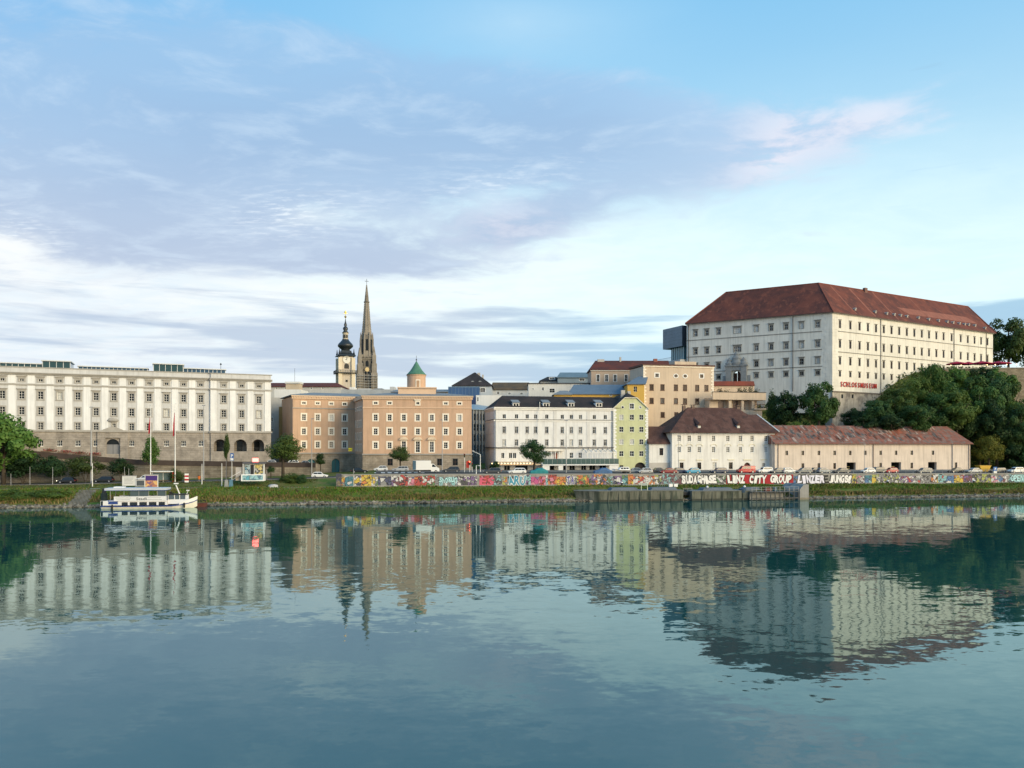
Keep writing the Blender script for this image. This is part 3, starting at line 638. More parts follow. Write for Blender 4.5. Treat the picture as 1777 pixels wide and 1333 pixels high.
# turret
tx = fm.u(722); ty = 12.0; kt = (fm.Y(722) + ty) / F; zc_ = CH + (HY - 678) / F * (fm.Y(722) + ty)
b = MB(); b.box(tx - 30 * kt, tx + 33 * kt, ty - 7, ty + 6, zt, zc_ + .2); b.box(tx - 31.5 * kt, tx + 34.5 * kt, ty - 7.4, ty + 6.4, zc_ + .202, zc_ + .55); ped = fm.part('turret_base', b, apd)
b = MB(); zt2 = CH + (HY - 651) / F * (fm.Y(722) + ty); b.lathe([(16 * kt, zc_ + .3), (16 * kt, zt2 - .3), (17 * kt, zt2 - .28), (17 * kt, zt2)], 32, (tx, ty, 0)); tur = fm.part('turret', b, ap, smooth=False)
ob('turret_window', MB().box(tx - .2, tx + 1.2, ty - 16 * kt - .12, ty - 15 * kt, zc_ + .6, zc_ + 3.2), cream, tur)
ob('turret_pane', MB().box(tx + .05, tx + .95, ty - 16 * kt - .16, ty - 16 * kt - .125, zc_ + .8, zc_ + 2.9), mat('turret_shutter', (.42, .27, .17), .8), tur)
b = MB(); zz0 = CH + (HY - 627) / F * (fm.Y(722) + ty); hh = zz0 - zt2
b.lathe([(17.6 * kt, zt2 + .002), (15.2 * kt, zt2 + hh * .10), (10.5 * kt, zt2 + hh * .32), (6.5 * kt, zt2 + hh * .58), (2.8 * kt, zt2 + hh * .84), (.6 * kt, zt2 + hh)], 24, (tx, ty, 0)); cap_ = fm.part('turret_roof', b, mat('green_copper', (.075, .19, .125), .6, .2, .8, .25), smooth=True)
b = MB(); b.tube([(tx, ty, zz0 - .2), (tx, ty, zz0 + 1.7)], .06); b.lathe([(.05, -.25), (.28, 0), (.05, .3)], 8, (tx, ty, zz0 + .4)); ob('finial', b, iron, cap_)
# ---------------------------------------------------------------- 3: grey office block down the side street
root = thing('office_block', 'narrow grey office block with vertical fins between the apricot building and white hotel', 'building', (*atY(819, 268), 5)); f = Fac(root, atY(819.5, 268), atY(866, 276))
gw = mat('office_spandrel', (.13, .14, .15), .7, .15); k = f.mpp(830); zt = f.z(830, 712)
for i in range(7):
    for py in (724, 742, 760, 778): window(f, .9 + i * 1.32, f.z(830, py), 1.0, 2.3, None, 0, .02, mat('office_frame', (.2, .21, .22), .5), 1, 2, sill=False, glass=random.choice(['dark', 'mid', 'blue']), dep=.2)
wall(f, 5, zt, gw, 0, f.L, 20)
fin = MB().box(-.09, .09, -.4, .02, f.z(830, 792), zt - .1).mesh('fin', mat('office_fin', (.36, .38, .40), .6, .1))
for i in range(8): f.inst('fin', fin, .22 + i * 1.32, 0)
roof(f, mat('blue_sheet_roof', (.20, .29, .37), .5, .15, .5, spec=.4), -.4, f.L + .4, -.5, 20.5, zt + .3, 3, f.L + .4, f.z(830, 699), ry=9)

# ---------------------------------------------------------------- 4: white hotel
H0, H1 = atY(858.5, 236), atY(1064.5, 243.5); S0 = atY(843, 252)
root = thing('white_hotel', 'long white hotel with black tiled roof, dormers and a green balustraded terrace', 'building', (*H0, 5)); f = Fac(root, H0, H1); fs = Fac(root, S0, H0)
wh = mat('hotel_plaster', (.68, .685, .685), .9, .09, .3, .16); trim = mat('hotel_trim', (.74, .73, .70), .85, .06); dline = mat('dark_lead_flashing', (.05, .05, .055), .6, .1); gs = mat('hotel_window_surround', (.46, .45, .44), .85, .1)
k = f.mpp(950); Z = lambda py: f.z(950, py); zt = Z(709)
cols = [875, 896.4, 914.9, 929.6, 948.9, 975.8, 991.6, 1007.3, 1031.4, 1050.5]
for px in cols:
    x = f.u(px)
    window(f, x, Z(723.3), 5.8 * k, 7.4 * k, None, 0, .03, white_f, 2, 1, sill=True, dep=.25); window(f, x, Z(746.5), 5.2 * k, 11 * k, gs, .16, .05, white_f, 2, 3, dep=.25, split=.66); window(f, x, Z(768.3), 5.2 * k, 10.6 * k, gs, .16, .05, white_f, 2, 3, dep=.25, split=.66)
for px, w_ in ((872.5, 5), (886, 5.6), (893, 5.6), (913, 5.4), (991.6, 6), (1007, 6)): window(f, f.u(px), Z(790.5), w_ * k, 9.5 * k, None, 0, .03, white_f, 2, 2 if px > 900 else 1, sill=True)
shop = [(880, 10), (905, 22), (955, 14), (977, 11), (993, 10), (1013, 9), (1028, 11), (1046, 12)]
for px, w_ in shop:
    window(f, f.u(px), Z(812), w_ * k, 9.5 * k, None, 0, .03, brown_f if px in (955, 905) else white_f, 2, 1, sill=False, glass='dark', dep=.5, name='shop_window')
for i in range(5):
    for py, h_ in ((724, 1.4), (747, 2.0), (768, 2.0), (791, 2.0)): window(fs, 1.8 + i * 3.0, fs.z(850, py), 1.0, h_, gs, .15, .05, white_f, 2, 2, dep=.25)
wall(f, 5, zt, wh, 0, f.L, 16.5); wall(fs, 5, zt, wh, 0, fs.L - .005)
for ff in (f, fs):
    e = (-.3 if ff is f else 0, ff.L)
    boxes(ff, 'cornice', trim, [(*e, -.55, .02, zt - .05, zt + .3), (*e, -.3, .02, zt - .5, zt - .052)])
    boxes(ff, 'string_course', trim, [(*e, -.18, .02, Z(731.5), Z(729.3))]); boxes(ff, 'flashing', dline, [(*e, -.24, .02, Z(729.2), Z(728.2))])
    boxes(ff, 'lower_cornice', dline, [(*e, -.45, .02, Z(777.8), Z(776.3))])
for px in (963, 1021): boxes(f, 'lesene', mat('grey_lesene', (.58, .575, .565), .9), [(f.u(px) - .5, f.u(px) + .5, -.08, .02, Z(776), zt - .55)])
for px in (860, 1062): b = MB(); b.tube([(f.u(px), -.2, 5.5), (f.u(px), -.2, zt)], .09); f.part('downpipe', b, mat('zinc_pipe', (.3, .31, .32), .5))
blk = roofmat('black_tile_roof', (.030, .024, .024), (.048, .036, .034)); zr = CH + (HY - 688) / F * (f.Y(950) + 8)
x0r = f.u(858.5)
b = MB(); e0 = -.6; W2 = 17
sx, sy = -(H0[0] - S0[0]), 0
back = ((Vector(S0) - f.p0).dot(f.d), (Vector(S0) - f.p0).dot(Vector((-f.d.y, f.d.x))))
A, B_, C_, D_ = (-.4, -.6, zt + .3), (f.L + 5, -.6, zt + .3), (f.L + 5, W2, zt + .3), (back[0] - .4, W2, zt + .3); R0, R1 = (f.u(880), 8, zr), (f.L + 5, 8, zr)
b.face(A, B_, R1, R0); b.face(C_, D_, R0, R1); b.face(D_, A, R0); b.face(B_, C_, R1); b.face(A, D_, C_, B_); rf = f.part('roof', b, blk)
for px in (896, 948.5, 991.6, 1040):
    ydep = .35; kk = (f.Y(px) + ydep) / F; x = f.u(px) + (px - CX) / F * ydep; z0, zm, z1 = [CH + (HY - q) * kk for q in (706.5, 699.3, 693)]; w_ = 11.5 * kk
    d = f.part('dormer', MB().box(x - w_ / 2, x + w_ / 2, ydep, ydep + 3, z0, zm), trim)
    b = MB(); 
    for j in (-1, 1): b.box(x + j * w_ * .22 - w_ * .15, x + j * w_ * .22 + w_ * .15, ydep - .05, ydep - .01, z0 + (zm - z0) * .2, zm - (zm - z0) * .2)
    ob('pane', b, GL['dark'](), d)
    b = MB(); b.rings([[(x - w_ / 2 - .2, ydep - .35, zm + .002), (x + w_ / 2 + .2, ydep - .35, zm + .002), (x + w_ / 2 + .2, ydep - .35, zm + .15), (x - w_ / 2 - .2, ydep - .35, zm + .15)], [(x - w_ / 2 - .2, ydep + 2.6, z1 - .15), (x + w_ / 2 + .2, ydep + 2.6, z1 - .15), (x + w_ / 2 + .2, ydep + 2.6, z1), (x - w_ / 2 - .2, ydep + 2.6, z1)]]); ob('dormer_roof', b, lead, d)
# terrace on the hotel's first floor
xa, xb = f.u(936), f.u(1066); zt_ = Z(805.5)
boxes(f, 'terrace_slab', wh, [(xa, xb, -4.2, .02, Z(807.5), zt_)]); boxes(f, 'terrace_front_wall', wh, [(xa, f.u(948), -4.0, -3.8, 5, Z(807.6)), (f.u(963), f.u(971), -4.0, -3.8, 5, Z(807.6)), (f.u(1050), xb, -4.0, -3.8, 5, Z(807.6))])
gp = mat('green_glass_balustrade', (.03, .075, .075), .25, .2, .5, spec=.5)
pn = MB().box(.03, (xb - xa) / 16 - .03, -4.15, -4.08, 0, 1.55).mesh('balustrade_panel', gp)
for i in range(16): f.inst('balustrade_panel', pn, xa + (xb - xa) / 16 * i, zt_ + .05)
boxes(f, 'handrail', lead, [(xa, xb, -4.2, -4.05, zt_ + 1.62, zt_ + 1.7)])
pa, pb = f.u(1013), f.u(1063)
for i in range(7): xx = pa + (pb - pa) * i / 6; boxes(f, 'pergola_post', trim, [(xx - .09, xx + .09, -3.7, -3.5, zt_, Z(786))])
for i in range(7):
    xx = pa + (pb - pa) * i / 6; b = MB(); b.rings([[(xx - .08, -3.8, Z(786)), (xx + .08, -3.8, Z(786)), (xx + .08, -3.8, Z(784.6)), (xx - .08, -3.8, Z(784.6))], [(xx - .08, -.05, Z(780)), (xx + .08, -.05, Z(780)), (xx + .08, -.05, Z(778.6)), (xx - .08, -.05, Z(778.6))]]); f.part('pergola_rafter', b, trim)
boxes(f, 'pergola_beam', trim, [(pa - .2, pb + .2, -3.72, -3.48, Z(786), Z(785))])
boxes(f, 'canopy', mat('cream_canopy', (.62, .56, .47), .8, .1), [(f.u(946), f.u(976), -2.6, -.02, Z(783.3), Z(782))]); boxes(f, 'canopy_post', trim, [(f.u(p) - .1, f.u(p) + .1, -2.5, -2.3, zt_, Z(783.4)) for p in (947, 953, 960, 967, 974)])
boxes(f, 'terrace_door', mat('red_brown_door', (.22, .06, .035), .6), [(f.u(962), f.u(967), -.1, .05, zt_, Z(786))])
# long cream awning over the pavement cafe
b = MB(); b.rings([[(f.u(862), -3.6, Z(806.5)), (f.u(935), -3.6, Z(806.5)), (f.u(935), -3.6, Z(804.8)), (f.u(862), -3.6, Z(804.8))], [(f.u(862), -.03, Z(801.8)), (f.u(935), -.03, Z(801.8)), (f.u(935), -.03, Z(801)), (f.u(862), -.03, Z(801))]]); f.part('awning', b, mat('cafe_awning', (.52, .40, .27), .85, .15, 1.5))
lampm = mat('warm_bulb', (1.0, .62, .28), .5, 0, emit=3.0)
bl = MB().lathe([(.05, -.16), (.17, 0), (.05, .16)], 8).mesh('bulb', lampm)
for i in range(14): f.inst('bulb', bl, f.u(850) + i * .95, Z(803.6), -3.75)
boxes(f, 'roof_flagpole', trim, [(f.u(935.5) - .06, f.u(935.5) + .06, -.9, -.78, Z(759), Z(698))])

# ---------------------------------------------------------------- 5: green gabled house
G0, G1 = atY(1064.5, 243.2), atY(1124.5, 244.6)
root = thing('green_gabled_house', 'tall narrow pale green gabled house with white quoins', 'house', (*G0, 5)); f = Fac(root, G0, G1)
gr = mat('green_plaster', (.52, .54, .32), .9, .1, .3, .16); k = f.mpp(1096); Z = lambda py: f.z(1096, py); gsur = mat('green_house_surround', (.62, .64, .48), .85)
cols = [1078.2, 1096.5, 1112.9]
for j, px in enumerate(cols):
    for i, py in enumerate((724.3, 745.3, 767, 787.4)):
        window(f, f.u(px), Z(py), 7.2 * k, 9.0 * k, gsur, .12, .04, white_f, 2, 2, dep=.15, glass='light' if (i, j) in ((0, 0), (2, 0), (2, 1)) else 'dark')
window(f, f.u(1096.5), Z(705), 7.2 * k, 9 * k, white_f, .14, .05, white_f, 2, 2, dep=.15, glass='dark'); window(f, f.u(1080.5), Z(707), 3.6 * k, 3.6 * k, white_f, .12, .04, white_f, 1, 1, glass='dark', sill=False); window(f, f.u(1111), Z(707), 3.6 * k, 3.6 * k, white_f, .12, .04, white_f, 1, 1, glass='light', sill=False)
window(f, f.u(1078.5), Z(811.5), 6.5 * k, 8 * k, None, 0, .03, brown_f, 2, 1, glass='dark', sill=False)
xg = f.u(1111); f.arches.append((xg - 10 * k, 4.8, xg + 10 * k, Z(802.5) + 0, .8)); gt = boxes(f, 'garage_gate', mat('dark_gate', (.035, .028, .025), .8, .2), [(xg - 10 * k, xg + 10 * k, .7, .78, 4.8, Z(802.5))]); 
ob('gate_boards', MB().box(xg - .04, xg + .04, .62, .69, 4.8, Z(804)), iron, gt)
zs = Z(707.5); xl, xr, zpk = f.u(1084.5), f.u(1104.5), Z(690); 
# gable: sits above the windows, its outline pierced only below the shoulder line
hsG = [h for h in f.holes if h[3] > zs]
wall(f, 4.8, zs - 1.2, gr, 0, f.L, 17)
b = MB(); zs0 = zs - 1.2
out = lambda x: zs + (zpk - zs) * min(1, (x) / xl) if x < xl else zpk if x <= xr else zs + (zpk - zs) * max(0, (f.L - x) / (f.L - xr))
xsG = sorted({0, f.L, xl, xr} | {v for h in f.holes if h[3] > zs0 for v in (h[0], h[2])})
for a, c in zip(xsG[:-1], xsG[1:]):
    mid = (a + c) / 2; hh = [h for h in f.holes if h[0] < mid < h[2] and h[3] > zs0]
    if hh:
        h = hh[0]
        if h[1] > zs0: b.face((a, 0, zs0), (c, 0, zs0), (c, 0, h[1]), (a, 0, h[1]))
        b.face((a, 0, h[3]), (c, 0, h[3]), (c, 0, out(c)), (a, 0, out(a)))
    else: b.face((a, 0, zs0), (c, 0, zs0), (c, 0, out(c)), (a, 0, out(a)))
b.face((0, 0, zs0), (0, 0, zs), (0, 17, zs), (0, 17, zs0)); b.face((f.L, 0, zs0), (f.L, 17, zs0), (f.L, 17, zs), (f.L, 0, zs)); f.part('gable', b, gr)
b = MB(); zk = Z(681); xm = (xl + xr) / 2; ov = -.3
poly = [(-.3, zs - .3), (xl - .1, zpk + .05), (xr + .1, zpk + .05), (f.L + .3, zs - .3)]
P = [(x, ov, z) for x, z in poly]; Rk = (xm, 3.5, zk); Q = [(poly[0][0], 17.2, poly[0][1]), (xm, 17.2, zk), (poly[3][0], 17.2, poly[3][1])]
b.face(P[0], P[1], Rk, Q[1], Q[0]); b.face(P[1], P[2], Rk); b.face(P[2], P[3], Q[2], Q[1], Rk); rf = f.part('roof', b, blk)
b = MB()
for (a, c) in ((poly[0], poly[1]), (poly[1], poly[2]), (poly[2], poly[3])): b.rings([[(a[0], ov - .06, a[1] - .28), (a[0], ov - .06, a[1]), (a[0], .02, a[1]), (a[0], .02, a[1] - .28)], [(c[0], ov - .06, c[1] - .28), (c[0], ov - .06, c[1]), (c[0], .02, c[1]), (c[0], .02, c[1] - .28)]])
f.part('verge', b, mat('verge_cream', (.62, .58, .47), .85)); [boxes(f, 'chimney', mat('chimney_plaster', (.45, .43, .4), .9, .2), [q]) for q in [(xm - 1.6, xm - .4, 5, 6, zk - 1.5, zk + 1.0), (xm + .8, xm + 1.7, 6, 7, zk - 1.5, zk + .8)]]
qa = MB().box(-.04, .95, -.07, .02, 0, .46).mesh('quoin', white_f); qb = MB().box(-.04, .62, -.07, .02, 0, .46).mesh('quoin', white_f)
n_ = int((zs - 6) / .56)
for i in range(n_):
    f.inst('quoin', qa if i % 2 else qb, 0, zs - .5 - i * .56); o = f.inst('quoin', qa if i % 2 else qb, f.L, zs - .5 - i * .56); o.scale = (-1, 1, 1)

# ---------------------------------------------------------------- 6: white house with brown hipped roof, low annex
A0, A1 = atY(1166, 243), atY(1344.5, 250.5)
root = thing('white_hipped_house', 'broad white house with large brown hipped roof behind the parked cars', 'house', (*A0, 4.5)); f = Fac(root, A0, A1)
wp = mat('white_house_plaster', (.70, .69, .66), .9, .10, .3, .2); ch = mat('pale_yellow_stucco', (.66, .61, .45), .9); k = f.mpp(1250); Z = lambda py: f.z(1250, py)
cols = [1178.7, 1196.2, 1213.5, 1238.3, 1263.2, 1284.9, 1305.1, 1329.2]
for i, px in enumerate(cols):
    x = f.u(px)
    window(f, x, Z(761), 6.0 * k, 9.6 * k, None, 0, .03, white_f, 2, 3, dep=.3, glass='mid' if i == 0 else 'dark', fw=.07); window(f, x, Z(780.5), 5.8 * k, 9.4 * k, None, 0, .03, white_f, 2, 3, dep=.3, glass='light' if i == 7 else 'dark', fw=.07)
    b = MB()
    for a0 in range(8):
        t0, t1 = math.pi * a0 / 8, math.pi * (a0 + 1) / 8; p = lambda t, r: (x + r * 6.4 * k * math.cos(t), Z(774.5) + r * 4.2 * k * math.sin(t))
        q = [p(t0, 1), p(t1, 1), p(t1, .82), p(t0, .82)]; b.rings([[(u_, -.12, z_) for u_, z_ in q], [(u_, .02, z_) for u_, z_ in q]])
    f.part('hood_mould', b, ch)
for px, g_ in ((1182.9, 'dark'), (1213.5, 'dark'), (1240, 'light'), (1268.2, 'dark'), (1325.3, 'mid')):
    window(f, f.u(px), Z(808.3), 7.0 * k if px < 1300 else 5 * k, 11.6 * k if px < 1300 else 8 * k, mat('white_house_reveal', (.63, .60, .55), .9), .12, .03, brown_f if g_ == 'dark' else white_f, 2, 3, dep=.35, glass=g_)
    boxes(f, 'lintel', ch, [(f.u(px) - 6.2 * k, f.u(px) + 6.2 * k, -.2, .02, Z(798.6), Z(797.4))])
xd = f.u(1296.8); f.arches.append((xd - 6.2 * k, 4.5, xd + 6.2 * k, Z(803), .7)); d = boxes(f, 'door', mat('dark_red_door', (.09, .02, .015), .6, .2), [(xd - 6.2 * k, xd + 6.2 * k, .6, .66, 4.5, Z(803))]); ob('door_rail', MB().box(xd - .05, xd + .05, .52, .59, 4.6, Z(804)), iron, d)
boxes(f, 'lintel', ch, [(xd - 8 * k, xd + 8 * k, -.22, .02, Z(798.8), Z(797.4))])
zt = Z(751); wall(f, 4, zt, wp, 0, f.L, 15); boxes(f, 'cornice', wp, [(-.1, f.L + .1, -.35, .02, zt - .25, zt + .1)])
br = roofmat('brown_tile_roof', (.075, .038, .032), (.115, .062, .052), (.055, .034, .032), s2=.4)
zr = CH + (HY - 707.5) / F * (f.Y(1245) + 8); xo = lambda px: f.u(px) + (px - CX) / F * 8
rf = roof(f, br, -1.0, f.L + .8, -1.1, 16, zt + .12, xo(1203), xo(1289), zr, ry=8)
b = MB(); zr2 = CH + (HY - 719.5) / F * (f.Y(1310) + 7); b.face((xo(1289) - 3, 7.2, zr2), (xo(1322), 7.2, zr2), (f.L + 1, -1.0, zt + .35), (xo(1289), -1.0, zt + .35)); b.face((xo(1322), 7.2, zr2), (f.L + 1, 15, zt + .3), (f.L + 1, -1, zt + .35)); b.face((xo(1289) - 3, 7.2, zr2), (xo(1289), 15.8, zt + .3), (f.L + 1, 15, zt + .3), (xo(1322), 7.2, zr2)); f.part('side_roof', b, br)
b = MB(); b.tube([(f.L + .9, -1.1, zt + .4), (xo(1322), 7.2, zr2 + .1), (f.L + .9, 15, zt + .4)], .22, 4); f.part('verge', b, wp)
for px in (1214, 1282):   # long skylight dormers
    yd = .4; kk = (f.Y(px) + yd) / F; x = f.u(px) + (px - CX) / F * yd; z0 = CH + (HY - 743.5) * kk; z1 = CH + (HY - 738) * kk; zb_ = CH + (HY - 729) * (f.Y(px) + 3.9) / F
    d = f.part('dormer', MB().box(x - .55, x + .55, yd, yd + 1.5, z0, z1), lead); ob('pane', MB().box(x - .4, x + .4, yd - .04, yd - .01, z0 + .12, z1 - .15), GL['light'](), d)
    b = MB(); b.rings([[(x - .8, yd - .3, z1 - .1), (x + .8, yd - .3, z1 - .1), (x, yd - .3, z1 + .75)], [(x - .45, yd + 3.5, zb_ + .5), (x + .45, yd + 3.5, zb_ + .5), (x, yd + 3.5, zb_ + .75)]]); ob('dormer_roof', b, br, d)
for px, py in ((1196.5, 702), (1212, 702.5), (1290.5, 703.5)):
    x = xo(px); zz_ = CH + (HY - py) / F * (f.Y(px) + 8); b = MB(); b.box(x - .5, x + .5, 7.6, 8.4, zr - 3, zz_ - .5); b.box(x - .75, x + .75, 7.4, 8.6, zz_ - .15, zz_); [b.box(x + q - .08, x + q + .08, 7.9, 8.1, zz_ - .5, zz_ - .15) for q in (-.4, .4)]; f.part('chimney', b, mat('dark_chimney', (.16, .11, .09), .9, .2))
# annex
N0, N1 = atY(1126.5, 243.5), atY(1166, 244.6); root = thing('low_white_annex', 'small low white annex with brown roof between the green house and white hipped house', 'house', (*N0, 4.5)); f = Fac(root, N0, N1); Z = lambda py: f.z(1145, py)
window(f, f.u(1147.7), Z(784), 1.2, 2.2, wp, .15, .04, brown_f, 2, 3, dep=.3, glass='dark'); window(f, f.u(1148.5), Z(813.5), 1.1, 1.4, None, 0, .03, brown_f, 1, 1, glass='dark', sill=False)
wall(f, 4, Z(769.5), wp, .0, f.L - .01, 11.9); roof(f, br, -.3, f.L - .02, -.6, 12, Z(769.3), -.3, f.L - .02, Z(741) + .3, ry=6)
boxes(f, 'plinth', mat('grey_plinth', (.42, .4, .37), .9), [(-.05, f.L - .02, -.12, .02, 4, Z(803))])

# ---------------------------------------------------------------- 7: long beige shed
D0, D1 = atY(1344.5, 247), atY(1683.5, 262)
root = thing('long_beige_shed', 'long low beige storehouse with patched red and grey roof', 'storehouse', (*D0, 4)); f = Fac(root, D0, D1); k = f.mpp(1500); Z = lambda py: f.z(1500, py)
bg_ = mat('shed_plaster', (.63, .54, .46), .9, .12, .3, .25)
for px in (1365.3, 1393.2, 1421, 1448.4, 1475.4, 1501.6, 1528.2, 1555, 1582.2, 1619): window(f, f.u(px), Z(786), 5.0 * k, 7.6 * k, None, 0, .03, brown_f, 1, 1, dep=.35, glass='brown', sill=False)
for px in (1393.2, 1421, 1448.4, 1528.2, 1582.2, 1659): window(f, f.u(px), Z(808.5), 5.0 * k, 10 * k, None, 0, .03, brown_f, 1, 2, dep=.35, glass='brown', sill=False)
yel = mat('stacked_boards', (.42, .33, .16), .9, .3, 1.5)
for px, w_ in ((1477, 17.5), (1555, 19.5), (1618, 17.5)):
    x = f.u(px); f.holes.append((x - w_ / 2 * k, 3.8, x + w_ / 2 * k, Z(802.5), 1.0)); d = boxes(f, 'gateway', mat('gateway_dark', (.022, .022, .022), .9), [(x - w_ / 2 * k - .1, x + w_ / 2 * k + .1, 3.2, 3.3, 3.8, Z(802))])
    b = MB(); b.box(x - w_ / 2 * k - .1, x - w_ / 2 * k - .02, 1.0, 3.2, 3.8, Z(802)); b.box(x + w_ / 2 * k + .02, x + w_ / 2 * k + .1, 1.0, 3.2, 3.8, Z(802)); b.box(x - w_ / 2 * k, x + w_ / 2 * k, 1.0, 3.2, Z(802.4), Z(802)); ob('gateway_lining', b, mat('gateway_lining', (.06, .055, .05), .9), d)
    for i in range(4 if px < 1600 else 2): ob('shelf', MB().box(x - w_ / 2 * k + .2, x + w_ * .2 * k, 1.6, 2.4, 4.6 + i * .62, 4.76 + i * .62), yel, d)
zt = Z(770); wall(f, 3.5, zt, bg_, 0, f.L, 15)
shr = mat('patched_shed_roof', (.21, .088, .066), .9, .35, .8, col2=(.17, .13, .115), f2=(.47, .60), s2=.55, stretch=(1.6, 1.6, .5), bump=.05, bscale=3)
xo = lambda px, d=7.5: f.u(px) + (px - CX) / F * d; zr = CH + (HY - 739) / F * (f.Y(1500) + 7.5)
roof(f, shr, -.5, f.L + .6, -.7, 15.6, zt + .1, -.5, xo(1654), zr, ry=7.5)
boxes(f, 'gutter', mat('rust_gutter', (.16, .07, .05), .7), [(-.4, f.L + .6, -.86, -.71, zt - .16, zt + .02)])
sgm = [mat('roof_skylight_grey', (.085, .08, .08), .7, .2, 1), mat('roof_patch_pale', (.32, .24, .21), .9, .2, 1), mat('roof_patch_red', (.26, .09, .06), .9, .2, 1), mat('roof_patch_brown', (.12, .06, .05), .9, .2, 1)]
rgp = random.Random(21); sl = math.atan2(zr - zt - .1, 8.2)
for i in range(190):
    v = rgp.uniform(.08, .86); x = rgp.uniform(1, f.L - 8); hgt = rgp.uniform(.12, .6); w_ = rgp.uniform(.3, 1.0); y = -.7 + 8.2 * v; z = zt + .1 + (zr - zt - .1) * v; y2 = y + 8.2 * hgt * .5; z2 = z + (zr - zt - .1) * hgt * .5
    b = MB(); b.rings([[(x, y, z + .02), (x + w_, y, z + .02), (x + w_, y, z + .07), (x, y, z + .07)], [(x, y2, z2 + .02), (x + w_, y2, z2 + .02), (x + w_, y2, z2 + .07), (x, y2, z2 + .07)]]); f.part('roof_patch', b, sgm[int(rgp.random() * 4)])
boxes(f, 'chimney', mat('brick_chimney', (.3, .12, .09), .9, .2), [(xo(1547) - .5, xo(1547) + .5, 7, 8, zr - .6, zr + .9)])
for px in (1350, 1515, 1652, 1681): b = MB(); b.tube([(f.u(px), -.15, 4.5), (f.u(px), -.15, zt)], .09); f.part('downpipe', b, mat('brown_pipe', (.12, .07, .055), .6))
# ---------------------------------------------------------------- 8: tall beige house with quoins, terrace flats
T0, T1 = atY(1116.5, 276), atY(1238.5, 281)
root = thing('tall_beige_house', 'tall beige house with white quoins and two oval windows under the eaves', 'house', (*T0, 8)); f = Fac(root, T0, T1); k = f.mpp(1180); Z = lambda py: f.z(1180, py)
be = mat('beige_plaster', (.57, .46, .35), .9, .08, .25, .16)
c6 = [1130.8, 1149.6, 1172.9, 1188.7, 1209.8, 1225.9]
for px in c6:
    window(f, f.u(px), Z(673), 5.6 * k, 9.2 * k, brown_f, .2, .04, brown_f, 2, 1, glass='brown', dep=.2); window(f, f.u(px), Z(696.3), 5.6 * k, 8.6 * k, brown_f, .2, .04, brown_f, 2, 1, glass='mid' if px in (1149.6, 1172.9) else 'brown', dep=.2)
for px in (1150, 1173.6, 1188): window(f, f.u(px), Z(720.3), 5.6 * k, 8 * k, brown_f, .2, .04, brown_f, 2, 1, glass='brown', dep=.2)
for px in (1140.1, 1217.5): window(f, f.u(px), Z(652.2), 6.4 * k, 6.2 * k, white_f, .34, .05, brown_f, 2, 1, glass='brown' if px > 1200 else 'mid', sill=False)
for px in (1172.9, 1188.9):
    x, z = f.u(px), Z(652.6); b = MB(); n = 18
    el = lambda r, j: (x + r * 4.9 * k * math.cos(2 * math.pi * j / n), z + r * 4.0 * k * math.sin(2 * math.pi * j / n))
    for j in range(n): q = [el(1, j), el(1, j + 1), el(.68, j + 1), el(.68, j)]; b.rings([[(a, -.08, c) for a, c in q], [(a, .02, c) for a, c in q]])
    wo = f.part('oval_window', b, white_f); b = MB(); b.face(*[(el(.69, j)[0], -.015, el(.69, j)[1]) for j in range(n)]); ob('pane', b, GL['brown'](), wo)
zt = Z(637); wall(f, 6, zt, be, 0, f.L, 14); boxes(f, 'eaves', mat('dark_eaves', (.18, .1, .07), .8), [(-.4, f.L + .4, -.5, 14.3, zt + .3, zt + .55)]); boxes(f, 'cornice', cream, [(-.2, f.L + .2, -.28, .02, zt - .15, zt + .298)])
roof(f, br, -.4, f.L + .4, -.4, 14.2, zt + .8, 5, f.L - 5, zt + 1.5)
boxes(f, 'penthouse', be, [(f.u(1176) + 1, f.u(1214) + 1, 5, 10, zt + .6, CH + (HY - 627.5) / F * (f.Y(1190) + 5))])
qa = MB().box(-.04, 1.05, -.06, .02, 0, .5).mesh('quoin', cream); qb = MB().box(-.04, .6, -.06, .02, 0, .5).mesh('quoin', cream)
for i in range(int((zt - 12) / .62)):
    f.inst('quoin', qa if i % 2 else qb, 0, zt - .7 - i * .62); o = f.inst('quoin', qa if i % 2 else qb, f.L, zt - .7 - i * .62); o.scale = (-1, 1, 1)
V0, V1 = atY(1236, 274), atY(1328.5, 278); root = thing('terraced_flats', 'beige flats with deep roof terrace parapet right of the tall beige house', 'building', (*V0, 8)); f = Fac(root, V0, V1); Z = lambda py: f.z(1280, py)
boxes(f, 'parapet', be, [(0, f.L, -.3, .3, Z(694), Z(681.5))]); boxes(f, 'parapet_coping', dline, [(-.1, f.L + .1, -.4, .4, Z(681.4), Z(680.3))]); boxes(f, 'slab', be, [(0, f.L, .3, 10, Z(694), Z(691))])
boxes(f, 'upper_storey', be, [(.2, f.u(1320), 2.6, 10, Z(716), Z(694.1))]); boxes(f, 'lower_storey', be, [(.2, f.u(1322), -.2, 10, 8, Z(712))], 'lower beige storey')
for px, w_ in ((1257, 10), (1282, 9), (1296, 7)): boxes(f, 'balcony_door', mat('brown_glazing', (.10, .05, .04), .4, .2), [(f.u(px) - w_ * .1, f.u(px) + w_ * .1, 2.5, 2.58, Z(710), Z(695.5))])
for i, px in enumerate((1268, 1290, 1308)): boxes(f, 'partition', be, [(f.u(px) - .5, f.u(px) + .5, .4, 2.6, Z(711.9), Z(694.1))])
b = MB()
for i in range(12): xx = f.u(1309) + i * (f.u(1327) - f.u(1309)) / 11; b.box(xx - .05, xx + .05, -.26, -.2, Z(709), Z(694.1))
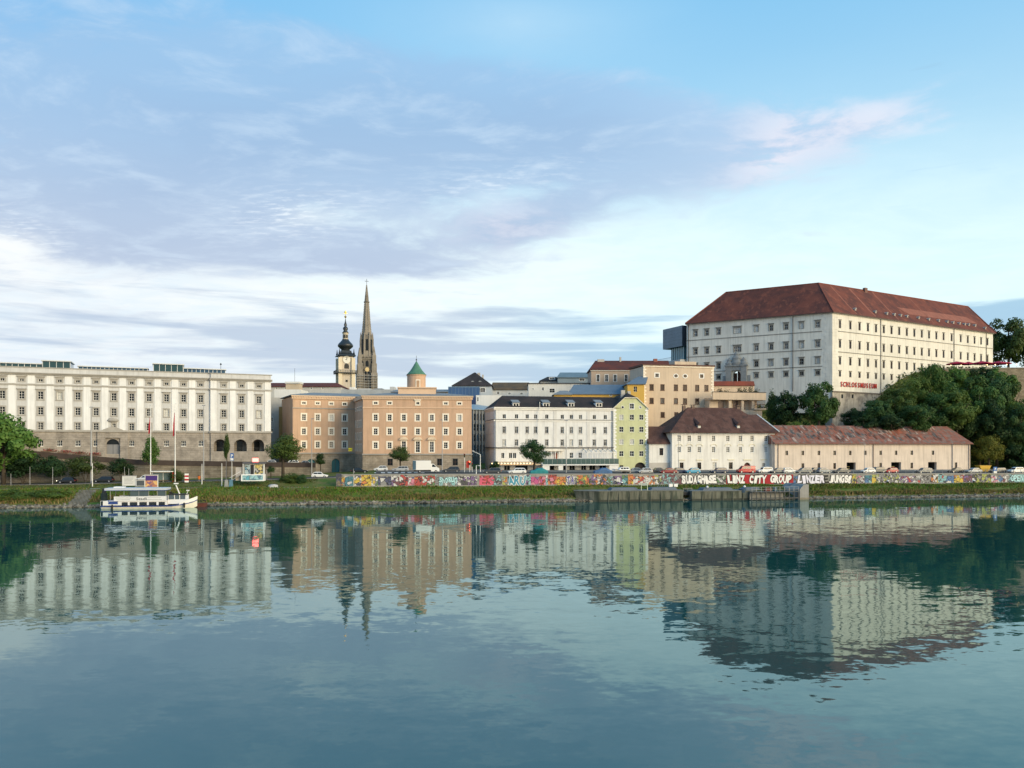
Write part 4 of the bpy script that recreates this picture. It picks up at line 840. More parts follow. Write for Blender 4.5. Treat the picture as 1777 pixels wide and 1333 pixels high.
b.box(f.u(1309), f.u(1327), -.3, -.15, Z(702), Z(701)); f.part('lattice', b, brown_f); boxes(f, 'balcony', be, [(f.u(1307), f.u(1328), -.6, 2, Z(711), Z(708.5))])
rg3 = np.random.default_rng(8)
for i, (px, hpx) in enumerate(((1252, 8), (1263, 6), (1287, 12), (1296, 10), (1306, 14), (1316, 9))):
    pt = thing('terrace_shrub', ('short grassy', 'low round', 'taller green', 'wispy olive', 'tallest brownish', 'rightmost thin')[i] + ' potted shrub on the beige roof terrace', 'shrub', (0, 0, 0), 0, 'potted shrubs on the roof terrace')
    c0 = f.p0 + f.d * f.u(px) - f.nrm * 1.4; pt.location = (c0.x, c0.y, Z(691)); ob('pot', MB().lathe([(.3, 0), (.42, .5)], 8), mat('clay_pot', (.22, .13, .09), .9), pt)
    b = MB(); hh = hpx * .2 + 1.6
    for _ in range(300): c = rg3.normal(0, 1, 3) * (.55, .4, hh * .18) + (0, 0, .5 + hh * .5); d = rg3.normal(0, .14, (3, 3)); b.face(*[tuple(c + q) for q in d])
    ob('leaves', b, leafmat('terrace_leaves', (.05, .07, .025), (.09, .085, .04), (.11, .08, .05)), pt)
# ---------------------------------------------------------------- 9: the castle
CL, CC, CR = atY(1191.5, 312.5), atY(1444, 285.0), atY(1723, 338.0)
root = thing('castle', 'huge white castle with red brown hipped roof on the hill', 'castle', (*CC, 20)); fl = Fac(root, CL, CC); fr_ = Fac(root, CC, CR)
cwl = mat('castle_grey_white_plaster', (.665, .645, .585), .9, .11, .2, .22); cwr = cwl
ctr = mat('castle_window_stone', (.23, .225, .205), .9, .15, 1.0); ln = mat('castle_string_stone', (.22, .215, .2), .9, .1)
kl, kr = fl.mpp(1380), fr_.mpp(1500)
zeave = fl.z(1444, 541.5)
ZL = lambda py: fl.z(1444, py)           # heights read at the corner
# window columns of the left front (pixel centres) and the rows read at px 1420
colL = [(1207, 1), (1226.5, 1), (1247, 1), (1279.5, 2), (1312.5, 1), (1338, 1), (1364, 1), (1391, 1), (1419, 1)]
rows = [(563, 12), (597, 12), (626, 12), (647, 8)]
for j, (py, hp) in enumerate(rows):
    for px, n in colL:
        if j == 3 and px < 1240: continue
        if j >= 2 and n == 2: continue
        x = fl.u(px); z = fl.z(1419, py)
        window(fl, x, z, (8.5 if n == 1 else 17) * .9 * kl * .8, hp * kl * .80, ctr, .28, .09, white_f if j < 2 else mat('grey_frame', (.3, .3, .29), .7), 2 * n, 2 if j < 3 else 1, hood=.2, sill=j == 3, glass='light' if (px in (1279.5,) and j == 0) else None, rnd=(.55, .92))
colR = [1457.5, 1475.5, 1491.5, 1506, 1520, 1533.5, 1547, 1560.3, 1573.5, 1586.5, 1599.5, 1612, 1624.7, 1637.3, 1651.3, 1667, 1679.3, 1691, 1702.3, 1713.5]
for j, (py, hp) in enumerate([(563, 13), (597, 13), (626.5, 12.5), (649, 9)]):
    for px in colR:
        if j == 3 and px > 1600: continue
        window(fr_, fr_.u(px), fr_.z(1457.5, py), 4.3 * kr, hp * .215 * .92, ctr, .14, .07, brown_f, 1, 2, hood=.12, sill=False, glass='brown')
zb = ZL(677); 
# portal opening
xp = fl.u(1278.5); zp0 = fl.z(1278.5, 662); fl.arches.append((xp - 1.5, zp0, xp + 1.5, fl.z(1278.5, 644), 1.6))
boxes(fl, 'portal_door', mat('castle_portal_door', (.06, .025, .015), .7, .2), [(xp - 1.5, xp - .2, 1.4, 1.5, zp0, fl.z(1278.5, 647)), (xp - .2, xp + 1.5, 1.9, 2.0, zp0, fl.z(1278.5, 644))])
wall(fl, zb - 8, zeave, cwl, 0, fl.L); wall(fr_, zb - 1, zeave, cwr, 0, fr_.L)
pst = mat('portal_stone', (.25, .26, .26), .9, .2, 1.2)
zz = lambda py: fl.z(1278.5, py); b = MB()
kp = fl.mpp(1278.5)
for sgn in (-1, 1):
    X = lambda q: xp + sgn * q * kp
    b.box(min(X(8), X(18)), max(X(8), X(18)), -1.0, .02, zp0 - 1, zz(636)); b.box(min(X(7), X(20)), max(X(7), X(20)), -1.3, .02, zz(636) + .002, zz(633.5))
    b.box(min(X(18.2), X(24)), max(X(18.2), X(24)), -.5, .02, zp0 - 1, zz(652)); b.lathe([(1.3, 0), (1.5, .6), (.8, 1.4), (.95, 1.8), (.3, 2.6), (.05, 2.9)], 10, (X(12.5), -.6, zz(633.4)), sq=.45)
b.box(xp - 8 * kp, xp + 8 * kp, -.8, .02, zz(643.2), zz(636)); b.box(xp - 7 * kp, xp + 7 * kp, -1.2, .02, zz(636) + .002, zz(633.5))
b.lathe([(1.6, 0), (2.0, .8), (1.5, 1.9), (1.7, 2.6), (.9, 3.6), (1.0, 4.0), (.3, 4.8), (.05, 5.1)], 12, (xp, -.6, zz(633.4)), sq=.4); fl.part('portal', b, pst)
# string courses
for py in (573.5, 605, 634.5): z = ZL(py); boxes(fl, 'string_course', ln, [(0, fl.L - 3.4, -.14, .02, z - .16, z + .1)])
for py in (573.5, 609.5): z = ZL(py); boxes(fr_, 'string_course', ln, [(3.2, fr_.L, -.14, .02, z - .14, z + .1)])
z = ZL(679.5); boxes(fr_, 'base_course', mat('stained_course', (.16, .14, .12), .9, .3, 1), [(-.2, fr_.L * .55, -.5, .02, z - .25, z + .25)])
for ff in (fl, fr_): boxes(ff, 'eaves_cornice', mat('castle_cornice', (.68, .66, .6), .9), [(-.1, ff.L + .1, -.5, .02, zeave - .45, zeave + .0)])
# corner quoins, each its own block
qh = (zeave - zb - 1) / 24
for side, ff in (('l', fl), ('r', fr_)):
    q1 = MB().box(0, 3.1, -.07, .02, .06, qh - .06).mesh('quoin', cwl if side == 'l' else cwr); q2 = MB().box(0, 2.1, -.07, .02, .06, qh - .06).mesh('quoin', cwl if side == 'l' else cwr)
    for i in range(24):
        o = ff.inst('quoin', q1 if i % 2 else q2, ff.L - .0 if side == 'l' else 0, zb + .4 + i * qh)
        if side == 'l': o.scale = (-1, 1, 1)
for ff, lst in ((fl, (1195, 1376)), (fr_, (1528, 1655, 1711))):
    for px in lst: b = MB(); b.tube([(ff.u(px), -.18, zb), (ff.u(px), -.18, zeave - .3)], .12); ff.part('downpipe', b, mat('castle_pipe', (.10, .085, .075), .6))
# stone substructure under the right front
sub = mat('castle_base_stone', (.40, .365, .31), .95, .3, .35, .45, col2=(.20, .18, .165), f2=(.48, .66), s2=.25)
for px in (1461, 1479): window(fr_, fr_.u(px), fr_.z(px, 688), 1.0, 1.4, None, 0, .02, brown_f, 1, 1, glass='dark', sill=False)
hs_ = [h for h in fr_.holes if h[3] < zb - .5]
f_sub = Fac(root, tuple(Vector(CC) + fr_.nrm * .35 + fr_.d * -.3), tuple(Vector(CR) + fr_.nrm * .35)); f_sub.holes = hs_
wall(f_sub, 8, zb - .8, sub, 0, f_sub.L, 3, 'substructure')
# roof
def off(p, d, q): return p + Vector((-d.y, d.x)) * q
def isect(p, d, q, e):
    m = (q - p); den = d.x * e.y - d.y * e.x; t = (m.x * e.y - m.y * e.x) / den; return p + d * t
V = lambda v: Vector(v[:2]); o_ = .9; dh = 11.0
def corner(q): return isect(off(V(CL), fl.d, q), fl.d, off(V(CC), fr_.d, q), fr_.d)
E = corner(-o_); Rc = corner(dh); Ic = corner(2 * dh)
def on(base, d, px):   # point of the line at a given column
    u = (px - CX) / F; Y = (base.x * d.y - base.y * d.x) / (u * d.y - d.x) if False else None
    t = (u * base.y - base.x) / (d.x - u * d.y); return base + d * t
RL = on(off(V(CL), fl.d, dh), fl.d, 1259.5); RR = on(off(V(CC), fr_.d, dh), fr_.d, 1680)
EL = on(off(V(CL), fl.d, -o_), fl.d, 1189); ER = off(V(CC), fr_.d, -o_) + fr_.d * (fr_.L + o_)
BL = EL + Vector((-fl.d.y, fl.d.x)) * (2 * dh + o_); BR = ER + Vector((-fr_.d.y, fr_.d.x)) * (2 * dh + o_)
zR = CH + (HY - 491.5) / F * Rc.y; z0 = zeave + .02
P = lambda v, z: (v.x - CC[0], v.y - CC[1], z - 20)
crf = roofmat('castle_tile_roof', (.15, .05, .036), (.088, .036, .031), (.20, .068, .045), row=2.2, streak=.2, s2=.16)
b = MB(); e, r, i_ = P(E, z0), P(Rc, zR), P(Ic, z0)
# two-pitch front slopes: the lower third a little flatter
def slope(a, c, d, g):
    q = .30; m1 = tuple(a[k] + (g[k] - a[k]) * q - (.22 if k == 2 else 0) for k in range(3)); m2 = tuple(c[k] + (d[k] - c[k]) * q - (.22 if k == 2 else 0) for k in range(3))
    b.face(a, c, m2, m1); b.face(m1, m2, d, g)
slope(P(EL, z0), e, r, P(RL, zR)); slope(e, P(ER, z0), P(RR, zR), r)
b.face(P(BL, z0), P(EL, z0), P(RL, zR)); b.face(P(ER, z0), P(BR, z0), P(RR, zR)); b.face(P(RL, zR), r, i_, P(BL, z0)); b.face(r, P(RR, zR), P(BR, z0), i_)
rf = ob('roof', b, crf, root); 
b = MB(); 
for p, q in ((EL, E), (E, ER), (ER, BR), (BL, EL)): b.rings([[P(p, z0 - .35), P(p, z0 - .01), P(q, z0 - .01), P(q, z0 - .35)], [tuple(np.array(P(v, z)) + np.array([0, .25, 0])) for v, z in ((p, z0 - .35), (p, z0 - .01), (q, z0 - .01), (q, z0 - .35))]])
ob('gutter', b, mat('castle_gutter', (.09, .05, .04), .7), root)
b = MB(); b.tube([P(RL, zR + .05), P(Rc, zR + .05), P(RR, zR + .05)], .22); b.tube([P(E, z0 + .1), P(Rc, zR + .05)], .2); b.tube([P(EL, z0 + .1), P(RL, zR)], .2); b.tube([P(ER, z0 + .1), P(RR, zR)], .2); ob('ridge_tiles', b, mat('ridge_red', (.20, .06, .04), .85, .2), rf)
# brighter repaired strips on the long slope, following it
sd_ = fr_.d; inn = Vector((-sd_.y, sd_.x)); rep = mat('repaired_tiles', (.23, .085, .058), .85, .25, .6)
def on_slope(x, v):
    ee = E + sd_ * x; z = z0 + (zR - z0) * v - (.22 * min(v / .3, (1 - v) / .7)); p_ = ee + inn * ((dh + o_) * v) ; return P(p_, z + .05)
for x, w_ in ((13, .7), (24, .9), (38, .7), (62, .5)):
    b = MB(); sh = 10.0
    for v0, v1 in ((.02, .3), (.3, .97)):
        q = [on_slope(x + w_ * s + 8 * (1 - v) * 0 , v) for v, s in ((v0, 0), (v0, 1), (v1, 1), (v1, 0))]; b.face(*q)
    ob('roof_seam', b, rep, rf)
b = MB(); b.face(on_slope(50, .30), on_slope(98, .30), on_slope(94, .52), on_slope(46, .52)); ob('repaired_roof_field', b, rep, rf)
dmm = MB(); dmm.box(-.35, .35, -.5, .9, -.3, .35); dmm.prism([(-.5, .36), (.5, .36), (0, .75)], -.7, 1.0); dme = dmm.mesh('roof_dormer', mat('dormer_pale', (.40, .36, .32), .8))
for px in (1483, 1518, 1538, 1551, 1562, 1573, 1593, 1611, 1628, 1643, 1653, 1664, 1673, 1680, 1691, 1706):
    t = on(E + inn * 2.0, sd_, px); v = .17 if px < 1700 else .12; x = (t - E).dot(sd_); p_ = on_slope(x, v); link('roof_dormer', dme, root, p_, fr_.ang)
p_ = on_slope((on(Rc, sd_, 1494) - Rc).dot(sd_) + 9, .96); ob('chimney', MB().box(-.8, .8, -.5, .5, -1.0, 1.3), mat('castle_chimney', (.18, .10, .08), .9), root, p_, fr_.ang)
# wall lettering
def text_mesh(txt, size, m_, bold=.02, ext=.04):
    cu = bpy.data.curves.new('txt', 'FONT'); cu.body = txt; cu.size = size; cu.offset = bold; cu.extrude = ext; cu.resolution_u = 3; cu.align_x = 'CENTER'
    to = bpy.data.objects.new('txt', cu); me = bpy.data.meshes.new_from_object(to); bpy.data.objects.remove(to)
    me.materials.clear(); me.materials.append(m_); return me
redm = mat('red_letters', (.42, .03, .02), .5, .05)
word = 'SCHLOSSMUSEUM'; xa, xb = fr_.u(1459.5), fr_.u(1518.5); zl = fr_.z(1490, 672.5)
for i, ch_ in enumerate(word):
    me = text_mesh(ch_, 2.35, redm, .06, .06); x = xa + (xb - xa) * i / (len(word) - 1)
    o = fr_.inst('letter', me, x, zl, -.25); o.rotation_euler = (R(90), 0, fr_.ang); o.scale = (.80, 1.05, 1)
# modern steel wing at the castle's left
S0_, S1_ = atY(1150.5, 327), atY(1184, 315)
root = thing('steel_wing', 'dark grey steel box on a glass storey at the left end of the castle', 'building', (*S0_, 22)); f = Fac(root, S0_, S1_); Z = lambda py: f.z(1165, py)
steel = mat('dark_steel_cladding', (.05, .065, .085), .45, .15, .3, spec=.5)
ww = f.L
bx_ = boxes(f, 'steel_box', steel, [(0, f.L, 0, 12, Z(604), Z(569))])
pnl = MB().box(.03, ww / 2 - .03, -.08, -.01, .03, (Z(569) - Z(604)) / 6 - .03).mesh('cladding_panel', mat('steel_panel', (.17, .205, .24), .5, .15, .4, spec=.4))
for i in range(2):
    for j in range(6): f.inst('cladding_panel', pnl, i * ww / 2, Z(604) + j * (Z(569) - Z(604)) / 6)
xg0, xg1 = f.u(1160), f.u(1182)
gl_ = boxes(f, 'glass_storey', mat('pale_teal_glass', (.10, .23, .26), .1, .15, .3, spec=.6), [(xg0, xg1, 1.5, 10, Z(628), Z(604.1))])
b = MB(); [b.box(xg0 + (xg1 - xg0) * i / 6 - .06, xg0 + (xg1 - xg0) * i / 6 + .06, 1.36, 1.48, Z(628), Z(604.1)) for i in range(7)]; ob('mullions', b, steel, gl_)
boxes(f, 'core', steel, [(xg1 + .1, f.L + 6, 4, 11, 22, Z(604.1))]); boxes(f, 'podium', mat('podium_concrete', (.42, .42, .41), .8), [(f.u(1148), f.L + 2, -2.5, 12, 20, Z(628))])
b = MB(); zq = Z(628)
for i in range(14): xx = f.u(1149) + i * .72; b.box(xx - .03, xx + .03, -2.4, -2.34, zq, zq + 1.3)
b.box(f.u(1149), f.u(1149) + 9.6, -2.42, -2.32, zq + 1.3, zq + 1.38); f.part('railing', b, steel)
# ramp wall with tiled coping below the castle front
q0, q1 = atY(1238, 290), atY(1309, 290); root = thing('tiled_ramp_wall', 'low wall with red tiled top below the castle portal', 'wall', (*q0, 28)); f = Fac(root, q0, q1)
boxes(f, 'wall', be, [(0, f.L, 0, .8, 24, f.z(1270, 669))])
b = MB(); b.rings([[(0, -.6, f.z(1270, 669.5)), (f.L, -.6, f.z(1270, 669.5)), (f.L, .5, f.z(1270, 661.5)), (0, .5, f.z(1270, 661.5))], [(0, -.4, f.z(1270, 670)), (f.L, -.4, f.z(1270, 670)), (f.L, 1.4, f.z(1270, 669)), (0, 1.4, f.z(1270, 669))]]); f.part('tile_coping', b, roofmat('coping_tiles', (.22, .06, .04), (.15, .05, .04)))

# ---------------------------------------------------------------- 10: houses further back
def back_house(name, label, px0, px1, Y, pyt, pyb, wm, win=None, roofm=None, ridge=None, pxr=None, depth=12, cat='house', slope_y=None, Y1=None):
    p0, p1 = atY(px0, Y), atY(px1, Y1 or Y); root = thing(name, label, cat, (*p0, 8)); f = Fac(root, p0, p1); zt = f.z(px0, pyt)
    for px, py, w_, h_, g_ in (win or []): window(f, f.u(px), f.z(px, py), w_ * Y / F, h_ * Y / F, white_f if name != 'yellow_house' else None, .18, .05, white_f, 2, 2, glass=g_, sill=False)
    wall(f, 5, zt, wm, 0, f.L, depth)
    if roofm:
        ry = depth * .5 if slope_y is None else slope_y; Yr = Y + ry; zr = CH + (HY - ridge) / F * Yr; s_ = Yr / Y
        a, c = (pxr or (px0, px1)); X = lambda px: f.u(px) + (px - CX) / F * ry
        roof(f, roofm, -.5, f.L + .5, -.6, depth + .5, zt + .05, X(a), X(c), zr, ry=ry)
    return f, zt
greyw = mat('grey_render', (.46, .46, .45), .9, .08, .3, .1); offw = mat('off_white_render', (.66, .65, .62), .9, .07, .3, .1); yelw = mat('yellow_render', (.60, .38, .09), .9, .07, .3, .1); taup = mat('taupe_render', (.45, .35, .27), .9, .07, .3, .1)
rbr = roofmat('red_brown_roof', (.13, .04, .03), (.085, .035, .032)); sbl = mat('blue_standing_seam', (.12, .17, .23), .7, .12, .5, spec=.2); slate = roofmat('slate_roof', (.03, .028, .03), (.05, .042, .044)); brn = roofmat('old_brown_roof', (.15, .10, .055), (.09, .07, .05))
f, z = back_house('red_roofed_house', 'taupe house with red brown roof and tall white windows below the castle', 1026, 1160, 296, 641.5, 690, taup, [(px, 656.3, 5.2, 12, 'dark') for px in (1037.7, 1052.6, 1067.4, 1086.6, 1104.6)], rbr, 626, (1033, 1160), 14)
boxes(f, 'eaves_board', offw, [(-.3, f.L, -.35, .02, z - .5, z - .1)]); [boxes(f, 'chimney', mat('chimney_plaster', (.45, .43, .4), .9, .2), [q]) for q in [(f.u(1040), f.u(1052), 6, 7.4, z + 1, f.z(1045, 620.5)), (f.u(1079), f.u(1082), 6, 7, z + 1, f.z(1080, 616.5))]]; boxes(f, 'brick_stack', mat('brick_chimney', (.3, .12, .09), .9, .2), [(f.u(1139.5), f.u(1146), 6, 7.5, z + 1, f.z(1142, 619.5))])
f, z = back_house('yellow_house', 'yellow block with blue hipped roof against the tall beige house', 1089, 1118, 270, 666.5, 700, yelw, [(1102.5, 675.5, 6, 9, 'dark')], sbl, 653.5, (1108, 1125), 14)
f, z = back_house('blue_roofed_house', 'low yellow house under a long blue metal roof behind the hotel', 988, 1092, 275, 684, 700, yelw, [(1060, 686, 3, 2.4, 'dark')], sbl, 667.8, (996, 1092), 12)
f, z = back_house('yellow_dormer_block', 'small yellow curved block left of the blue metal roof', 962, 991, 268, 684.5, 700, yelw, None, lead, 678, (972, 985), 8)
f, z = back_house('penthouse_block', 'white flat roofed penthouse block behind the hotel roof', 917, 1022, 300, 666, 700, offw, [(925, 675, 2.5, 2.5, 'dark'), (942, 675, 4, 5, 'mid'), (958, 678, 9, 7, 'dark')], None, None, None, 12)
boxes(f, 'roof_edge', dline, [(-.3, f.L + .3, -.4, 12.3, z + .01, z + .3)])
f, z = back_house('grey_attic_house', 'grey blue sheet metal attic roofs behind the white penthouse block', 968, 1030, 330, 655, 700, mat('blue_grey_cladding', (.24, .30, .34), .6, .15, .3), [(1010, 659, 9, 4, 'dark')], mat('grey_blue_roof', (.15, .20, .23), .6, .2, .4), 646.5, (972, 1030), 14)
f, z = back_house('stepped_attic_house', 'small dark stepped attic left of the grey blue roofs', 938, 968, 334, 661, 700, greyw, [(958, 657, 9, 3, 'dark')], slate, 654, (950, 968), 12)
f, z = back_house('brown_roofed_house', 'white house with long weathered brown roof behind the hotel', 852, 918, 320, 676, 700, offw, [(864.5, 682, 4, 4, 'dark'), (884, 683, 4, 3, 'dark'), (905, 683, 4, 3, 'dark')], brn, 663.8, (855, 918), 14)
f, z = back_house('pyramid_roofed_house', 'house with black pyramid roof and two round dormers', 786, 853, 300, 669.5, 700, mat('pale_blue_render', (.42, .47, .52), .9, .08), [(838, 677, 8, 7, 'mid')], slate, 646.5, (823, 825), 16, slope_y=7)
for px in (820, 833):
    yd = 1.6; x = f.u(px) + (px - CX) / F * yd; zz = CH + (HY - 664.5) / F * (f.Y(px) + yd); b = MB(); b.rings([[(x + .85 * math.cos(2 * math.pi * j / 12), yy, zz + .85 * math.sin(2 * math.pi * j / 12)) for j in range(12)] for yy in (yd, yd + 3)]); d = f.part('round_dormer', b, lead)
    b = MB(); b.face(*[(x + .6 * math.cos(2 * math.pi * j / 12), yd - .02, zz + .6 * math.sin(2 * math.pi * j / 12)) for j in range(12)]); ob('pane', b, GL['light'](), d)
[boxes(f, 'chimney', mat('chimney_plaster', (.45, .43, .4), .9, .2), [q]) for q in [(f.u(827), f.u(832), 7, 8.5, z + 3, f.z(830, 644)), (f.u(835), f.u(838), 7.5, 8.5, z + 2, f.z(836, 647))]]
f, z = back_house('blue_glass_annex', 'blue glass box below the black pyramid roof', 778, 832, 285, 671.5, 700, mat('blue_curtain_glass', (.03, .085, .20), .12, .35, .12, spec=.5), None, None, None, None, 10)
b = MB(); [b.box(f.L * i / 9 - .05, f.L * i / 9 + .05, -.1, -.01, 8, z) for i in range(10)]; b.box(0, f.L, -.12, -.01, z - .2, z + .1); f.part('mullions', b, mat('blue_mullion', (.12, .2, .3), .5))
f, z = back_house('white_penthouse', 'plain white penthouse wall left of the hotel roof', 826, 871, 281, 686, 705, offw, [(829, 693, 3, 7, 'dark')], None, None, None, 8)
f, z = back_house('pale_street_house', 'pale grey house glimpsed between the palace and apricot building', 466, 498, 262, 690, 780, greyw, [(472, 728, 3, 7, 'dark'), (472, 748, 3, 7, 'dark')], None, None, None, 14)
f, z = back_house('white_roof_block', 'white stair block above the roofs right of the palace', 476, 522, 275, 676, 700, offw, None, None, None, None, 10)
boxes(f, 'vent_house', mat('buff_render', (.46, .38, .28), .9, .1), [(f.u(493), f.u(517), 2, 6, z, f.z(505, 663))]); boxes(f, 'vent_louvre', mat('louvre_white', (.6, .6, .58), .7), [(f.u(492), f.u(518), 1.5, 6.5, f.z(505, 664.8), f.z(505, 661.8))])
b = MB(); b.tube([(f.u(506), 4, z), (f.u(506), 4, f.z(506, 637))], .05); f.part('antenna', b, iron)
f, z = back_house('far_red_roof', 'far dark red roof range behind the apricot building', 455, 592, 330, 671, 690, greyw, [(px, 674, 3, 3, 'dark') for px in (480, 495, 540, 560)], rbr, 664.5, (458, 585), 14)
f, z = back_house('olive_street_house', 'narrow olive house beside the apricot building', 484, 500, 256, 706, 780, mat('olive_render', (.30, .23, .11), .9, .1), [(495, 728, 2.5, 7, 'dark'), (495, 748, 2.5, 7, 'dark')], None, None, None, 12)
f, z = back_house('flat_roof_plant', 'flat roofs with pale plant rooms in front of the cathedral', 592, 700, 330, 676, 700, mat('plant_grey', (.35, .37, .39), .8, .2, .3), None, None, None, None, 20)
for i, (a, c, t) in enumerate(((604, 612, 671), (618, 640, 673), (645, 660, 672.5), (664, 690, 674), (672, 680, 669))): boxes(f, 'plant_room', (offw, greyw, lead, offw, greyw)[i], [(f.u(a), f.u(c), 3 + i, 9 + i, z, f.z((a + c) / 2, t))])
f, z = back_house('domed_roof_block', 'buff roofs with small cupolas behind the green turret', 680, 790, 300, 680, 700, mat('buff_render', (.46, .38, .28), .9, .1), None, lead, 676, (690, 780), 14)

# ---------------------------------------------------------------- 11: church towers
Yb = 430.0; kb = Yb / F; c0 = atY(599.5, Yb); root = thing('baroque_tower', 'cream baroque church tower with black onion dome and clock', 'church tower', (*c0, 12), R(22)); zf = lambda py: zpy(py, Yb) - 12
tc = mat('tower_cream', (.66, .57, .43), .85, .08, .3, .1); tcd = mat('tower_plaster', (.52, .46, .39), .9, .1, .3, .15); onion = mat('black_copper', (.018, .022, .026), .4, .2, .6, spec=.5); gold = mat('gilding', (.75, .45, .12), .35, .1, metal=.8)
hw = 11.2 * kb; b = MB(); b.box(-hw, hw, -hw, hw, -6, zf(620)); ob('shaft', b, tcd, root)
for sx in (-1, 1):
    for sy in (-1, 1): ob('corner_pilaster', MB().box(sx * hw - 1.0, sx * hw + .95 * (1 if sx > 0 else 1) - (0 if sx > 0 else .0), sy * hw - 1.0, sy * hw + .9, -6, zf(622)), tc, root)
b = MB(); g = hw + 2.0; b.box(-g, g, -g, g, zf(649), zf(647.6)); ob('gallery', b, iron, root)
b = MB()
for i in range(13):
    q = -g + 2 * g * i / 12
    for a in (-g, g): b.box(q - .06, q + .06, a - .06, a + .06, zf(647.6), zf(644)); b.box(a - .06, a + .06, q - .06, q + .06, zf(647.6), zf(644))
for a in (-g, g): b.box(-g, g, a - .08, a + .08, zf(644), zf(643.5)); b.box(a - .08, a + .08, -g, g, zf(644), zf(643.5))
ob('gallery_railing', b, iron, root)
for ang in (0, 1, 2, 3):
    fr2 = link('face', None, root, (0, 0, 0), ang * math.pi / 2) if False else None
    ca, sa = math.cos(ang * math.pi / 2), math.sin(ang * math.pi / 2); rot = ang * math.pi / 2
    b = MB(); n = 20; r_ = 2.0; b.rings([[(r_ * math.cos(2 * math.pi * j / n), y, zf(625.5) + r_ * math.sin(2 * math.pi * j / n)) for j in range(n)] for y in (-hw - .35, -hw + .1)]); ck = ob('clock', b, mat('clock_white', (.7, .68, .62), .6), root, (0, 0, 0), rot)
    b = MB(); b.box(-.12, .12, -hw - .42, -hw - .36, zf(625.5) - .2, zf(625.5) + 1.5); b.box(-.9, .1, -hw - .42, -hw - .36, zf(625.5) - .12, zf(625.5) + .12); b.box(-1.3, 1.3, -hw - .4, -hw - .355, zf(622.4), zf(621.9)); ob('clock_hands', b, iron, ck)
    b = MB(); b.prism([(1.25 * q, zz) for q, zz in ((-1, zf(641)), (1, zf(641)), (1, zf(634)), (0, zf(631.5)), (-1, zf(634)))], -hw - .06, -hw + .1); ob('belfry_window', b, GL['dark'](), root, (0, 0, 0), rot)
    b = MB(); b.prism([(q * .6, zz) for q, zz in ((-1, zf(664)), (1, zf(664)), (1, zf(660)), (-1, zf(660)))], -hw - .06, -hw + .1); ob('slit_window', b, GL['dark'](), root, (0, 0, 0), rot)
b = MB(); q2 = math.sqrt(2); L = [(15.6, 619), (14.2, 616.5), (9.5, 613), (7.8, 609)]
b.rings([[(s1 * r_ * kb, s2 * r_ * kb, zf(py)) for s1, s2 in ((-1, -1), (1, -1), (1, 1), (-1, 1))] for r_, py in L]); ob('skirt_roof', b, onion, root)
b = MB(); b.lathe([(r_ * kb, zf(py)) for r_, py in ((8.0, 609.2), (7.2, 607), (9.5, 605), (13, 601.8), (13.4, 599.5), (11.5, 596.5), (8, 593), (5.6, 590), (5.8, 589))], 20); ob('onion_dome', b, onion, root, smooth=True)
b = MB(); b.lathe([(4.6 * kb, zf(589)), (4.6 * kb, zf(579.5)), (5.6 * kb, zf(579)), (5.6 * kb, zf(578))], 8); lt = ob('lantern', b, tc, root)
for i in range(8): a = math.pi / 8 + i * math.pi / 4; ob('lantern_opening', MB().box(-.42, .42, -4.5 * kb, -4.3 * kb, zf(587.5), zf(581)), GL['dark'](), lt, (0, 0, 0), a)
b = MB(); b.lathe([(r_ * kb, zf(py)) for r_, py in ((6.0, 577.9), (3.8, 575.5), (3.2, 573.5), (4.6, 571), (3.8, 568.5), (1.8, 566.5), (2.8, 564.2), (2.0, 562), (.9, 558), (.4, 553))], 14); ob('upper_onion', b, onion, root, smooth=True)
b = MB(); b.tube([(0, 0, zf(554)), (0, 0, zf(541))], .14); b.lathe([(.1, -.7), (.75, 0), (.1, .7)], 10, (0, 0, zf(550))); b.box(-1.0, 1.0, -.12, .12, zf(544.6), zf(544)); b.lathe([(.1, -.9), (.7, 0), (.1, .9)], 8, (0, 0, zf(542)), sq=.3); ob('finial', b, gold, root)
for sx in (-1, 1):
    for sy in (-1, 1): ob('urn', MB().lathe([(.3, 0), (.6, .8), (.35, 1.6), (.1, 3.4)], 8, (sx * hw * 1.1, sy * hw * 1.1, zf(617.5))), onion, root)

Yd = 640.0; kd = Yd / F; c0 = atY(636.3, Yd); root = thing('cathedral_spire', 'tall brown neo-gothic cathedral tower with crocketed stone spire', 'church tower', (*c0, 14), R(14)); zf = lambda py: zpy(py, Yd) - 14
gs = mat('sandstone_brown', (.26, .23, .195), .95, .25, .25, .35); gsd = mat('dark_sandstone', (.155, .14, .122), .95, .25, .25, .3)
hw = 12.0 * kd; b = MB(); b.box(-hw, hw, -hw, hw, -8, zf(622)); ob('tower', b, gsd, root)
for sx in (-1, 1):
    for sy in (-1, 1):
        b = MB(); x, y = sx * hw, sy * hw
        for wv, za, zb_ in ((2.5, -8, zf(648)), (2.0, zf(648) - .1, zf(632)), (1.5, zf(632) - .1, zf(618))): b.box(x - wv, x + wv, y - wv, y + wv, za, zb_)
        b.rings([[(x + s1 * 1.3, y + s2 * 1.3, zf(618)) for s1, s2 in ((-1, -1), (1, -1), (1, 1), (-1, 1))], [(x + s1 * .1, y + s2 * .1, zf(602)) for s1, s2 in ((-1, -1), (1, -1), (1, 1), (-1, 1))]]); ob('corner_buttress', b, gs, root)
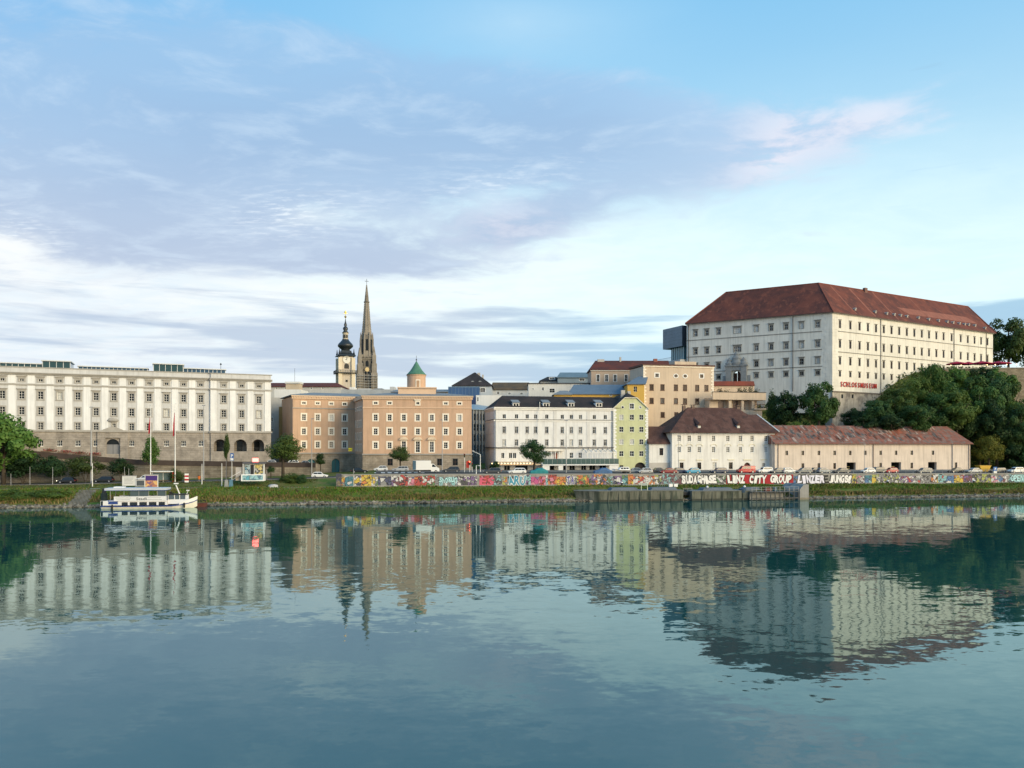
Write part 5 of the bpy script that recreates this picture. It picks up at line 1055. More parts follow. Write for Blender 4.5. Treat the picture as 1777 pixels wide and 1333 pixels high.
for ang in range(4):
    rot = ang * math.pi / 2
    for zt_, zb_, w_ in ((640, 661, 4.8),):
        b = MB(); b.prism([(-w_, zf(zb_)), (w_, zf(zb_)), (w_, zf(zt_ + 6)), (w_ * .6, zf(zt_ + 2)), (0, zf(zt_ - 1)), (-w_ * .6, zf(zt_ + 2)), (-w_, zf(zt_ + 6))], -hw - .15, -hw + .2); ob('great_window', b, GL['dark'](), root, (0, 0, 0), rot)
        b = MB(); [b.box(x - .22, x + .22, -hw - .35, -hw - .16, zf(661), zf(641)) for x in (-2.4, 0, 2.4)]; [b.box(-w_, w_, -hw - .36, -hw - .17, zf(p), zf(p) + .35) for p in (646, 652, 657)]; ob('tracery', b, gs, root, (0, 0, 0), rot)
    for x in (-4, 0, 4): b = MB(); b.prism([(x - 1.1, zf(637)), (x + 1.1, zf(637)), (x + 1.1, zf(629)), (x, zf(626.5)), (x - 1.1, zf(629))], -hw - .15, -hw + .2); ob('belfry_opening', b, GL['dark'](), root, (0, 0, 0), rot)
    b = MB(); b.prism([(-5.6, zf(621)), (5.6, zf(621)), (0, zf(609))], -hw * .92, -hw * .78); ob('gablet', b, gs, root, (0, 0, 0), rot)
    b = MB(); n = 18; b.rings([[(1.7 * math.cos(2 * math.pi * j / n), y, zf(642.5) + 1.7 * math.sin(2 * math.pi * j / n)) for j in range(n)] for y in (-hw - .75, -hw - .3)]); ob('clock', b, mat('clock_gilt', (.55, .42, .22), .6), root, (0, 0, 0), rot)
    b = MB()
    for x in np.linspace(-hw, hw, 11): b.box(x - .15, x + .15, -hw - .6, -hw - .35, zf(623), zf(620.5))
    b.box(-hw, hw, -hw - .65, -hw - .3, zf(620.5), zf(619.8)); b.box(-hw, hw, -hw - .65, -hw, zf(624), zf(623)); ob('parapet', b, gs, root, (0, 0, 0), rot)
b = MB(); b.lathe([(11.0 * kd, zf(622)), (10.6 * kd, zf(584)), (9.4 * kd, zf(582))], 8, rot=math.pi / 8); ob('octagon', b, gsd, root)
for i in range(8):
    a = i * math.pi / 4; ob('lancet', MB().box(-.9, .9, -10.2 * kd - .3, -9.6 * kd, zf(612), zf(590)), GL['dark'](), root, (0, 0, 0), a)
    a += math.pi / 8; b = MB(); x, y = 11.0 * kd * math.cos(a), 11.0 * kd * math.sin(a); b.rings([[(x + s1 * q, y + s2 * q, zf(py)) for s1, s2 in ((-1, -1), (1, -1), (1, 1), (-1, 1))] for q, py in ((.8, 622), (.7, 590), (.08, 577))]); ob('pinnacle', b, gs, root)
prof = [(9.6, 588), (7.4, 570), (5.6, 550), (4.0, 528), (3.6, 524.6)]
b = MB(); b.lathe([(r_ * kd, zf(py)) for r_, py in prof], 8, rot=math.pi / 8)
prof2 = [(3.3, 523), (2.2, 512), (1.0, 502), (.3, 495)]
b.lathe([(r_ * kd, zf(py)) for r_, py in prof2], 8, rot=math.pi / 8)
for pr, n in ((prof, 22), (prof2, 12)):
    for i in range(n):
        py = pr[0][1] + (pr[-1][1] - pr[0][1]) * (i + .5) / n; r_ = np.interp(-py, [-p for _, p in pr], [r for r, _ in pr]) * kd
        for j in range(8): a = math.pi / 8 + j * math.pi / 4; x, y = r_ * math.cos(a), r_ * math.sin(a); q = .32; b.box(x - q, x + q, y - q, y + q, zf(py) - .25, zf(py) + .45)
ob('spire', b, gs, root)
b = MB(); b.lathe([(3.6 * kd, zf(526)), (5.2 * kd, zf(525)), (5.2 * kd, zf(523.6)), (3.4 * kd, zf(523.4))], 8, rot=math.pi / 8); ob('spire_gallery', b, gsd, root)
b = MB(); b.tube([(0, 0, zf(496)), (0, 0, zf(484))], .16); b.box(-1.5, 1.5, -.14, .14, zf(488.5), zf(487.9)); ob('cross', b, iron, root)
sc_ = thing('scaffold', 'pale scaffolding around the lower cathedral tower', 'scaffold', (c0[0], c0[1], 14), R(14)); b = MB(); scm = mat('scaffold_steel', (.34, .34, .34), .5)
for i in range(6): x = -hw - 3.6 + (2 * hw + 6) * i / 5; ob('standard', MB().box(x - .09, x + .09, -hw - 4, -hw - 3.82, -4, zf(650 if i not in (0,) else 640)), scm, sc_)
for py in (672, 667.5, 663, 658.5, 654): ob('deck', MB().box(-hw - 3.8, hw + 2.6, -hw - 4.2, -hw - 3.2, zf(py), zf(py) + .22), scm, sc_)
# ---------------------------------------------------------------- trees and shrubs
def crown_mesh(name, seed, n_cl, n_leaf, m_, leaf=.5, flat=1.0, shell=.55, taper=0.0, clr=.36):
    """leaf clumps spread through a unit-sphere-like crown of radius 5 m; gaps between clumps"""
    rg = np.random.default_rng(seed); cs = []
    while len(cs) < n_cl:
        p = rg.normal(0, 1, 3); p /= np.linalg.norm(p); r_ = rg.uniform(shell, .92) if rg.random() < .8 else rg.uniform(0, .6)
        p = p * r_
        if taper: p[:2] *= (1 - taper * (p[2] * .5 + .5))
        if p[2] < -.75: continue
        cs.append(p)
    cs = np.array(cs) * 5.0; cr = rg.uniform(.7, 1.25, n_cl) * clr * 5.0 * (1 if n_cl < 60 else .72)
    idx = rg.integers(0, n_cl, n_leaf); d = rg.normal(0, 1, (n_leaf, 3)); d /= np.linalg.norm(d, axis=1)[:, None]
    pos = cs[idx] + d * (cr[idx] * np.sqrt(rg.uniform(.25, 1.05, n_leaf)))[:, None] * np.array([1.0, 1.0, .8])
    nrm = d + pos / 5.0 * .6 + rg.normal(0, .55, (n_leaf, 3)) + np.array([0, 0, .35]); nrm /= np.linalg.norm(nrm, axis=1)[:, None]
    t1 = np.cross(nrm, rg.normal(0, 1, (n_leaf, 3))); t1 /= np.linalg.norm(t1, axis=1)[:, None]; t2 = np.cross(nrm, t1)
    s_ = (leaf * rg.uniform(.55, 1.15, n_leaf))[:, None] * .5
    v = np.empty((n_leaf, 4, 3)); v[:, 0] = pos - t1 * s_; v[:, 1] = pos + t2 * s_ * .62; v[:, 2] = pos + t1 * s_; v[:, 3] = pos - t2 * s_ * .62
    v[..., 2] *= flat
    me = bpy.data.meshes.new(name); me.vertices.add(n_leaf * 4); me.vertices.foreach_set('co', v.reshape(-1))
    me.loops.add(n_leaf * 4); me.loops.foreach_set('vertex_index', np.arange(n_leaf * 4, dtype=np.int32))
    me.polygons.add(n_leaf); me.polygons.foreach_set('loop_start', np.arange(0, n_leaf * 4, 4, dtype=np.int32)); me.polygons.foreach_set('loop_total', np.full(n_leaf, 4, dtype=np.int32))
    me.update(); me.validate(); me.materials.append(m_); return me
gA = leafmat('leaf_deep_green', (0.044, 0.107, 0.027), (0.073, 0.152, 0.037), (0.110, 0.195, 0.051)); gB = leafmat('leaf_dark_green', (0.023, 0.063, 0.022), (0.043, 0.098, 0.029), (0.068, 0.134, 0.041))
gC = leafmat('leaf_mid_green', (0.073, 0.165, 0.032), (0.104, 0.201, 0.041), (0.146, 0.244, 0.061)); gD = leafmat('leaf_yellow_green', (.085, .105, .014), (.14, .14, .020), (.19, .17, .03)); gE = leafmat('leaf_fresh_green', (.045, .10, .02), (.07, .13, .025), (.10, .15, .035))
CRN = {}
def crown(kind):
    if kind in CRN: return CRN[kind]
    base, v = kind.split(':'); v = int(v)
    m_ = dict(A=gA, B=gB, C=gC, D=gD, E=gE)[base[-1]]
    if base[0] == 'r': me = crown_mesh('crown', 100 + v, 46, 6500, m_, .56)
    elif base[0] == 'b': me = crown_mesh('crown', 200 + v, 42, 8500, m_, .60, shell=.62, clr=.30)
    elif base[0] == 'c': me = crown_mesh('crown', 300 + v, 50, 5000, m_, .6, taper=.75)
    else: me = crown_mesh('foliage', 400 + v, 40, 5200, m_, .62, shell=.5)
    CRN[kind] = me; return me
bark = mat('tree_bark', (.06, .048, .036), .95, .25, 1.5)
TR = {}
def tree(label, px, Y, pyt, pyb, wpx, kind, base=None, name='tree', lean=0.0, group=None, cat='tree'):
    """crown between two image heights at its own distance, on a trunk that stands on the ground"""
    x, y = atY(px, Y); zt, zb = zpy(pyt, Y), zpy(pyb, Y); z0 = gxy(x, y) if base is None else base
    rx = wpx * .5 * Y / F; rz = (zt - zb) / 2; cz = (zt + zb) / 2
    t = thing(name, label, cat, (x, y, z0), random.uniform(0, .5), group)
    b = MB(); h = max(cz - z0, .8); r0 = max(.10, min(.45, rx * .07)); b.tube([(0, 0, -.4), (.04, .05, h * .5), (lean, 0, h + rz * .1), (lean, .1, h + rz * .6)], [r0 * 1.25, r0, r0 * .75, r0 * .25], 7)
    rr = random.Random(int(px * 7 + Y))
    for i in range(5):
        a = i * 1.26 + rr.uniform(-.3, .3); hb = h - rz * rr.uniform(.3, .75)
        b.tube([(lean * .5, 0, max(.4, hb)), (math.cos(a) * rx * .35, math.sin(a) * rx * .35, max(.8, hb + rz * .35)), (math.cos(a) * rx * .7, math.sin(a) * rx * .7, max(1.2, hb + rz * .8))], [r0 * .55, r0 * .36, r0 * .12], 5)
    ob('trunk', b, bark, t, smooth=True)
    o = link('crown', crown(kind), t, (lean, 0, cz - z0), rr.uniform(0, 6.28), (rx / 5.4, rx / 5.4, rz / 5.2))
    return t
def bush(label, px, Y, pyt, pyb, wpx, kind, group=None, name='shrub', cat='shrub', base=None):
    x, y = atY(px, Y); zt, zb = zpy(pyt, Y), zpy(pyb, Y); rx = wpx * .5 * Y / F; rz = (zt - zb) / 2; z0 = gxy(x, y) if base is None else base
    t = thing(name, label, cat, (x, y, z0), 0, group)
    b = MB(); h = max(.5, (zt + zb) / 2 - z0); [b.tube([(0, 0, -.2), (math.cos(a) * rx * .3, math.sin(a) * rx * .3, h)], [.09, .04], 5) for a in (0, 2.1, 4.2)]; ob('stem', b, bark, t)
    link('foliage', crown(kind), t, (0, 0, (zt + zb) / 2 - z0), random.uniform(0, 6.28), (rx / 5.4, rx / 5.4, rz / 5.2)); return t
tree('large leafy tree at the left edge of the picture', 6, 190, 706, 828, 118, 'bC:1'); tree('darker tree half cut off behind the left edge tree', -18, 205, 705, 815, 90, 'rA:2')
for i, (px, Y, a, c, w) in enumerate(((40, 194, 783, 832, 84), (92, 196, 789, 830, 56), (148, 198, 789, 831, 64), (211, 200, 793, 829, 50))):
    bush(('dark shrub under the left edge tree', 'dark rounded shrub left of the tall lamp post', 'dark rounded shrub behind the tall lamp post', 'dark rounded shrub right of the tall lamp post')[i], px, Y, a, c, w, 'sB:%d' % (i % 3), 'dark shrubs along the lower road')
tree('small conical tree behind the left flagpole', 262, 204, 755, 808, 40, 'cC:1'); tree('slim bright green sapling in front of the arcade', 393.5, 209, 748, 800, 15, 'cE:2')
tree('broad street tree between the palace and apricot building', 491, 208, 752, 803, 70, 'rA:3'); tree('small round tree before the apricot gates', 556, 222, 786, 808, 23, 'rB:4')
tree('round street tree in front of the apricot building', 694.5, 218, 773, 804, 39, 'rB:5'); tree('round street tree in front of the white hotel', 927, 214, 762, 808, 54, 'rB:6')
bush('round clipped bush beside the white boat', 305.5, 192, 812, 840, 28, 'sA:1'); bush('smaller dark bush left of the round clipped bush', 282, 193, 824, 842, 18, 'sB:2')
bush('broad dark bush on the lawn by the white hatchback', 503, 193, 819, 843, 38, 'sA:2'); bush('smaller dark bush joined to the broad bush', 523, 192.5, 822, 842, 22, 'sB:1'); bush('low bush under the street tree by the retaining wall', 470, 208, 808, 822, 16, 'sB:0')
bush('hedge like plant at the cafe of the white hotel', 858, 229, 799, 818, 20, 'sE:0')
bush('yellow green weed clump on the river bank', 516, 183, 855, 866, 12, 'sD:1'); bush('dark green weed clump on the river bank', 552, 183, 857, 868, 13, 'sA:0')
bush('bright overgrown bank bush left of the slipway', 92, 174, 846, 872, 70, 'sC:2'); bush('overgrown bank bush at the left edge', 30, 173, 848, 873, 72, 'sC:1')
# castle hill
big_ = [('dark broad tree below the castle corner', 1421, 262, 655, 742, 68, 'bA:1'), ('dark hedge tree left of the castle corner tree', 1362, 268, 678, 742, 64, 'bB:2'), ('narrow clipped hedge beside the beige flats', 1340, 270, 676, 745, 28, 'cA:4'),
        ('tall dark tree at the right end of the castle', 1750, 352, 545, 640, 80, 'bB:4'), ('dark tree cut off by the right edge beyond the castle', 1790, 350, 560, 645, 60, 'rB:8'), ('yellow green tree at the right end of the storehouse', 1716, 267, 750, 812, 50, 'rD:9')]
for q in big_: tree(*q)
hill = [(1482, 272, 706, 745, 46, 'bB:3'), (1520, 268, 690, 745, 58, 'bB:4'), (1556, 276, 672, 738, 64, 'bA:5'), (1594, 282, 652, 728, 66, 'bC:6'), (1622, 288, 626, 700, 50, 'bC:7'), (1640, 276, 664, 742, 70, 'bA:8'), (1680, 284, 645, 730, 70, 'bA:9'),
        (1722, 286, 640, 725, 66, 'bA:3'), (1590, 266, 700, 752, 66, 'bA:2'), (1640, 274, 712, 770, 60, 'bB:6'), (1682, 276, 700, 775, 62, 'bA:4'), (1730, 272, 690, 770, 70, 'bB:8'), (1770, 270, 700, 790, 66, 'bB:5'), (1768, 282, 690, 760, 50, 'bC:9'),
        (1700, 274, 748, 805, 50, 'bB:2'), (1752, 272, 760, 818, 64, 'bB:7'), (1790, 270, 745, 820, 60, 'bA:6'), (1655, 297, 636, 690, 60, 'bC:2'), (1695, 298, 633, 690, 62, 'bA:1'), (1735, 297, 634, 700, 60, 'bC:3'), (1612, 274, 690, 752, 64, 'bC:8'), (1752, 293, 655, 745, 46, 'bA:9'), (1660, 272, 676, 750, 70, 'bC:5'), (1705, 278, 664, 745, 70, 'bC:4'), (1498, 264, 722, 752, 50, 'bA:7'), (1546, 262, 716, 752, 50, 'bB:1')]
HL = ['dark tree just right of the castle base stones', 'dark tree above the left part of the storehouse roof', 'tree hiding the lower castle windows in the middle', 'fresh green tree right of the castle lettering', 'topmost pale tree against the castle wall left of the parasols', 'deep green tree below the parasol terrace, left', 'deep green tree directly below the parasol terrace',
      'deep green tree left of the brown terrace wall', 'tree behind the storehouse chimney', 'shadowy tree above the storehouse roof, right part', 'leafy tree above the right end of the storehouse roof', 'shadowy tree below the brown terrace wall', 'dark tree at the right edge above the road', 'ivy green tree on the brown terrace wall', 'dark tree behind the yellow green tree', 'dark low tree above the yellow skip', 'tree at the right edge beside the road', 'bright treetop under the leftmost parasol', 'broad treetop under the middle parasols', 'bright treetop under the rightmost parasol', 'bright leafy tree in the middle of the slope', 'tree covering the left end of the bare brown terrace wall', 'bright leafy tree above the storehouse roof, right of its chimney', 'bright leafy tree on the slope below the rightmost parasol', 'low tree behind the storehouse roof under the castle base', 'low dark tree behind the storehouse pole']
for q, lb in zip(hill, HL): tree(lb, *q, group='trees on the castle hill')
def ivy():
    rg = np.random.default_rng(31); V = []; Fc = []
    for _ in range(16000):
        s = rg.uniform(80, 215); t = rg.uniform(62, 100); x, y = st(s, t); z = gh(s, t) + rg.uniform(0, 1.5); c = np.array((x, y, z)); d = rg.normal(0, .45, (3, 3)); i = len(V); V += [tuple(c + q) for q in d]; Fc.append((i, i + 1, i + 2))
    me = bpy.data.meshes.new('undergrowth'); me.from_pydata(V, [], Fc); me.materials.append(gB); return me
o = struct(link('undergrowth', ivy()), 'stuff'); tag(o, 'dense dark undergrowth covering the castle hillside', 'undergrowth')
# terrace wall at the right edge, parasols
T0, T1 = atY(1640, 306), atY(1830, 300); tw = thing('terrace_wall', 'brown stone terrace wall at the right edge of the hill', 'wall', (*T0, 20)); f = Fac(tw, T0, T1)
boxes(f, 'wall', stonemat('terrace_rubble', (.26, .21, .14), (.34, .28, .2), 1.0, .5), [(0, f.L, 0, 22, 12, f.z(1720, 640))]); boxes(f, 'coping', mat('terrace_coping', (.36, .31, .24), .9, .2), [(-.2, f.L + .2, -.3, .6, f.z(1720, 640) + .002, f.z(1720, 638.5))])
pm = mat('crimson_canvas', (.34, .01, .05), .8, .12, 1.0); zt = f.z(1720, 640)
for i, (px, w_) in enumerate(((1660, 34), (1680, 26), (1703, 34), (1733, 40))):
    Y = f.Y(px) + 4 + (i % 2) * 1.5; x, y = atY(px, Y); p = thing('parasol', ('leftmost', 'second', 'third', 'rightmost')[i] + ' crimson parasol on the castle terrace' + (' from the left' if i in (1, 2) else ''), 'parasol', (x, y, zt), i * .4, 'crimson parasols on the terrace')
    ob('pole', MB().tube([(0, 0, 0), (0, 0, 3.3)], .05), iron, p); h = 2.5; r_ = w_ * .5 * Y / F
    b = MB(); n = 8; top = (0, 0, h + .95); rim = [(r_ * math.cos(2 * math.pi * j / n), r_ * math.sin(2 * math.pi * j / n), h) for j in range(n)]; low = [(a, c, d - .25) for a, c, d in rim]
    for j in range(n): b.face(rim[j], rim[(j + 1) % n], top); b.face(low[j], low[(j + 1) % n], rim[(j + 1) % n], rim[j])
    ob('canopy', b, pm, p)
bulb_me = MB().lathe([(.05, -.18), (.22, 0), (.05, .18)], 8).mesh('bulb', lampm)
for i, px in enumerate((1650, 1668, 1713, 1727, 1747, 1764)):
    Y = f.Y(px) + 1; x, y = atY(px, Y); l_ = thing('terrace_lamp', ('first', 'second', 'third', 'fourth', 'fifth', 'last')[i] + ' small warm lamp from the left on the castle terrace', 'lamp', (x, y, zt), 0, 'small lamps on the terrace'); ob('post', MB().tube([(0, 0, 0), (0, 0, 1.5)], .03, 5), iron, l_); link('bulb', bulb_me, l_, (0, 0, 1.6))
# ---------------------------------------------------------------- graffiti wall
S1w = 230.0; wx0 = st(SW, 12.1)
gw = thing('graffiti_wall', 'long low embankment wall covered in bright graffiti', 'wall', (*wx0, 0), BANK)
conc = mat('wall_concrete', (.30, .29, .27), .9, .2, .4, .25, col2=(.20, .20, .18), f2=(.45, .65), s2=.5)
LW = S1w - SW; b = MB(); ns = 40; rows = []
for i in range(ns + 1):
    x = LW * i / ns; s = SW + x; zt = z_wall(s); rows.append([(x, 0, z_path(s) - .4), (x, 0, zt), (x, .4, zt), (x, .4, z_path(s) - .4)])
b.rings(rows); ob('wall', b, conc, gw)
b = MB(); rows = []
for i in range(ns + 1):
    x = -.05 + (LW + .1) * i / ns; zt = z_wall(SW + x); rows.append([(x, -.08, zt + .003), (x, -.08, zt + .12), (x, .5, zt + .12), (x, .5, zt + .003)])
b.rings(rows); ob('coping', b, mat('coping_concrete', (.34, .33, .31), .9, .15, .5), gw)
ob('end_pier', MB().box(-1.3, -.02, -.25, .6, z_path(SW) - .4, z_wall(SW) + .25), mat('painted_pier', (.06, .065, .09), .8, .4, 1.2, col2=(.25, .2, .12), s2=.8), gw)
def wxs(px): return sOf(px, 12.1) - SW
def zW(s_, v): s = SW + s_; return z_path(s) + .1 + (z_wall(s) - z_path(s) - .15) * v
def gmat(name, cols, scale=.9, seed=0.0, dist=1.2, line=None):
    """spray paint: blobs of flat colour with soft overspray edges"""
    if name in MATS: return MATS[name]
    m_ = bpy.data.materials.new(name); m_.use_nodes = True; g = NT(m_.node_tree); tc = g.n('ShaderNodeTexCoord').outputs['Object']
    sp_ = g.n('ShaderNodeSeparateXYZ', {0: tc}).outputs; v = g.n('ShaderNodeCombineXYZ', {0: g.m('ADD', sp_[0], seed * 13.7), 1: sp_[2], 2: 0.0}).outputs[0]
    wv = g.vm('ADD', v, g.vm('SCALE', g.vm('SUBTRACT', g.noise(v, 1.1, 3, .5, out=1), (.5, .5, .5)))); wv.node.inputs[1].links[0].from_node.inputs['Scale'].default_value = dist
    vo = g.n('ShaderNodeTexVoronoi', {'Vector': wv, 'Scale': scale}); h = g.n('ShaderNodeSeparateColor', {0: vo.outputs['Color']}).outputs[0]
    rp = g.n('ShaderNodeValToRGB', {0: h}); rp.color_ramp.interpolation = 'CONSTANT'; el_ = rp.color_ramp.elements
    while len(el_) < len(cols): el_.new(.5)
    for i, c_ in enumerate(cols): el_[i].position = i / len(cols); el_[i].color = (*c_, 1)
    c_ = rp.outputs[0]
    ve = g.n('ShaderNodeTexVoronoi', {'Vector': wv, 'Scale': scale}, feature='DISTANCE_TO_EDGE').outputs['Distance']
    c_ = g.mix(g.ss(ve, .06, .035), c_, line or (.03, .03, .035))
    c_ = g.mix(g.ss(g.noise(v, 3.0, 5, .65), .50, .66, 0, .6), c_, (.24, .23, .21))
    b_ = g.n('ShaderNodeBsdfPrincipled', {'Base Color': c_, 'Roughness': .75, 'Specular IOR Level': .25}); g.n('ShaderNodeOutputMaterial', {0: b_}); MATS[name] = m_
    return m_
def panel(px0, px1, v0, v1, m_, label=None, y=-.012, name='graffiti'):
    x0, x1 = wxs(px0), wxs(px1); b = MB(); n = max(1, int((x1 - x0) / 6)); rr = random.Random(px0); rows = []
    for i in range(n + 1):
        x = x0 + (x1 - x0) * i / n; a, c = zW(x, v0), zW(x, v1); rows.append([(x - x0, y, a), (x - x0, y, c)])
    b.rings(rows, close=False, cap=False); return ob(name, b, m_, gw, (x0, 0, 0), label=label)
WHT, BLK, RED, YEL, ORG, BLU, NVY, PNK, MAG, PUR, TEA, GRN, GRY, CYN, LIM, MAR = (.72, .71, .69), (.03, .03, .035), (.50, .03, .02), (.72, .50, .03), (.70, .22, .03), (.05, .18, .42), (.03, .045, .14), (.70, .22, .32), (.58, .06, .26), (.20, .10, .30), (.02, .20, .27), (.08, .20, .06), (.26, .26, .26), (.25, .52, .55), (.42, .46, .08), (.16, .03, .05)
gl = [(593, 598, [YEL, GRN, ORG, GRY], 1.1), (598, 613, [TEA, WHT, TEA, CYN], .8), (613, 627, [WHT, YEL, WHT, NVY], .9), (627, 644.5, [YEL, YEL, ORG, YEL], .7), (644.5, 656, [YEL, WHT, GRN, GRY], 1.3), (656, 679, [NVY, NVY, WHT, NVY, GRY], .55), (679, 693, [WHT, PUR, MAR, WHT], 1.0), (693, 708, [RED, RED, WHT, ORG], .5), (708, 719, [PNK, BLU, PNK, WHT], .9), (719, 733, [RED, RED, RED, ORG], .5), (733, 755, [WHT, RED, WHT, GRN], .9),
      (755, 762, [GRY, CYN, GRY], 1.2), (762, 793, [GRY, CYN, WHT, GRY, CYN], 1.1), (793, 828, [PUR, WHT, GRY, PUR, BLK], 1.2), (832, 857, [RED, RED, MAR, PNK, GRY], .9), (857, 871, [GRY, CYN, BLK, GRY], 1.2), (872, 880, [ORG, GRY, WHT, LIM], .9), (881, 897, [TEA, TEA, BLK, WHT], .5), (897, 912, [WHT, BLK, GRY, WHT], .9), (913, 921, [CYN, PUR, CYN], .6), (921, 936, [PUR, MAG, PNK, PUR], .8), (936, 947, [MAG, PNK, PNK, RED], .8), (947, 951, [CYN, WHT], .8), (951, 966, [RED, RED, PNK, ORG], .7), (966, 982, [YEL, ORG, YEL, YEL], .8), (982, 1001, [WHT, NVY, GRY, WHT], .9), (1001, 1022, [ORG, LIM, GRN, YEL, RED], 1.2),
      (1022, 1052, [GRY, WHT, BLK, ORG, PUR], 1.2), (1052, 1064, [GRY, GRN, BLK, CYN], 1.2), (1064, 1079, [PUR, NVY, WHT, PUR], .8), (1079, 1090, [TEA, GRN, CYN, GRN], .8), (1090, 1099, [YEL, ORG, ORG], .8), (1099, 1107, [RED, WHT, RED], .8), (1107, 1136, [WHT, WHT, ORG, GRY, RED], 1.2), (1136, 1148, [LIM, GRY, WHT, BLK], 1.3), (1148, 1178, [GRY, CYN, GRY, MAR, BLK], 1.2), (1178, 1243, [GRY, MAR, GRY], .4), (1243, 1260, [GRN, GRY, WHT, BLK], 1.4), (1377, 1384, [GRY, BLU, GRY], .8),
      (1479, 1486, [LIM, BLK, YEL], 1.1), (1486, 1500, [PNK, GRY, MAR, WHT], 1.1), (1500, 1513, [CYN, BLU, CYN, TEA], .7), (1513, 1521, [LIM, YEL, LIM], .5), (1521, 1560, [GRY, BLK, WHT, GRY, LIM], 1.5), (1560, 1597, [WHT, GRY, RED, WHT, PUR], 1.3), (1597, 1616, [BLK, WHT, GRY, GRY], 1.4), (1616, 1628, [YEL, BLK, WHT, ORG], .9), (1628, 1637, [RED, CYN, CYN, RED], .7), (1637, 1655, [WHT, BLU, CYN, WHT], .8), (1655, 1672, [ORG, YEL, WHT, RED], .8), (1672, 1691, [MAR, PUR, WHT, BLK], 1.0), (1691, 1720, [LIM, GRY, LIM, BLK], 1.0), (1720, 1740, [WHT, PNK, GRY, BLU], 1.1), (1740, 1750, [MAR, WHT, GRY], 1.1), (1750, 1800, [BLK, CYN, GRY, CYN], .9)]
for i, (a, c, cols, sc2) in enumerate(gl): panel(a, c, .02 + .05 * ((i * 7) % 3) / 2, .80 + .07 * ((i * 5) % 4), gmat('spray_paint_%02d' % i, [tuple(.72 * v + .05 for v in q) for q in cols], sc2 * 1.35, i))
panel(1260, 1376.5, .0, .97, mat('red_wall_paint', (.33, .022, .03), .8, .25, .6), 'red painted panel')
def wall_text(txt, px0, px1, v0, v1, m_, bold=.10, outline=None, label=None, wob=5):
    x0, x1 = wxs(px0), wxs(px1); n = len(txt); cell = (x1 - x0) / n; rr = random.Random(len(txt) * 7 + int(px0))
    for i, ch_ in enumerate(txt):
        if ch_ == ' ': continue
        xc = x0 + cell * (i + .5); za, zb_ = zW(xc, v0), zW(xc, v1); h = zb_ - za; a = R(rr.uniform(-wob, wob)); ph = rr.uniform(0, 6)
        for q, (mm, off_, yy) in enumerate(((outline, bold * 2.2, -.02), (m_, bold, -.03))):
            if mm is None: continue
            me = text_mesh(ch_, 1.0, mm, 0, .001)
            co = np.empty(len(me.vertices) * 3); me.vertices.foreach_get('co', co); co = co.reshape(-1, 3); mn, mx = co.min(0), co.max(0)
            me2 = text_mesh(ch_, 1.0, mm, (off_ * .55) / max(h, 1), .001); w_ = mx[0] - mn[0]; hh = mx[1] - mn[1]
            sx = cell * .80 / max(w_, .25); sy = h / max(hh, .3); sx = min(sx, 2.2 * sy)
            cx_ = (mn[0] + mx[0]) / 2
            cv = np.empty(len(me2.vertices) * 3); me2.vertices.foreach_get('co', cv); cv = cv.reshape(-1, 3); yy0 = cv[:, 1].copy(); cv[:, 0] = cx_ + (cv[:, 0] - cx_) * (1 + .12 * np.sin(yy0 * 5 + ph)) + .05 * np.sin(yy0 * 4 + ph * 2); cv[:, 1] += .04 * np.sin(cv[:, 0] * 6 + ph); me2.vertices.foreach_set('co', cv.reshape(-1))
            o = link('letter', me2, gw, (xc - cx_ * sx, yy, za - mn[1] * sy + rr.uniform(-.05, .08)), 0); o.rotation_euler = (R(90), a, 0); o.scale = (sx, sy, 1)
wp_ = mat('white_spray', (.74, .73, .71), .7, .12, 1.5); bk_ = mat('black_spray', (.02, .02, .022), .8); cy_ = mat('cyan_spray', (.42, .68, .70), .7); nv_ = mat('violet_spray', (.07, .06, .25), .7); pk_ = mat('rose_spray', (.55, .10, .16), .7)
wall_text('SUDAGHISE', 1183, 1243, .14, .84, wp_, .22, bk_); wall_text('LINZ CITY GROUP', 1263, 1373, .14, .84, wp_, .20, bk_); wall_text('LINZER', 1384, 1430, .12, .84, mat('lilac_white_spray', (.68, .67, .76), .7, .1), .2, bk_); wall_text('JUNGS!', 1440, 1478, .12, .84, wp_, .2, bk_)
wall_text('E', 1430, 1438, .10, .85, bk_, .12, None); wall_text('Shogun', 762, 793, .30, .75, cy_, .06, bk_); wall_text('ES', 832, 857, .08, .72, pk_, .08, None); wall_text('ARU', 882, 913, .10, .85, mat('teal_spray', (.05, .25, .36), .7), .15, wp_); wall_text('TA', 984, 996, .12, .8, nv_, .12, wp_); wall_text('OPEN', 1754, 1776, .15, .82, cy_, .08, bk_)
# railing on the wall, right half
rl = thing('embankment_railing', 'thin steel railing on top of the graffiti wall beside the parked cars', 'railing', (*wx0, 0), BANK); xs0 = wxs(1362)
pm_ = MB().box(-.035, .035, .18, .25, 0, 1.0).mesh('post', lead); N = int((LW - xs0) / 2.2)
for i in range(N + 1): x = xs0 + i * 2.2; link('post', pm_, rl, (x, 0, z_wall(SW + x) + .17))
for hz in (.55, 1.0):
    b = MB(); b.rings([[(x, .2, z_wall(SW + x) + .17 + hz), (x, .23, z_wall(SW + x) + .17 + hz), (x, .23, z_wall(SW + x) + .21 + hz), (x, .2, z_wall(SW + x) + .21 + hz)] for x in (xs0, xs0 + N * 2.2)]); ob('rail', b, lead, rl)
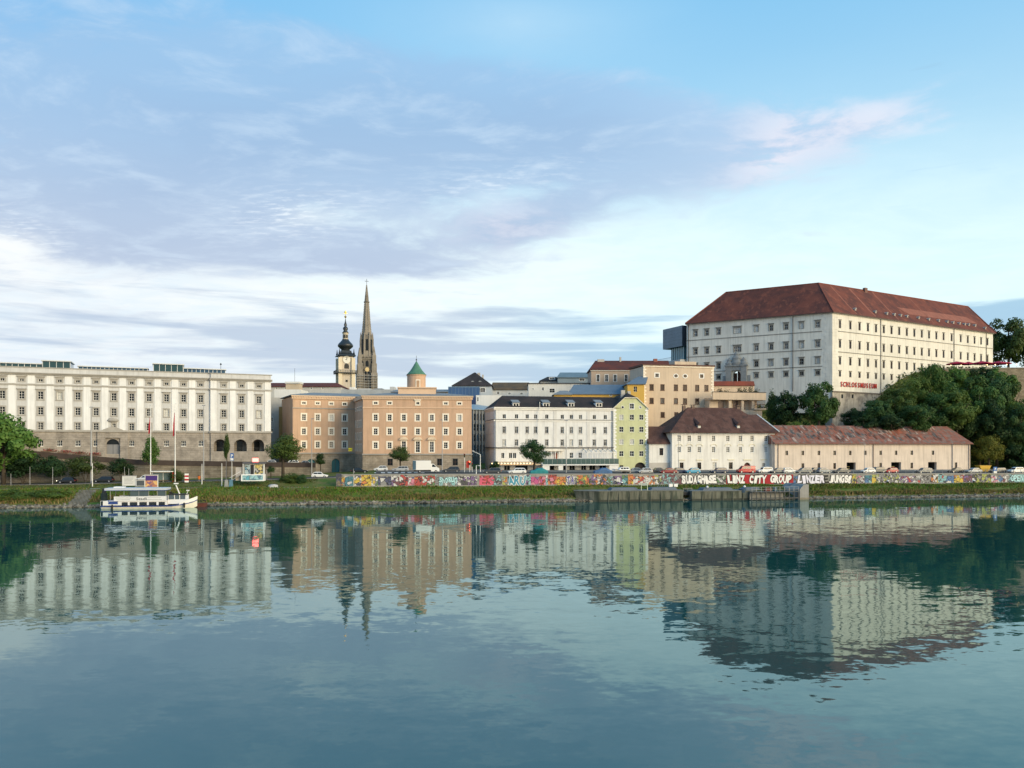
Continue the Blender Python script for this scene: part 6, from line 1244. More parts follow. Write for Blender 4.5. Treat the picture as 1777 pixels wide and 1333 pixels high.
# mooring bollards on the path
for i, px in enumerate((1079, 1213, 1541, 1690)):
    x, y = pxt(px, 9.6); bo = thing('bollard', ('leftmost black mooring bollard, below the rainbow graffiti', 'black mooring bollard below the white lettering', 'black mooring bollard below the grey graffiti right of the yellow tag', 'rightmost black mooring bollard on the path')[i], 'bollard', (x, y, gxy(x, y)), 0, 'mooring bollards'); ob('post', MB().lathe([(.28, -.2), (.25, .5), (.36, .6), (.36, .75)], 10), iron, bo); ob('cap', MB().lathe([(.36, .751), (.3, .95), (.05, 1.0)], 10), white_f, bo)
# ---------------------------------------------------------------- vehicles
CK = {}
glassM = mat('car_glass', (.012, .014, .017), .08, 0, spec=.6); tyreM = mat('tyre_rubber', (.015, .015, .016), .9); rimM = mat('alloy_rim', (.36, .36, .37), .4, .1, metal=.6); trimM = mat('black_plastic', (.02, .02, .022), .7)
headM = mat('headlight_lens', (.70, .70, .66), .15, 0, spec=.7); tailM = mat('tail_light_lens', (.35, .01, .01), .3, 0, spec=.6); lampOn = mat('lit_headlight', (1, .88, .65), .3, 0, emit=4.0)
KIND = dict(hatch=(3.9, 1.72, 1.48, [(-1.95, .62), (-1.88, .92), (-1.2, .98), (-.95, 1.0)], (-.98, -.30, 1.20, 1.78)), sedan=(4.55, 1.78, 1.44, None, (-1.0, -.25, 1.05, 1.70)), wagon=(4.65, 1.80, 1.48, None, (-1.05, -.35, 1.75, 2.15)), suv=(4.45, 1.84, 1.66, None, (-1.05, -.45, 1.60, 2.02)), van=(4.9, 1.92, 1.98, None, (-1.75, -.95, 2.30, 2.42)))
def car_meshes(kind):
    if kind in CK: return CK[kind]
    L, Wd, H, _, (wf, rf_, rr_, wb) = KIND[kind]; h = L / 2; sh = H * (.60 if kind != 'van' else .56); zb = .22; hood = sh - (.10 if kind != 'van' else .0)
    # body: rounded cross-sections along the length (front = -x)
    sec = [(-h, .80, .40, sh * .66), (-h + .10, .92, .28, hood * .86), (-h + .45, .99, zb, hood * .96), (wf, 1.0, zb, sh), (0, 1.0, zb, sh + .02), (wb - .1, 1.0, zb, sh + .03), (h - .30, .98, zb, sh + .0), (h - .06, .93, .30, sh * .94), (h, .84, .42, sh * .80)]
    def ring(x, k, z0, z1):
        w = Wd / 2 * k; return [(x, -w * .94, z0), (x, w * .94, z0), (x, w, z0 + .16), (x, w, z1 - .14), (x, w * .93, z1), (x, -w * .93, z1), (x, -w, z1 - .14), (x, -w, z0 + .16)]
    b = MB(); b.rings([ring(*s) for s in sec])
    w1, w2 = Wd / 2 * .92, Wd / 2 * .76
    b.rings([[(wf + .02, -w1, sh - .02), (wf + .02, w1, sh - .02), (wb, w1, sh), (wb, -w1, sh)], [(rf_ - .12, -w2 - .02, H - .10), (rf_ - .12, w2 + .02, H - .10), (rr_ + .14, w2 + .02, H - .08), (rr_ + .14, -w2 - .02, H - .08)], [(rf_ + .1, -w2 + .08, H), (rf_ + .1, w2 - .08, H), (rr_ - .1, w2 - .08, H), (rr_ - .1, -w2 + .08, H)]])
    body = b.mesh('body', [mat('car_paint_base', (.5, .5, .5), .3)]); body.polygons.foreach_set('use_smooth', [False] * len(body.polygons))
    def lerp(a, c, t): return a + (c - a) * t
    side = []
    n = 2 if kind in ('hatch', 'sedan', 'suv') else 3
    cuts = [0.03] + [i / n for i in range(1, n)] + [.97]
    for sg in (-1, 1):
        for i in range(n):
            g = MB(); q = []
            for t, u in ((cuts[i] + .012, .12), (cuts[i + 1] - .012, .12), (cuts[i + 1] - .012, .92), (cuts[i] + .012, .92)):
                x = lerp(lerp(wf + .12, rf_, u), lerp(wb - .06, rr_ + .08, u), t); y = sg * (lerp(w1, w2 + .02, u) + .012); z = lerp(sh, H - .10, u); q.append((x, y, z))
            if kind == 'van' and i == 2: continue
            g.face(*(q if sg < 0 else q[::-1])); side.append(g.mesh('side_window', glassM))
    g = MB(); g.face((lerp(wf + .02, rf_ - .12, .1) - .015, -w1 * .93, sh + .05), (lerp(wf + .02, rf_ - .12, .1) - .015, w1 * .93, sh + .05), (rf_ - .15, w2 * .95, H - .14), (rf_ - .15, -w2 * .95, H - .14)); ws = g.mesh('windscreen', glassM)
    g = MB(); g.face((wb - .02 + .02, w1 * .9, sh + .1), (wb + .0, -w1 * .9, sh + .1), (rr_ + .17, -w2 * .93, H - .14), (rr_ + .17, w2 * .93, H - .14)); rw = g.mesh('rear_window', glassM)
    wr = .31 if kind not in ('suv', 'van') else .35; wheel = MB(); wheel.rings([[(wr * k * math.cos(a), y, wr * k * math.sin(a)) for a in [2 * math.pi * j / 16 for j in range(16)]] for k, y in ((.88, -.11), (1, -.08), (1, .08), (.88, .11))]); wm = wheel.mesh('wheel', tyreM)
    rim = MB(); rim.rings([[(wr * .62 * math.cos(a), y, wr * .62 * math.sin(a)) for a in [2 * math.pi * j / 12 for j in range(12)]] for y in (-.125, .125)]); rmm = rim.mesh('rim', rimM)
    hl = MB().box(-h - .0, -h + .22, -.16, .16, sh * .62, sh * .62 + .15).mesh('headlight', headM); tl = MB().box(h - .16, h + .01, -.10, .10, sh * .66, sh * .66 + .24).mesh('tail_light', tailM)
    hlo = MB().box(-h - .02, -h + .22, -.16, .16, sh * .62, sh * .62 + .15).mesh('headlight', lampOn)
    bp = MB().box(-h - .03, -h + .2, -Wd * .40, Wd * .40, .26, .42).box(h - .2, h + .03, -Wd * .40, Wd * .40, .28, .44) if False else MB().box(-h - .03, -h + .2, -Wd * .40, Wd * .40, .27, .40)
    CK[kind] = (body, side, ws, rw, wm, rmm, hl, tl, bp.mesh('bumper', trimM), hlo, L, Wd, h); return CK[kind]
def paint(name, col): return mat('car_paint_' + name, col, .22, 0, spec=.6)
PAINT = dict(white=(.72, .72, .71), silver=(.42, .43, .44), grey=(.13, .135, .14), darkgrey=(.05, .052, .056), black=(.012, .013, .015), navy=(.018, .028, .07), red=(.42, .02, .018), lightblue=(.07, .32, .48), redd=(.24, .035, .03), steel=(.20, .23, .26))
def car(label, px, t, kind, col, left=True, z=None, rz=None, lit=False, Y=None, name='parked_car', group='cars parked behind the embankment wall', cat='car', sx=1.0):
    body, side, ws, rw, wm, rmm, hl, tl, bp, hlo, L, Wd, h = car_meshes(kind); x, y = pxt(px, t) if Y is None else atY(px, Y)
    zz = gxy(x, y) + .04 if z is None else z
    r = thing(name, label, cat, (x, y, zz), (BANK if rz is None else rz) + (0 if left else math.pi), group); r.scale = (sx, 1, 1)
    o = link('body', body, r); o.material_slots[0].link = 'OBJECT'; o.material_slots[0].material = paint(col, PAINT[col])
    for s in side: link('side_window', s, r)
    link('windscreen', ws, r); link('rear_window', rw, r); link('bumper', bp, r)
    wr = .31 if kind not in ('suv', 'van') else .35
    for ax in (-h + .82, h - .85):
        for sg in (-1, 1): w_ = link('wheel', wm, r, (ax, sg * (Wd / 2 - .09), wr)); link('rim', rmm, w_)
    for sg in (-1, 1): link('headlight', hlo if lit else hl, r, (0, sg * (Wd / 2 - .32), 0)); link('tail_light', tl, r, (0, sg * (Wd / 2 - .18), 0))
    return r
cars = [('silver white car just left of the low white annex', 1119, 19, 'hatch', 'silver', 1), ('dark saloon between the silver white car and the red saloon', 1140, 21, 'sedan', 'darkgrey', 1), ('dull red saloon left of the navy hatchback', 1159, 18, 'sedan', 'redd', 1), ('navy hatchback left of the light blue hatchback', 1181, 19.5, 'hatch', 'navy', 0), ('light blue hatchback in front of the white hipped house', 1202, 18, 'hatch', 'lightblue', 1),
        ('navy estate car in front of the white hipped house', 1247, 19, 'wagon', 'navy', 1), ('bright red van in front of the arched door', 1294, 20, 'van', 'red', 1), ('white off-road car right of the red van', 1327, 20, 'suv', 'white', 1), ('grey saloon left of the small white hatchback', 1350, 19, 'sedan', 'grey', 1), ('small white hatchback at the left end of the storehouse', 1369, 18.5, 'hatch', 'white', 0), ('grey estate right of the small white hatchback', 1394, 18, 'wagon', 'grey', 1), ('dark grey saloon half behind the grey estate', 1413, 21, 'sedan', 'darkgrey', 1), ('steel grey hatchback in front of the storehouse', 1430, 18, 'hatch', 'steel', 0), ('dark saloon left of the first storehouse gateway', 1460, 18, 'sedan', 'darkgrey', 1),
        ('white hatchback right of the first storehouse gateway', 1506, 18, 'hatch', 'white', 1), ('dark grey off-road car behind the white hatchback', 1522, 20, 'suv', 'darkgrey', 1), ('red hatchback in front of the middle storehouse gateway', 1546, 20, 'hatch', 'red', 1), ('grey estate between the middle and right storehouse gateways', 1603, 18, 'wagon', 'grey', 1), ('black saloon in front of the right end of the storehouse', 1659, 20, 'sedan', 'black', 1), ('silver saloon at the right corner of the storehouse', 1689, 18, 'sedan', 'silver', 1), ('dark grey car below the dark trees at right', 1731, 20, 'wagon', 'darkgrey', 1), ('white off-road car at the right edge', 1763, 18, 'suv', 'white', 1),
        ('white saloon behind the wall in front of the hotel', 897, 17, 'wagon', 'white', 1), ('dark grey car left of the white saloon by the hotel', 854, 19, 'wagon', 'darkgrey', 1), ('dark car beside the white motor boat', 1101, 21, 'sedan', 'steel', 1)]
for lb, px, t, kd_, cl, lf in cars: car(lb, px, t, kd_, cl, bool(lf))
car('small white hatchback driving past the lawn', 555, 24, 'hatch', 'white', False, group='cars on the left roads', sx=1.05); car('black car with lit headlamp on the lower left road', 116, 27, 'hatch', 'black', True, lit=True, group='cars on the left roads', sx=1.08); car('black estate car on the lower left road', 180, 27.5, 'wagon', 'black', True, group='cars on the left roads')
car('white car behind the purple poster board', 251, 30, 'sedan', 'white', True, group='cars on the left roads')
car('black saloon below the steps of the apricot building', 624, 40, 'sedan', 'black', False, group='cars by the apricot building'); car('white hatchback with red stripe before the apricot building', 661, 40, 'hatch', 'white', True, group='cars by the apricot building'); car('silver estate car before the apricot building', 695, 38, 'wagon', 'silver', True, group='cars by the apricot building'); car('dark car right of the white box truck', 783, 30, 'wagon', 'darkgrey', True, group='cars by the apricot building')
def ust(px, Y): x, y = atY(px, Y); v = Vector((x, y)) - fr.p0; return float(np.interp(v.dot(fr.d), [u for u, _ in ups], [z for _, z in ups])) - 1.0
fr = Fac(rt, rA, rB)
for lb, px, Y, kd_, cl in (('silver car on the upper street behind the broad street tree, left', 468, 230, 'hatch', 'silver'), ('white car on the upper street behind the broad street tree', 505, 231, 'wagon', 'white'), ('blue grey car on the upper street right of the broad tree', 527, 231, 'sedan', 'steel')): car(lb, px, 0, kd_, cl, True, z=ust(px, Y), rz=fr.ang, Y=Y, group='cars on the upper street')
# box truck
x, y = pxt(741, 26); tk = thing('box_truck', 'white box truck with dark blue rear in front of the apricot building', 'truck', (x, y, gxy(x, y) + .05), BANK + math.pi)
tw_ = mat('truck_white', (.74, .74, .73), .45, .05, spec=.4)
ob('cargo_box', MB().box(-1.0, 3.6, -1.1, 1.1, .75, 3.15), tw_, tk); ob('cargo_door', MB().box(3.602, 3.68, -1.08, 1.08, .78, 3.1), mat('truck_door_blue', (.03, .08, .13), .5), tk); ob('rear_panel', MB().box(2.9, 3.59, -1.115, 1.115, .8, 3.12), mat('truck_panel_blue', (.05, .11, .16), .5), tk)
b = MB(); b.prism([(-3.2, .35), (-.98, .35), (-.98, 2.35), (-1.75, 2.3), (-2.55, 1.45), (-3.1, 1.2)], -.98, .98); ob('cab', b, tw_, tk); ob('chassis', MB().box(-1.0, 3.5, -.5, .5, .4, .74), trimM, tk)
for sg in (-1, 1): b = MB(); q = [(-2.35, 1.5), (-1.25, 1.5), (-1.25, 2.15), (-1.75, 2.15)]; b.prism(q, sg * .985 - .01, sg * .985 + .01); ob('side_window', b, glassM, tk)
b = MB(); b.face((-2.53, -.85, 1.5), (-2.53, .85, 1.5), (-1.82, .85, 2.26), (-1.82, -.85, 2.26)); ob('windscreen', b, glassM, tk)
wm_, rm_ = car_meshes('van')[4:6]
for ax in (-2.25, 1.9):
    for sg in (-1, 1): w_ = link('wheel', wm_, tk, (ax, sg * .92, .36)); link('rim', rm_, w_)
for sg in (-1, 1): ob('headlight', MB().box(-3.18, -3.0, sg * .7 - .15, sg * .7 + .15, .8, 1.0), headM, tk)
# covered cars: fitted tarpaulins over a car outline
def tarp(label, px, t, col, cm):
    x, y = pxt(px, t); r = thing('covered_car', label, 'car', (x, y, gxy(x, y) + .03), BANK); rg_ = np.random.default_rng(int(px)); b = MB(); rows = []
    for xx, hh, ww in ((-2.3, .5, .75), (-2.2, .8, .85), (-1.2, .98, .92), (-.5, 1.42, .85), (.9, 1.48, .85), (1.7, 1.05, .92), (2.2, .9, .88), (2.3, .5, .75)):
        rows.append([(xx + rg_.normal(0, .04), s_ * ww * k_ + rg_.normal(0, .04), z_ * hh + rg_.normal(0, .03) * (z_ > .1)) for s_, k_, z_ in ((-1, 1.03, .02), (-1, 1, .6), (-1, .8, .95), (0, 0, 1.03), (1, .8, .95), (1, 1, .6), (1, 1.03, .02))])
    b.rings(rows, close=False, cap=True); ob('tarpaulin', b, mat(cm, col, .7, .2, 1.2), r)
    for ax in (-1.4, 1.4):
        for sg in (-1, 1): link('wheel', CK['hatch'][4], r, (ax, sg * .7, .31))
tarp('car under a teal tarpaulin in front of the hotel tree', 935, 16, (.02, .20, .22), 'teal_tarpaulin'); tarp('car under a blue cover left of the white motor boat', 1046, 18, (.06, .13, .26), 'blue_cover')
# motor boat on trailer
x, y = pxt(1078, 18); mb_ = thing('motor_boat', 'white motor boat with cabin on a trailer behind the wall', 'boat', (x, y, gxy(x, y)), BANK)
b = MB(); b.rings([[(xx, -w_, .9 + s_), (xx, -w_ * .55, .55 + s_ * .6), (xx, w_ * .55, .55 + s_ * .6), (xx, w_, .9 + s_)] for xx, w_, s_ in ((-2.6, .06, .42), (-1.8, .6, .3), (-.4, .95, .15), (1.2, 1.0, .1), (2.4, .92, .1))]); ob('hull', b, tw_, mb_)
b = MB(); b.rings([[(-.9, -.75, 1.0), (-.9, .75, 1.0), (2.1, .8, 1.0), (2.1, -.8, 1.0)], [(-.2, -.6, 1.75), (-.2, .6, 1.75), (1.9, .65, 1.75), (1.9, -.65, 1.75)]]); ob('cabin', b, tw_, mb_)
for i in range(3): ob('cabin_window', MB().box(-.25 + i * .72, .32 + i * .72, -.74, -.70, 1.22, 1.6), glassM, mb_)
b = MB(); b.box(-2.0, 2.2, -.5, .5, .38, .5); b.box(-3.2, -2.0, -.06, .06, .4, .48); tb_ = ob('trailer', b, iron, mb_)
for sg in (-1, 1): link('wheel', CK['hatch'][4], tb_, (.8, sg * .8, .31))
# yellow skip
x, y = pxt(1706, 24); sk = thing('yellow_skip', 'yellow skip container under the dark trees at right', 'skip', (x, y, gxy(x, y)), BANK); b = MB(); b.prism([(-1.1, .25), (1.1, .25), (1.9, 2.0), (-1.9, 2.0)], -.9, .9); ob('container', b, mat('skip_yellow', (.55, .33, .03), .6, .2, 1.0), sk); ob('rim', MB().box(-1.98, 1.98, -.98, .98, 1.95, 2.08), mat('skip_rim', (.45, .26, .03), .6), sk)

# ---------------------------------------------------------------- poles, lamps, flags, signs
galv = mat('galvanised_steel', (.33, .33, .33), .5, .1, spec=.4); wpole = mat('white_pole', (.72, .72, .70), .5, .06)
def lamp(label, px, Y, pyt, pyb=None, arm=0, name='street_lamp', m_=None, r_=.10, z0=None, group='street lamps', head=True):
    x, y = atY(px, Y); z0 = gxy(x, y) if z0 is None else z0; h = zpy(pyt, Y) - z0; o = thing(name, label, 'lamp' if head else 'pole', (x, y, z0), 0, group)
    ob('post', MB().tube([(0, 0, -.2), (0, 0, h * .45), (0, 0, h)], [r_ * 1.3, r_, r_ * .65], 8), m_ or galv, o)
    if head:
        if arm: ob('arm', MB().tube([(0, 0, h - .1), (arm, 0, h + .15)], .05, 6), m_ or galv, o)
        b = MB(); b.rings([[(arm - .45, -.14, h + .1), (arm + .45, -.14, h + .1), (arm + .45, .14, h + .1), (arm - .45, .14, h + .1)], [(arm - .3, -.08, h + .28), (arm + .3, -.08, h + .28), (arm + .3, .08, h + .28), (arm - .3, .08, h + .28)]]); ob('lamp_head', b, mat('lamp_head_grey', (.22, .22, .23), .5), o)
    return o
lamp('tall grey lamp post in front of the palace portal', 158.5, 196, 708, r_=.19, arm=0); lamp('tall lamp post right of the flagpoles', 353.5, 203, 705, r_=.13); lamp('tall lamp post before the left apricot wing', 541, 208, 728, arm=.2); lamp('tall lamp post before the apricot main block', 767.5, 212, 730, arm=-.3); lamp('tall lamp post before the hotel terrace', 982.5, 212, 731, head=True)
lamp('thin lamp post before the white hipped house, left end', 1177.5, 216, 757, r_=.07); lamp('thin lamp post before the white hipped house, right end', 1339.5, 222, 757, arm=-.9, r_=.07); lamp('thin lamp post before the storehouse', 1500.5, 232, 772, r_=.07); lamp('pale slender mast behind the storehouse roof', 1572, 268, 711, head=False, group='masts', r_=.14); lamp('thin post by the right end of the storehouse', 1653, 240, 770, r_=.07, head=False, group='masts')
for i, (px, Y, pt, m_) in enumerate(((19, 186, 822, galv), (52, 187, 810, galv), (91.5, 187, 811, galv), (107, 197, 818, galv), (128, 198, 816, galv), (149, 198, 812, galv), (160.5, 184, 804, wpole), (216, 190, 810, galv), (223.5, 191, 813, galv), (350.5, 189, 805, wpole), (385, 188, 804, wpole), (402.5, 200, 799, wpole), (392.5, 201, 800, galv), (463, 196, 815, galv), (613.5, 189.5, 813, galv))):
    lamp(('first', 'second', 'third', 'fourth', 'fifth', 'sixth', 'white', 'eighth', 'ninth', 'white', 'white', 'white sign', 'thin grey', 'short grey', 'blue topped')[i] + (' thin post from the left edge by the lower road', ' thin post from the left edge by the lower road', ' thin post from the left edge by the lower road', ' thin post from the left edge by the lower road', ' thin post from the left edge by the lower road', ' thin post from the left edge by the lower road', ' post in front of the tall palace lamp post', ' thin post, above the white notice board', ' thin post, right of the white notice board', ' post below the lamp post right of the flagpoles', ' post left of the ticket kiosk ramp', ' post under the blue parking sign', ' stake under the slim sapling', ' post right of the ticket kiosk', ' post at the left end of the graffiti wall')[i], px, Y, pt, name='post', r_=.055 if m_ is galv else .085, m_=m_, head=False, group='posts along the bank')
fred = mat('red_flag_cloth', (.42, .02, .03), .8, .15, 2.0); fwh = mat('white_flag_cloth', (.7, .68, .67), .8)
for i, (px, Y, pt, p0, p1) in enumerate(((261.5, 190, 704, 724, 752), (304, 191, 701, 716, 756))):
    x, y = atY(px, Y); z0 = gxy(x, y); o = thing('flagpole', ('white flagpole with furled red flag, left of the pair', 'white flagpole with furled red flag, right of the pair')[i], 'flagpole', (x, y, z0), 0, 'flagpoles'); h = zpy(pt, Y) - z0
    ob('pole', MB().tube([(0, 0, -.2), (0, 0, h)], [.14, .08], 8), wpole, o); za, zb_ = zpy(p0, Y) - z0, zpy(p1, Y) - z0; b = MB(); rows = []
    for k in range(7): t = k / 6; z = za + (zb_ - za) * t; w_ = .15 + .32 * t; rows.append([(-.1, -.05, z), (-.1 - w_ * .6, -.12 * math.sin(t * 5), z - .1), (-.12 - w_, .1 * math.sin(t * 7 + 1), z - .2 * t), (-.1 - w_ * .6, .14, z - .1)])
    b.rings(rows); fo = ob('flag', b, fred, o); ob('truck_ball', MB().lathe([(.02, h), (.16, h + .12), (.02, h + .25)], 8), wpole, o)
# traffic lights and bent lamp at the side street
for i, (px, Y, pt, lit) in enumerate(((806, 214, 787, 0), (815, 214, 800, 1), (819.5, 215, 803, 0))):
    x, y = atY(px, Y); z0 = gxy(x, y); h = zpy(pt, Y) - z0; o = thing('traffic_light', ('tall pole with signal box left of the red light', 'traffic light showing red by the side street', 'pole with signal box right of the red light')[i], 'traffic light', (x, y, z0), 0, 'traffic lights'); ob('post', MB().tube([(0, 0, -.1), (0, 0, h)], .07, 8), wpole, o)
    bx2 = ob('signal_box', MB().box(-.2, .2, -.25, .12, h - 1.05, h - .05), trimM, o)
    for k, c_ in enumerate(((.6, .02, .01), (.25, .16, .02), (.02, .16, .06))): ob('lens', MB().lathe([(.02, -.02), (.13, 0), (.02, .02)], 10, (0, 0, 0)), mat('signal_red_lit', (1, .06, .02), .4, 0, emit=14) if (k == 0 and lit) else mat('signal_lens_%d' % k, tuple(v * .3 for v in c_), .4), bx2, (0, -.27, h - .22 - k * .32)).rotation_euler = (R(90), 0, 0)
    if i == 1: ob('red_sign', MB().box(-.9, -.1, -.06, .0, 1.2, 3.0), mat('red_poster', (.42, .04, .03), .6, .2, 2), o)
for i, (px, Y, pt, dx_) in enumerate(((833.5, 214, 789, -1.9), (826.5, 196, 808, .8))):
    x, y = atY(px, Y); z0 = gxy(x, y); h = zpy(pt, Y) - z0; o = thing('bent_lamp', ('white lamp post with long arm by the side street', 'short hooked white post behind the wall by the side street')[i], 'lamp', (x, y, z0), 0); ob('post', MB().tube([(0, 0, -.2), (0, 0, h), (dx_, 0, h + (.9 if i == 0 else .02))], [.11, .1, .07], 8), wpole, o); ob('lamp_head', MB().box(dx_ - .3, dx_ + .2, -.12, .12, h + (.9 if i == 0 else -.08), h + (1.05 if i == 0 else .05)), white_f, o)
x, y = atY(402.5, 199.7); o = thing('parking_sign', 'blue and white parking sign on a white post', 'sign', (x, y, zpy(799, 200) - .1), 0); b = MB().box(-.42, .42, -.05, .05, 0, 1.9); ob('plate', b, mat('sign_blue', (.02, .12, .38), .5), o)
me = text_mesh('P', 1.1, white_f, .03, .005); q = link('letter', me, o, (0, -.06, .85)); q.rotation_euler = (R(90), 0, 0); ob('lower_plate', MB().box(-.36, .36, -.075, -.055, .08, .7), white_f, o)
x, y = atY(1727, 222); o = thing('parking_board', 'blue parking board on the wall at the far right', 'sign', (x, y, z_wall(140) - .2), BANK); ob('plate', MB().box(-.55, .55, -.05, .05, .9, 2.0), mat('sign_blue', (.02, .12, .38), .5), o); q = link('letter', me, o, (0, -.06, 1.1)); q.rotation_euler = (R(90), 0, 0); q.scale = (.75, .75, 1); ob('support', MB().box(-.04, .04, -.02, .04, -.4, .9), galv, o); ob('lower_plate', MB().box(-.5, .5, -.06, .04, .1, .85), white_f, o)
x, y = atY(608, 236); o = thing('yellow_sign', 'small yellow notice on the apricot building above the steps', 'sign', (x, y, zpy(783, 236)), 0); ob('plate', MB().box(-.55, .55, -.05, .05, 0, .95), mat('sign_yellow', (.70, .60, .03), .5), o); q = link('lettering', text_mesh('LINZ', .42, iron, .01, .004), o, (0, -.06, .3)); q.rotation_euler = (R(90), 0, 0)
# ---------------------------------------------------------------- things on the left bank
def board(label, px, t, pyt, pyb, wpx, front, fcol, name='notice_board', cat='notice board'):
    x, y = pxt(px, t); z0 = gxy(x, y); k = y / F; w_ = wpx * k / 2; za, zb_ = zpy(pyb, y) - z0, zpy(pyt, y) - z0; o = thing(name, label, cat, (x, y, z0), BANK)
    ob('panel', MB().box(-w_, w_, -.08, .08, za, zb_), mat('board_frame', (.62, .62, .60), .6), o); ob('poster', MB().box(-w_ * .88, w_ * .88, -.10, -.082, za + .12, zb_ - .12), front, o)
    for sg in (-1, 1): ob('leg', MB().box(sg * w_ * .85 - .06, sg * w_ * .85 + .06, -.05, .05, -.2, za), galv, o)
    ob('cap', MB().box(-w_ - .08, w_ + .08, -.14, .14, zb_ + .002, zb_ + .14), galv, o); return o, w_, za, zb_
o, w_, za, zb_ = board('white notice board with rows of small print above the boat', 224.5, 12.6, 826.5, 843, 23, mat('notice_white', (.60, .60, .58), .6, .06), None)
for i in range(5): ob('text_line', MB().box(-w_ * .7, w_ * (.6 - .12 * (i % 3)), -.112, -.102, zb_ - .45 - i * .3, zb_ - .38 - i * .3), mat('print_grey', (.22, .22, .23), .7), o)
pm2 = gmat('sunset_poster', [(.45, .18, .10), (.70, .42, .16), (.20, .10, .22), (.60, .28, .14)], 1.1, 4, 1.0, (.25, .12, .14)); o, w_, za, zb_ = board('poster board with purple top and orange sunset picture above the boat', 263, 12.8, 824.5, 846, 22, pm2, None, 'poster_board', 'poster'); ob('poster_top', MB().box(-w_ * .88, w_ * .88, -.115, -.105, zb_ - 1.25, zb_ - .14), mat('poster_purple', (.06, .03, .17), .6, .1), o)
o, w_, za, zb_ = board('dark information board between the white and purple boards', 244, 12.4, 833, 844, 14, mat('notice_dark', (.07, .08, .09), .6, .2, 2), None)
x, y = pxt(282, 20); o = thing('bus_shelter', 'glass bus shelter with flat white roof and red side panel', 'shelter', (x, y, gxy(x, y)), BANK)
ob('roof', MB().box(-2.6, 2.6, -.9, .9, 2.55, 2.75), wpole, o)
for xx in (-2.4, 0, 2.4): ob('post', MB().box(xx - .06, xx + .06, .6, .72, 0, 2.55), wpole, o)
for xx in (-2.3, .1): ob('glass_pane', MB().box(xx, xx + 2.2, .64, .67, .35, 2.3), mat('shelter_glass', (.12, .17, .17), .15, .1, spec=.5), o)
ob('side_panel', MB().box(2.42, 2.52, -.7, .5, .2, 2.4), mat('shelter_red', (.40, .04, .03), .5), o); ob('bench', MB().box(-1.8, 1.8, .1, .5, .45, .52), mat('bench_wood', (.25, .16, .09), .8), o)
x, y = pxt(324, 18); o = thing('warning_barrier', 'red and white striped warning barrier right of the round bush', 'barrier', (x, y, gxy(x, y)), BANK)
for i in range(5): ob('stripe_panel', MB().box(-.45, .45, -.06, .06, .15 + i * .42, .15 + (i + 1) * .42 - .01), fred if i % 2 else white_f, o)
ob('foot', MB().box(-.5, .5, -.3, .3, 0, .14), trimM, o)
x, y = pxt(345.5, 22); o = thing('orange_bin', 'small orange litter bin by the lower road', 'bin', (x, y, gxy(x, y)), BANK); ob('bin_body', MB().lathe([(.28, .5), (.34, 1.3)], 12), mat('bin_orange', (.60, .16, .03), .5), o); ob('stand', MB().box(-.05, .05, -.05, .05, 0, .5), galv, o); ob('lid', MB().lathe([(.36, 1.302), (.2, 1.42)], 12), trimM, o)
# ticket kiosk
x, y = pxt(440, 14.5); kz = gxy(x, y); k = y / F; o = thing('ticket_kiosk', 'small painted ticket kiosk on a white deck with lit red sign', 'kiosk', (x, y, kz), BANK); hz = lambda py: zpy(py, y) - kz
dk0, dk1 = hz(834.5), hz(823)
deck = ob('deck', MB().box(-2.6, 2.6, -1.5, 1.3, dk0, dk1), white_f, o); ob('mural', MB().box(-2.3, 2.35, -1.53, -1.502, dk0 + .2, dk1 - .2), gmat('blue_mural', [(.10, .36, .45), (.30, .52, .56), (.08, .20, .28), (.40, .55, .55)], 1.0, 9, 1.0, (.1, .2, .25)), deck)
ob('cabin', MB().box(-1.9, 2.4, -1.0, 1.1, dk1 + .002, hz(805)), mat('kiosk_white', (.62, .62, .60), .7, .1), o); ob('cabin_roof', MB().box(-2.3, 2.75, -1.5, 1.3, hz(804.9), hz(802.4)), mat('kiosk_roof', (.10, .10, .11), .7), o)
ob('door', MB().box(-.55, .25, -1.05, -1.002, dk1 + .02, hz(806.5)), trimM, o); ob('blue_panel', MB().box(-1.8, -.65, -1.04, -1.002, dk1 + .05, hz(806)), gmat('kiosk_blue_art', [(.10, .28, .40), (.35, .45, .48), (.06, .14, .22)], 1.3, 2, 1), o); ob('yellow_panel', MB().box(.4, 2.3, -1.04, -1.002, dk1 + .05, hz(806)), gmat('kiosk_yellow_art', [(.55, .45, .15), (.45, .45, .42), (.6, .5, .25), (.3, .3, .28)], 1.3, 3, 1), o)
for xx in (-2.15, 2.6): ob('post', MB().box(xx - .07, xx + .07, -1.4, -1.26, dk1 + .002, hz(805)), white_f, o)
b = MB(); b.rings([[(-2.6, -1.3, dk1 - .1), (-2.6, -1.3, dk1), (-2.6, .4, dk1), (-2.6, .4, dk1 - .1)], [(-5.2, -1.3, dk0 - .1), (-5.2, -1.3, dk0), (-5.2, .4, dk0), (-5.2, .4, dk0 - .1)]]); ob('ramp', b, galv, o); b = MB(); b.tube([(-2.6, -1.35, dk1 + .8), (-5.2, -1.35, dk0 + .8)], .05); ob('ramp_rail', b, white_f, o)
ob('lit_sign', MB().box(-.2, 1.2, -.5, -.3, hz(801.5), hz(795.2)), mat('lit_red_sign', (1, .12, .10), .5, 0, emit=4.5), o); ob('counter', MB().box(-4.0, -2.7, -.4, .5, dk0 + .1, hz(811)), mat('kiosk_counter', (.5, .45, .4), .7, .2), o)
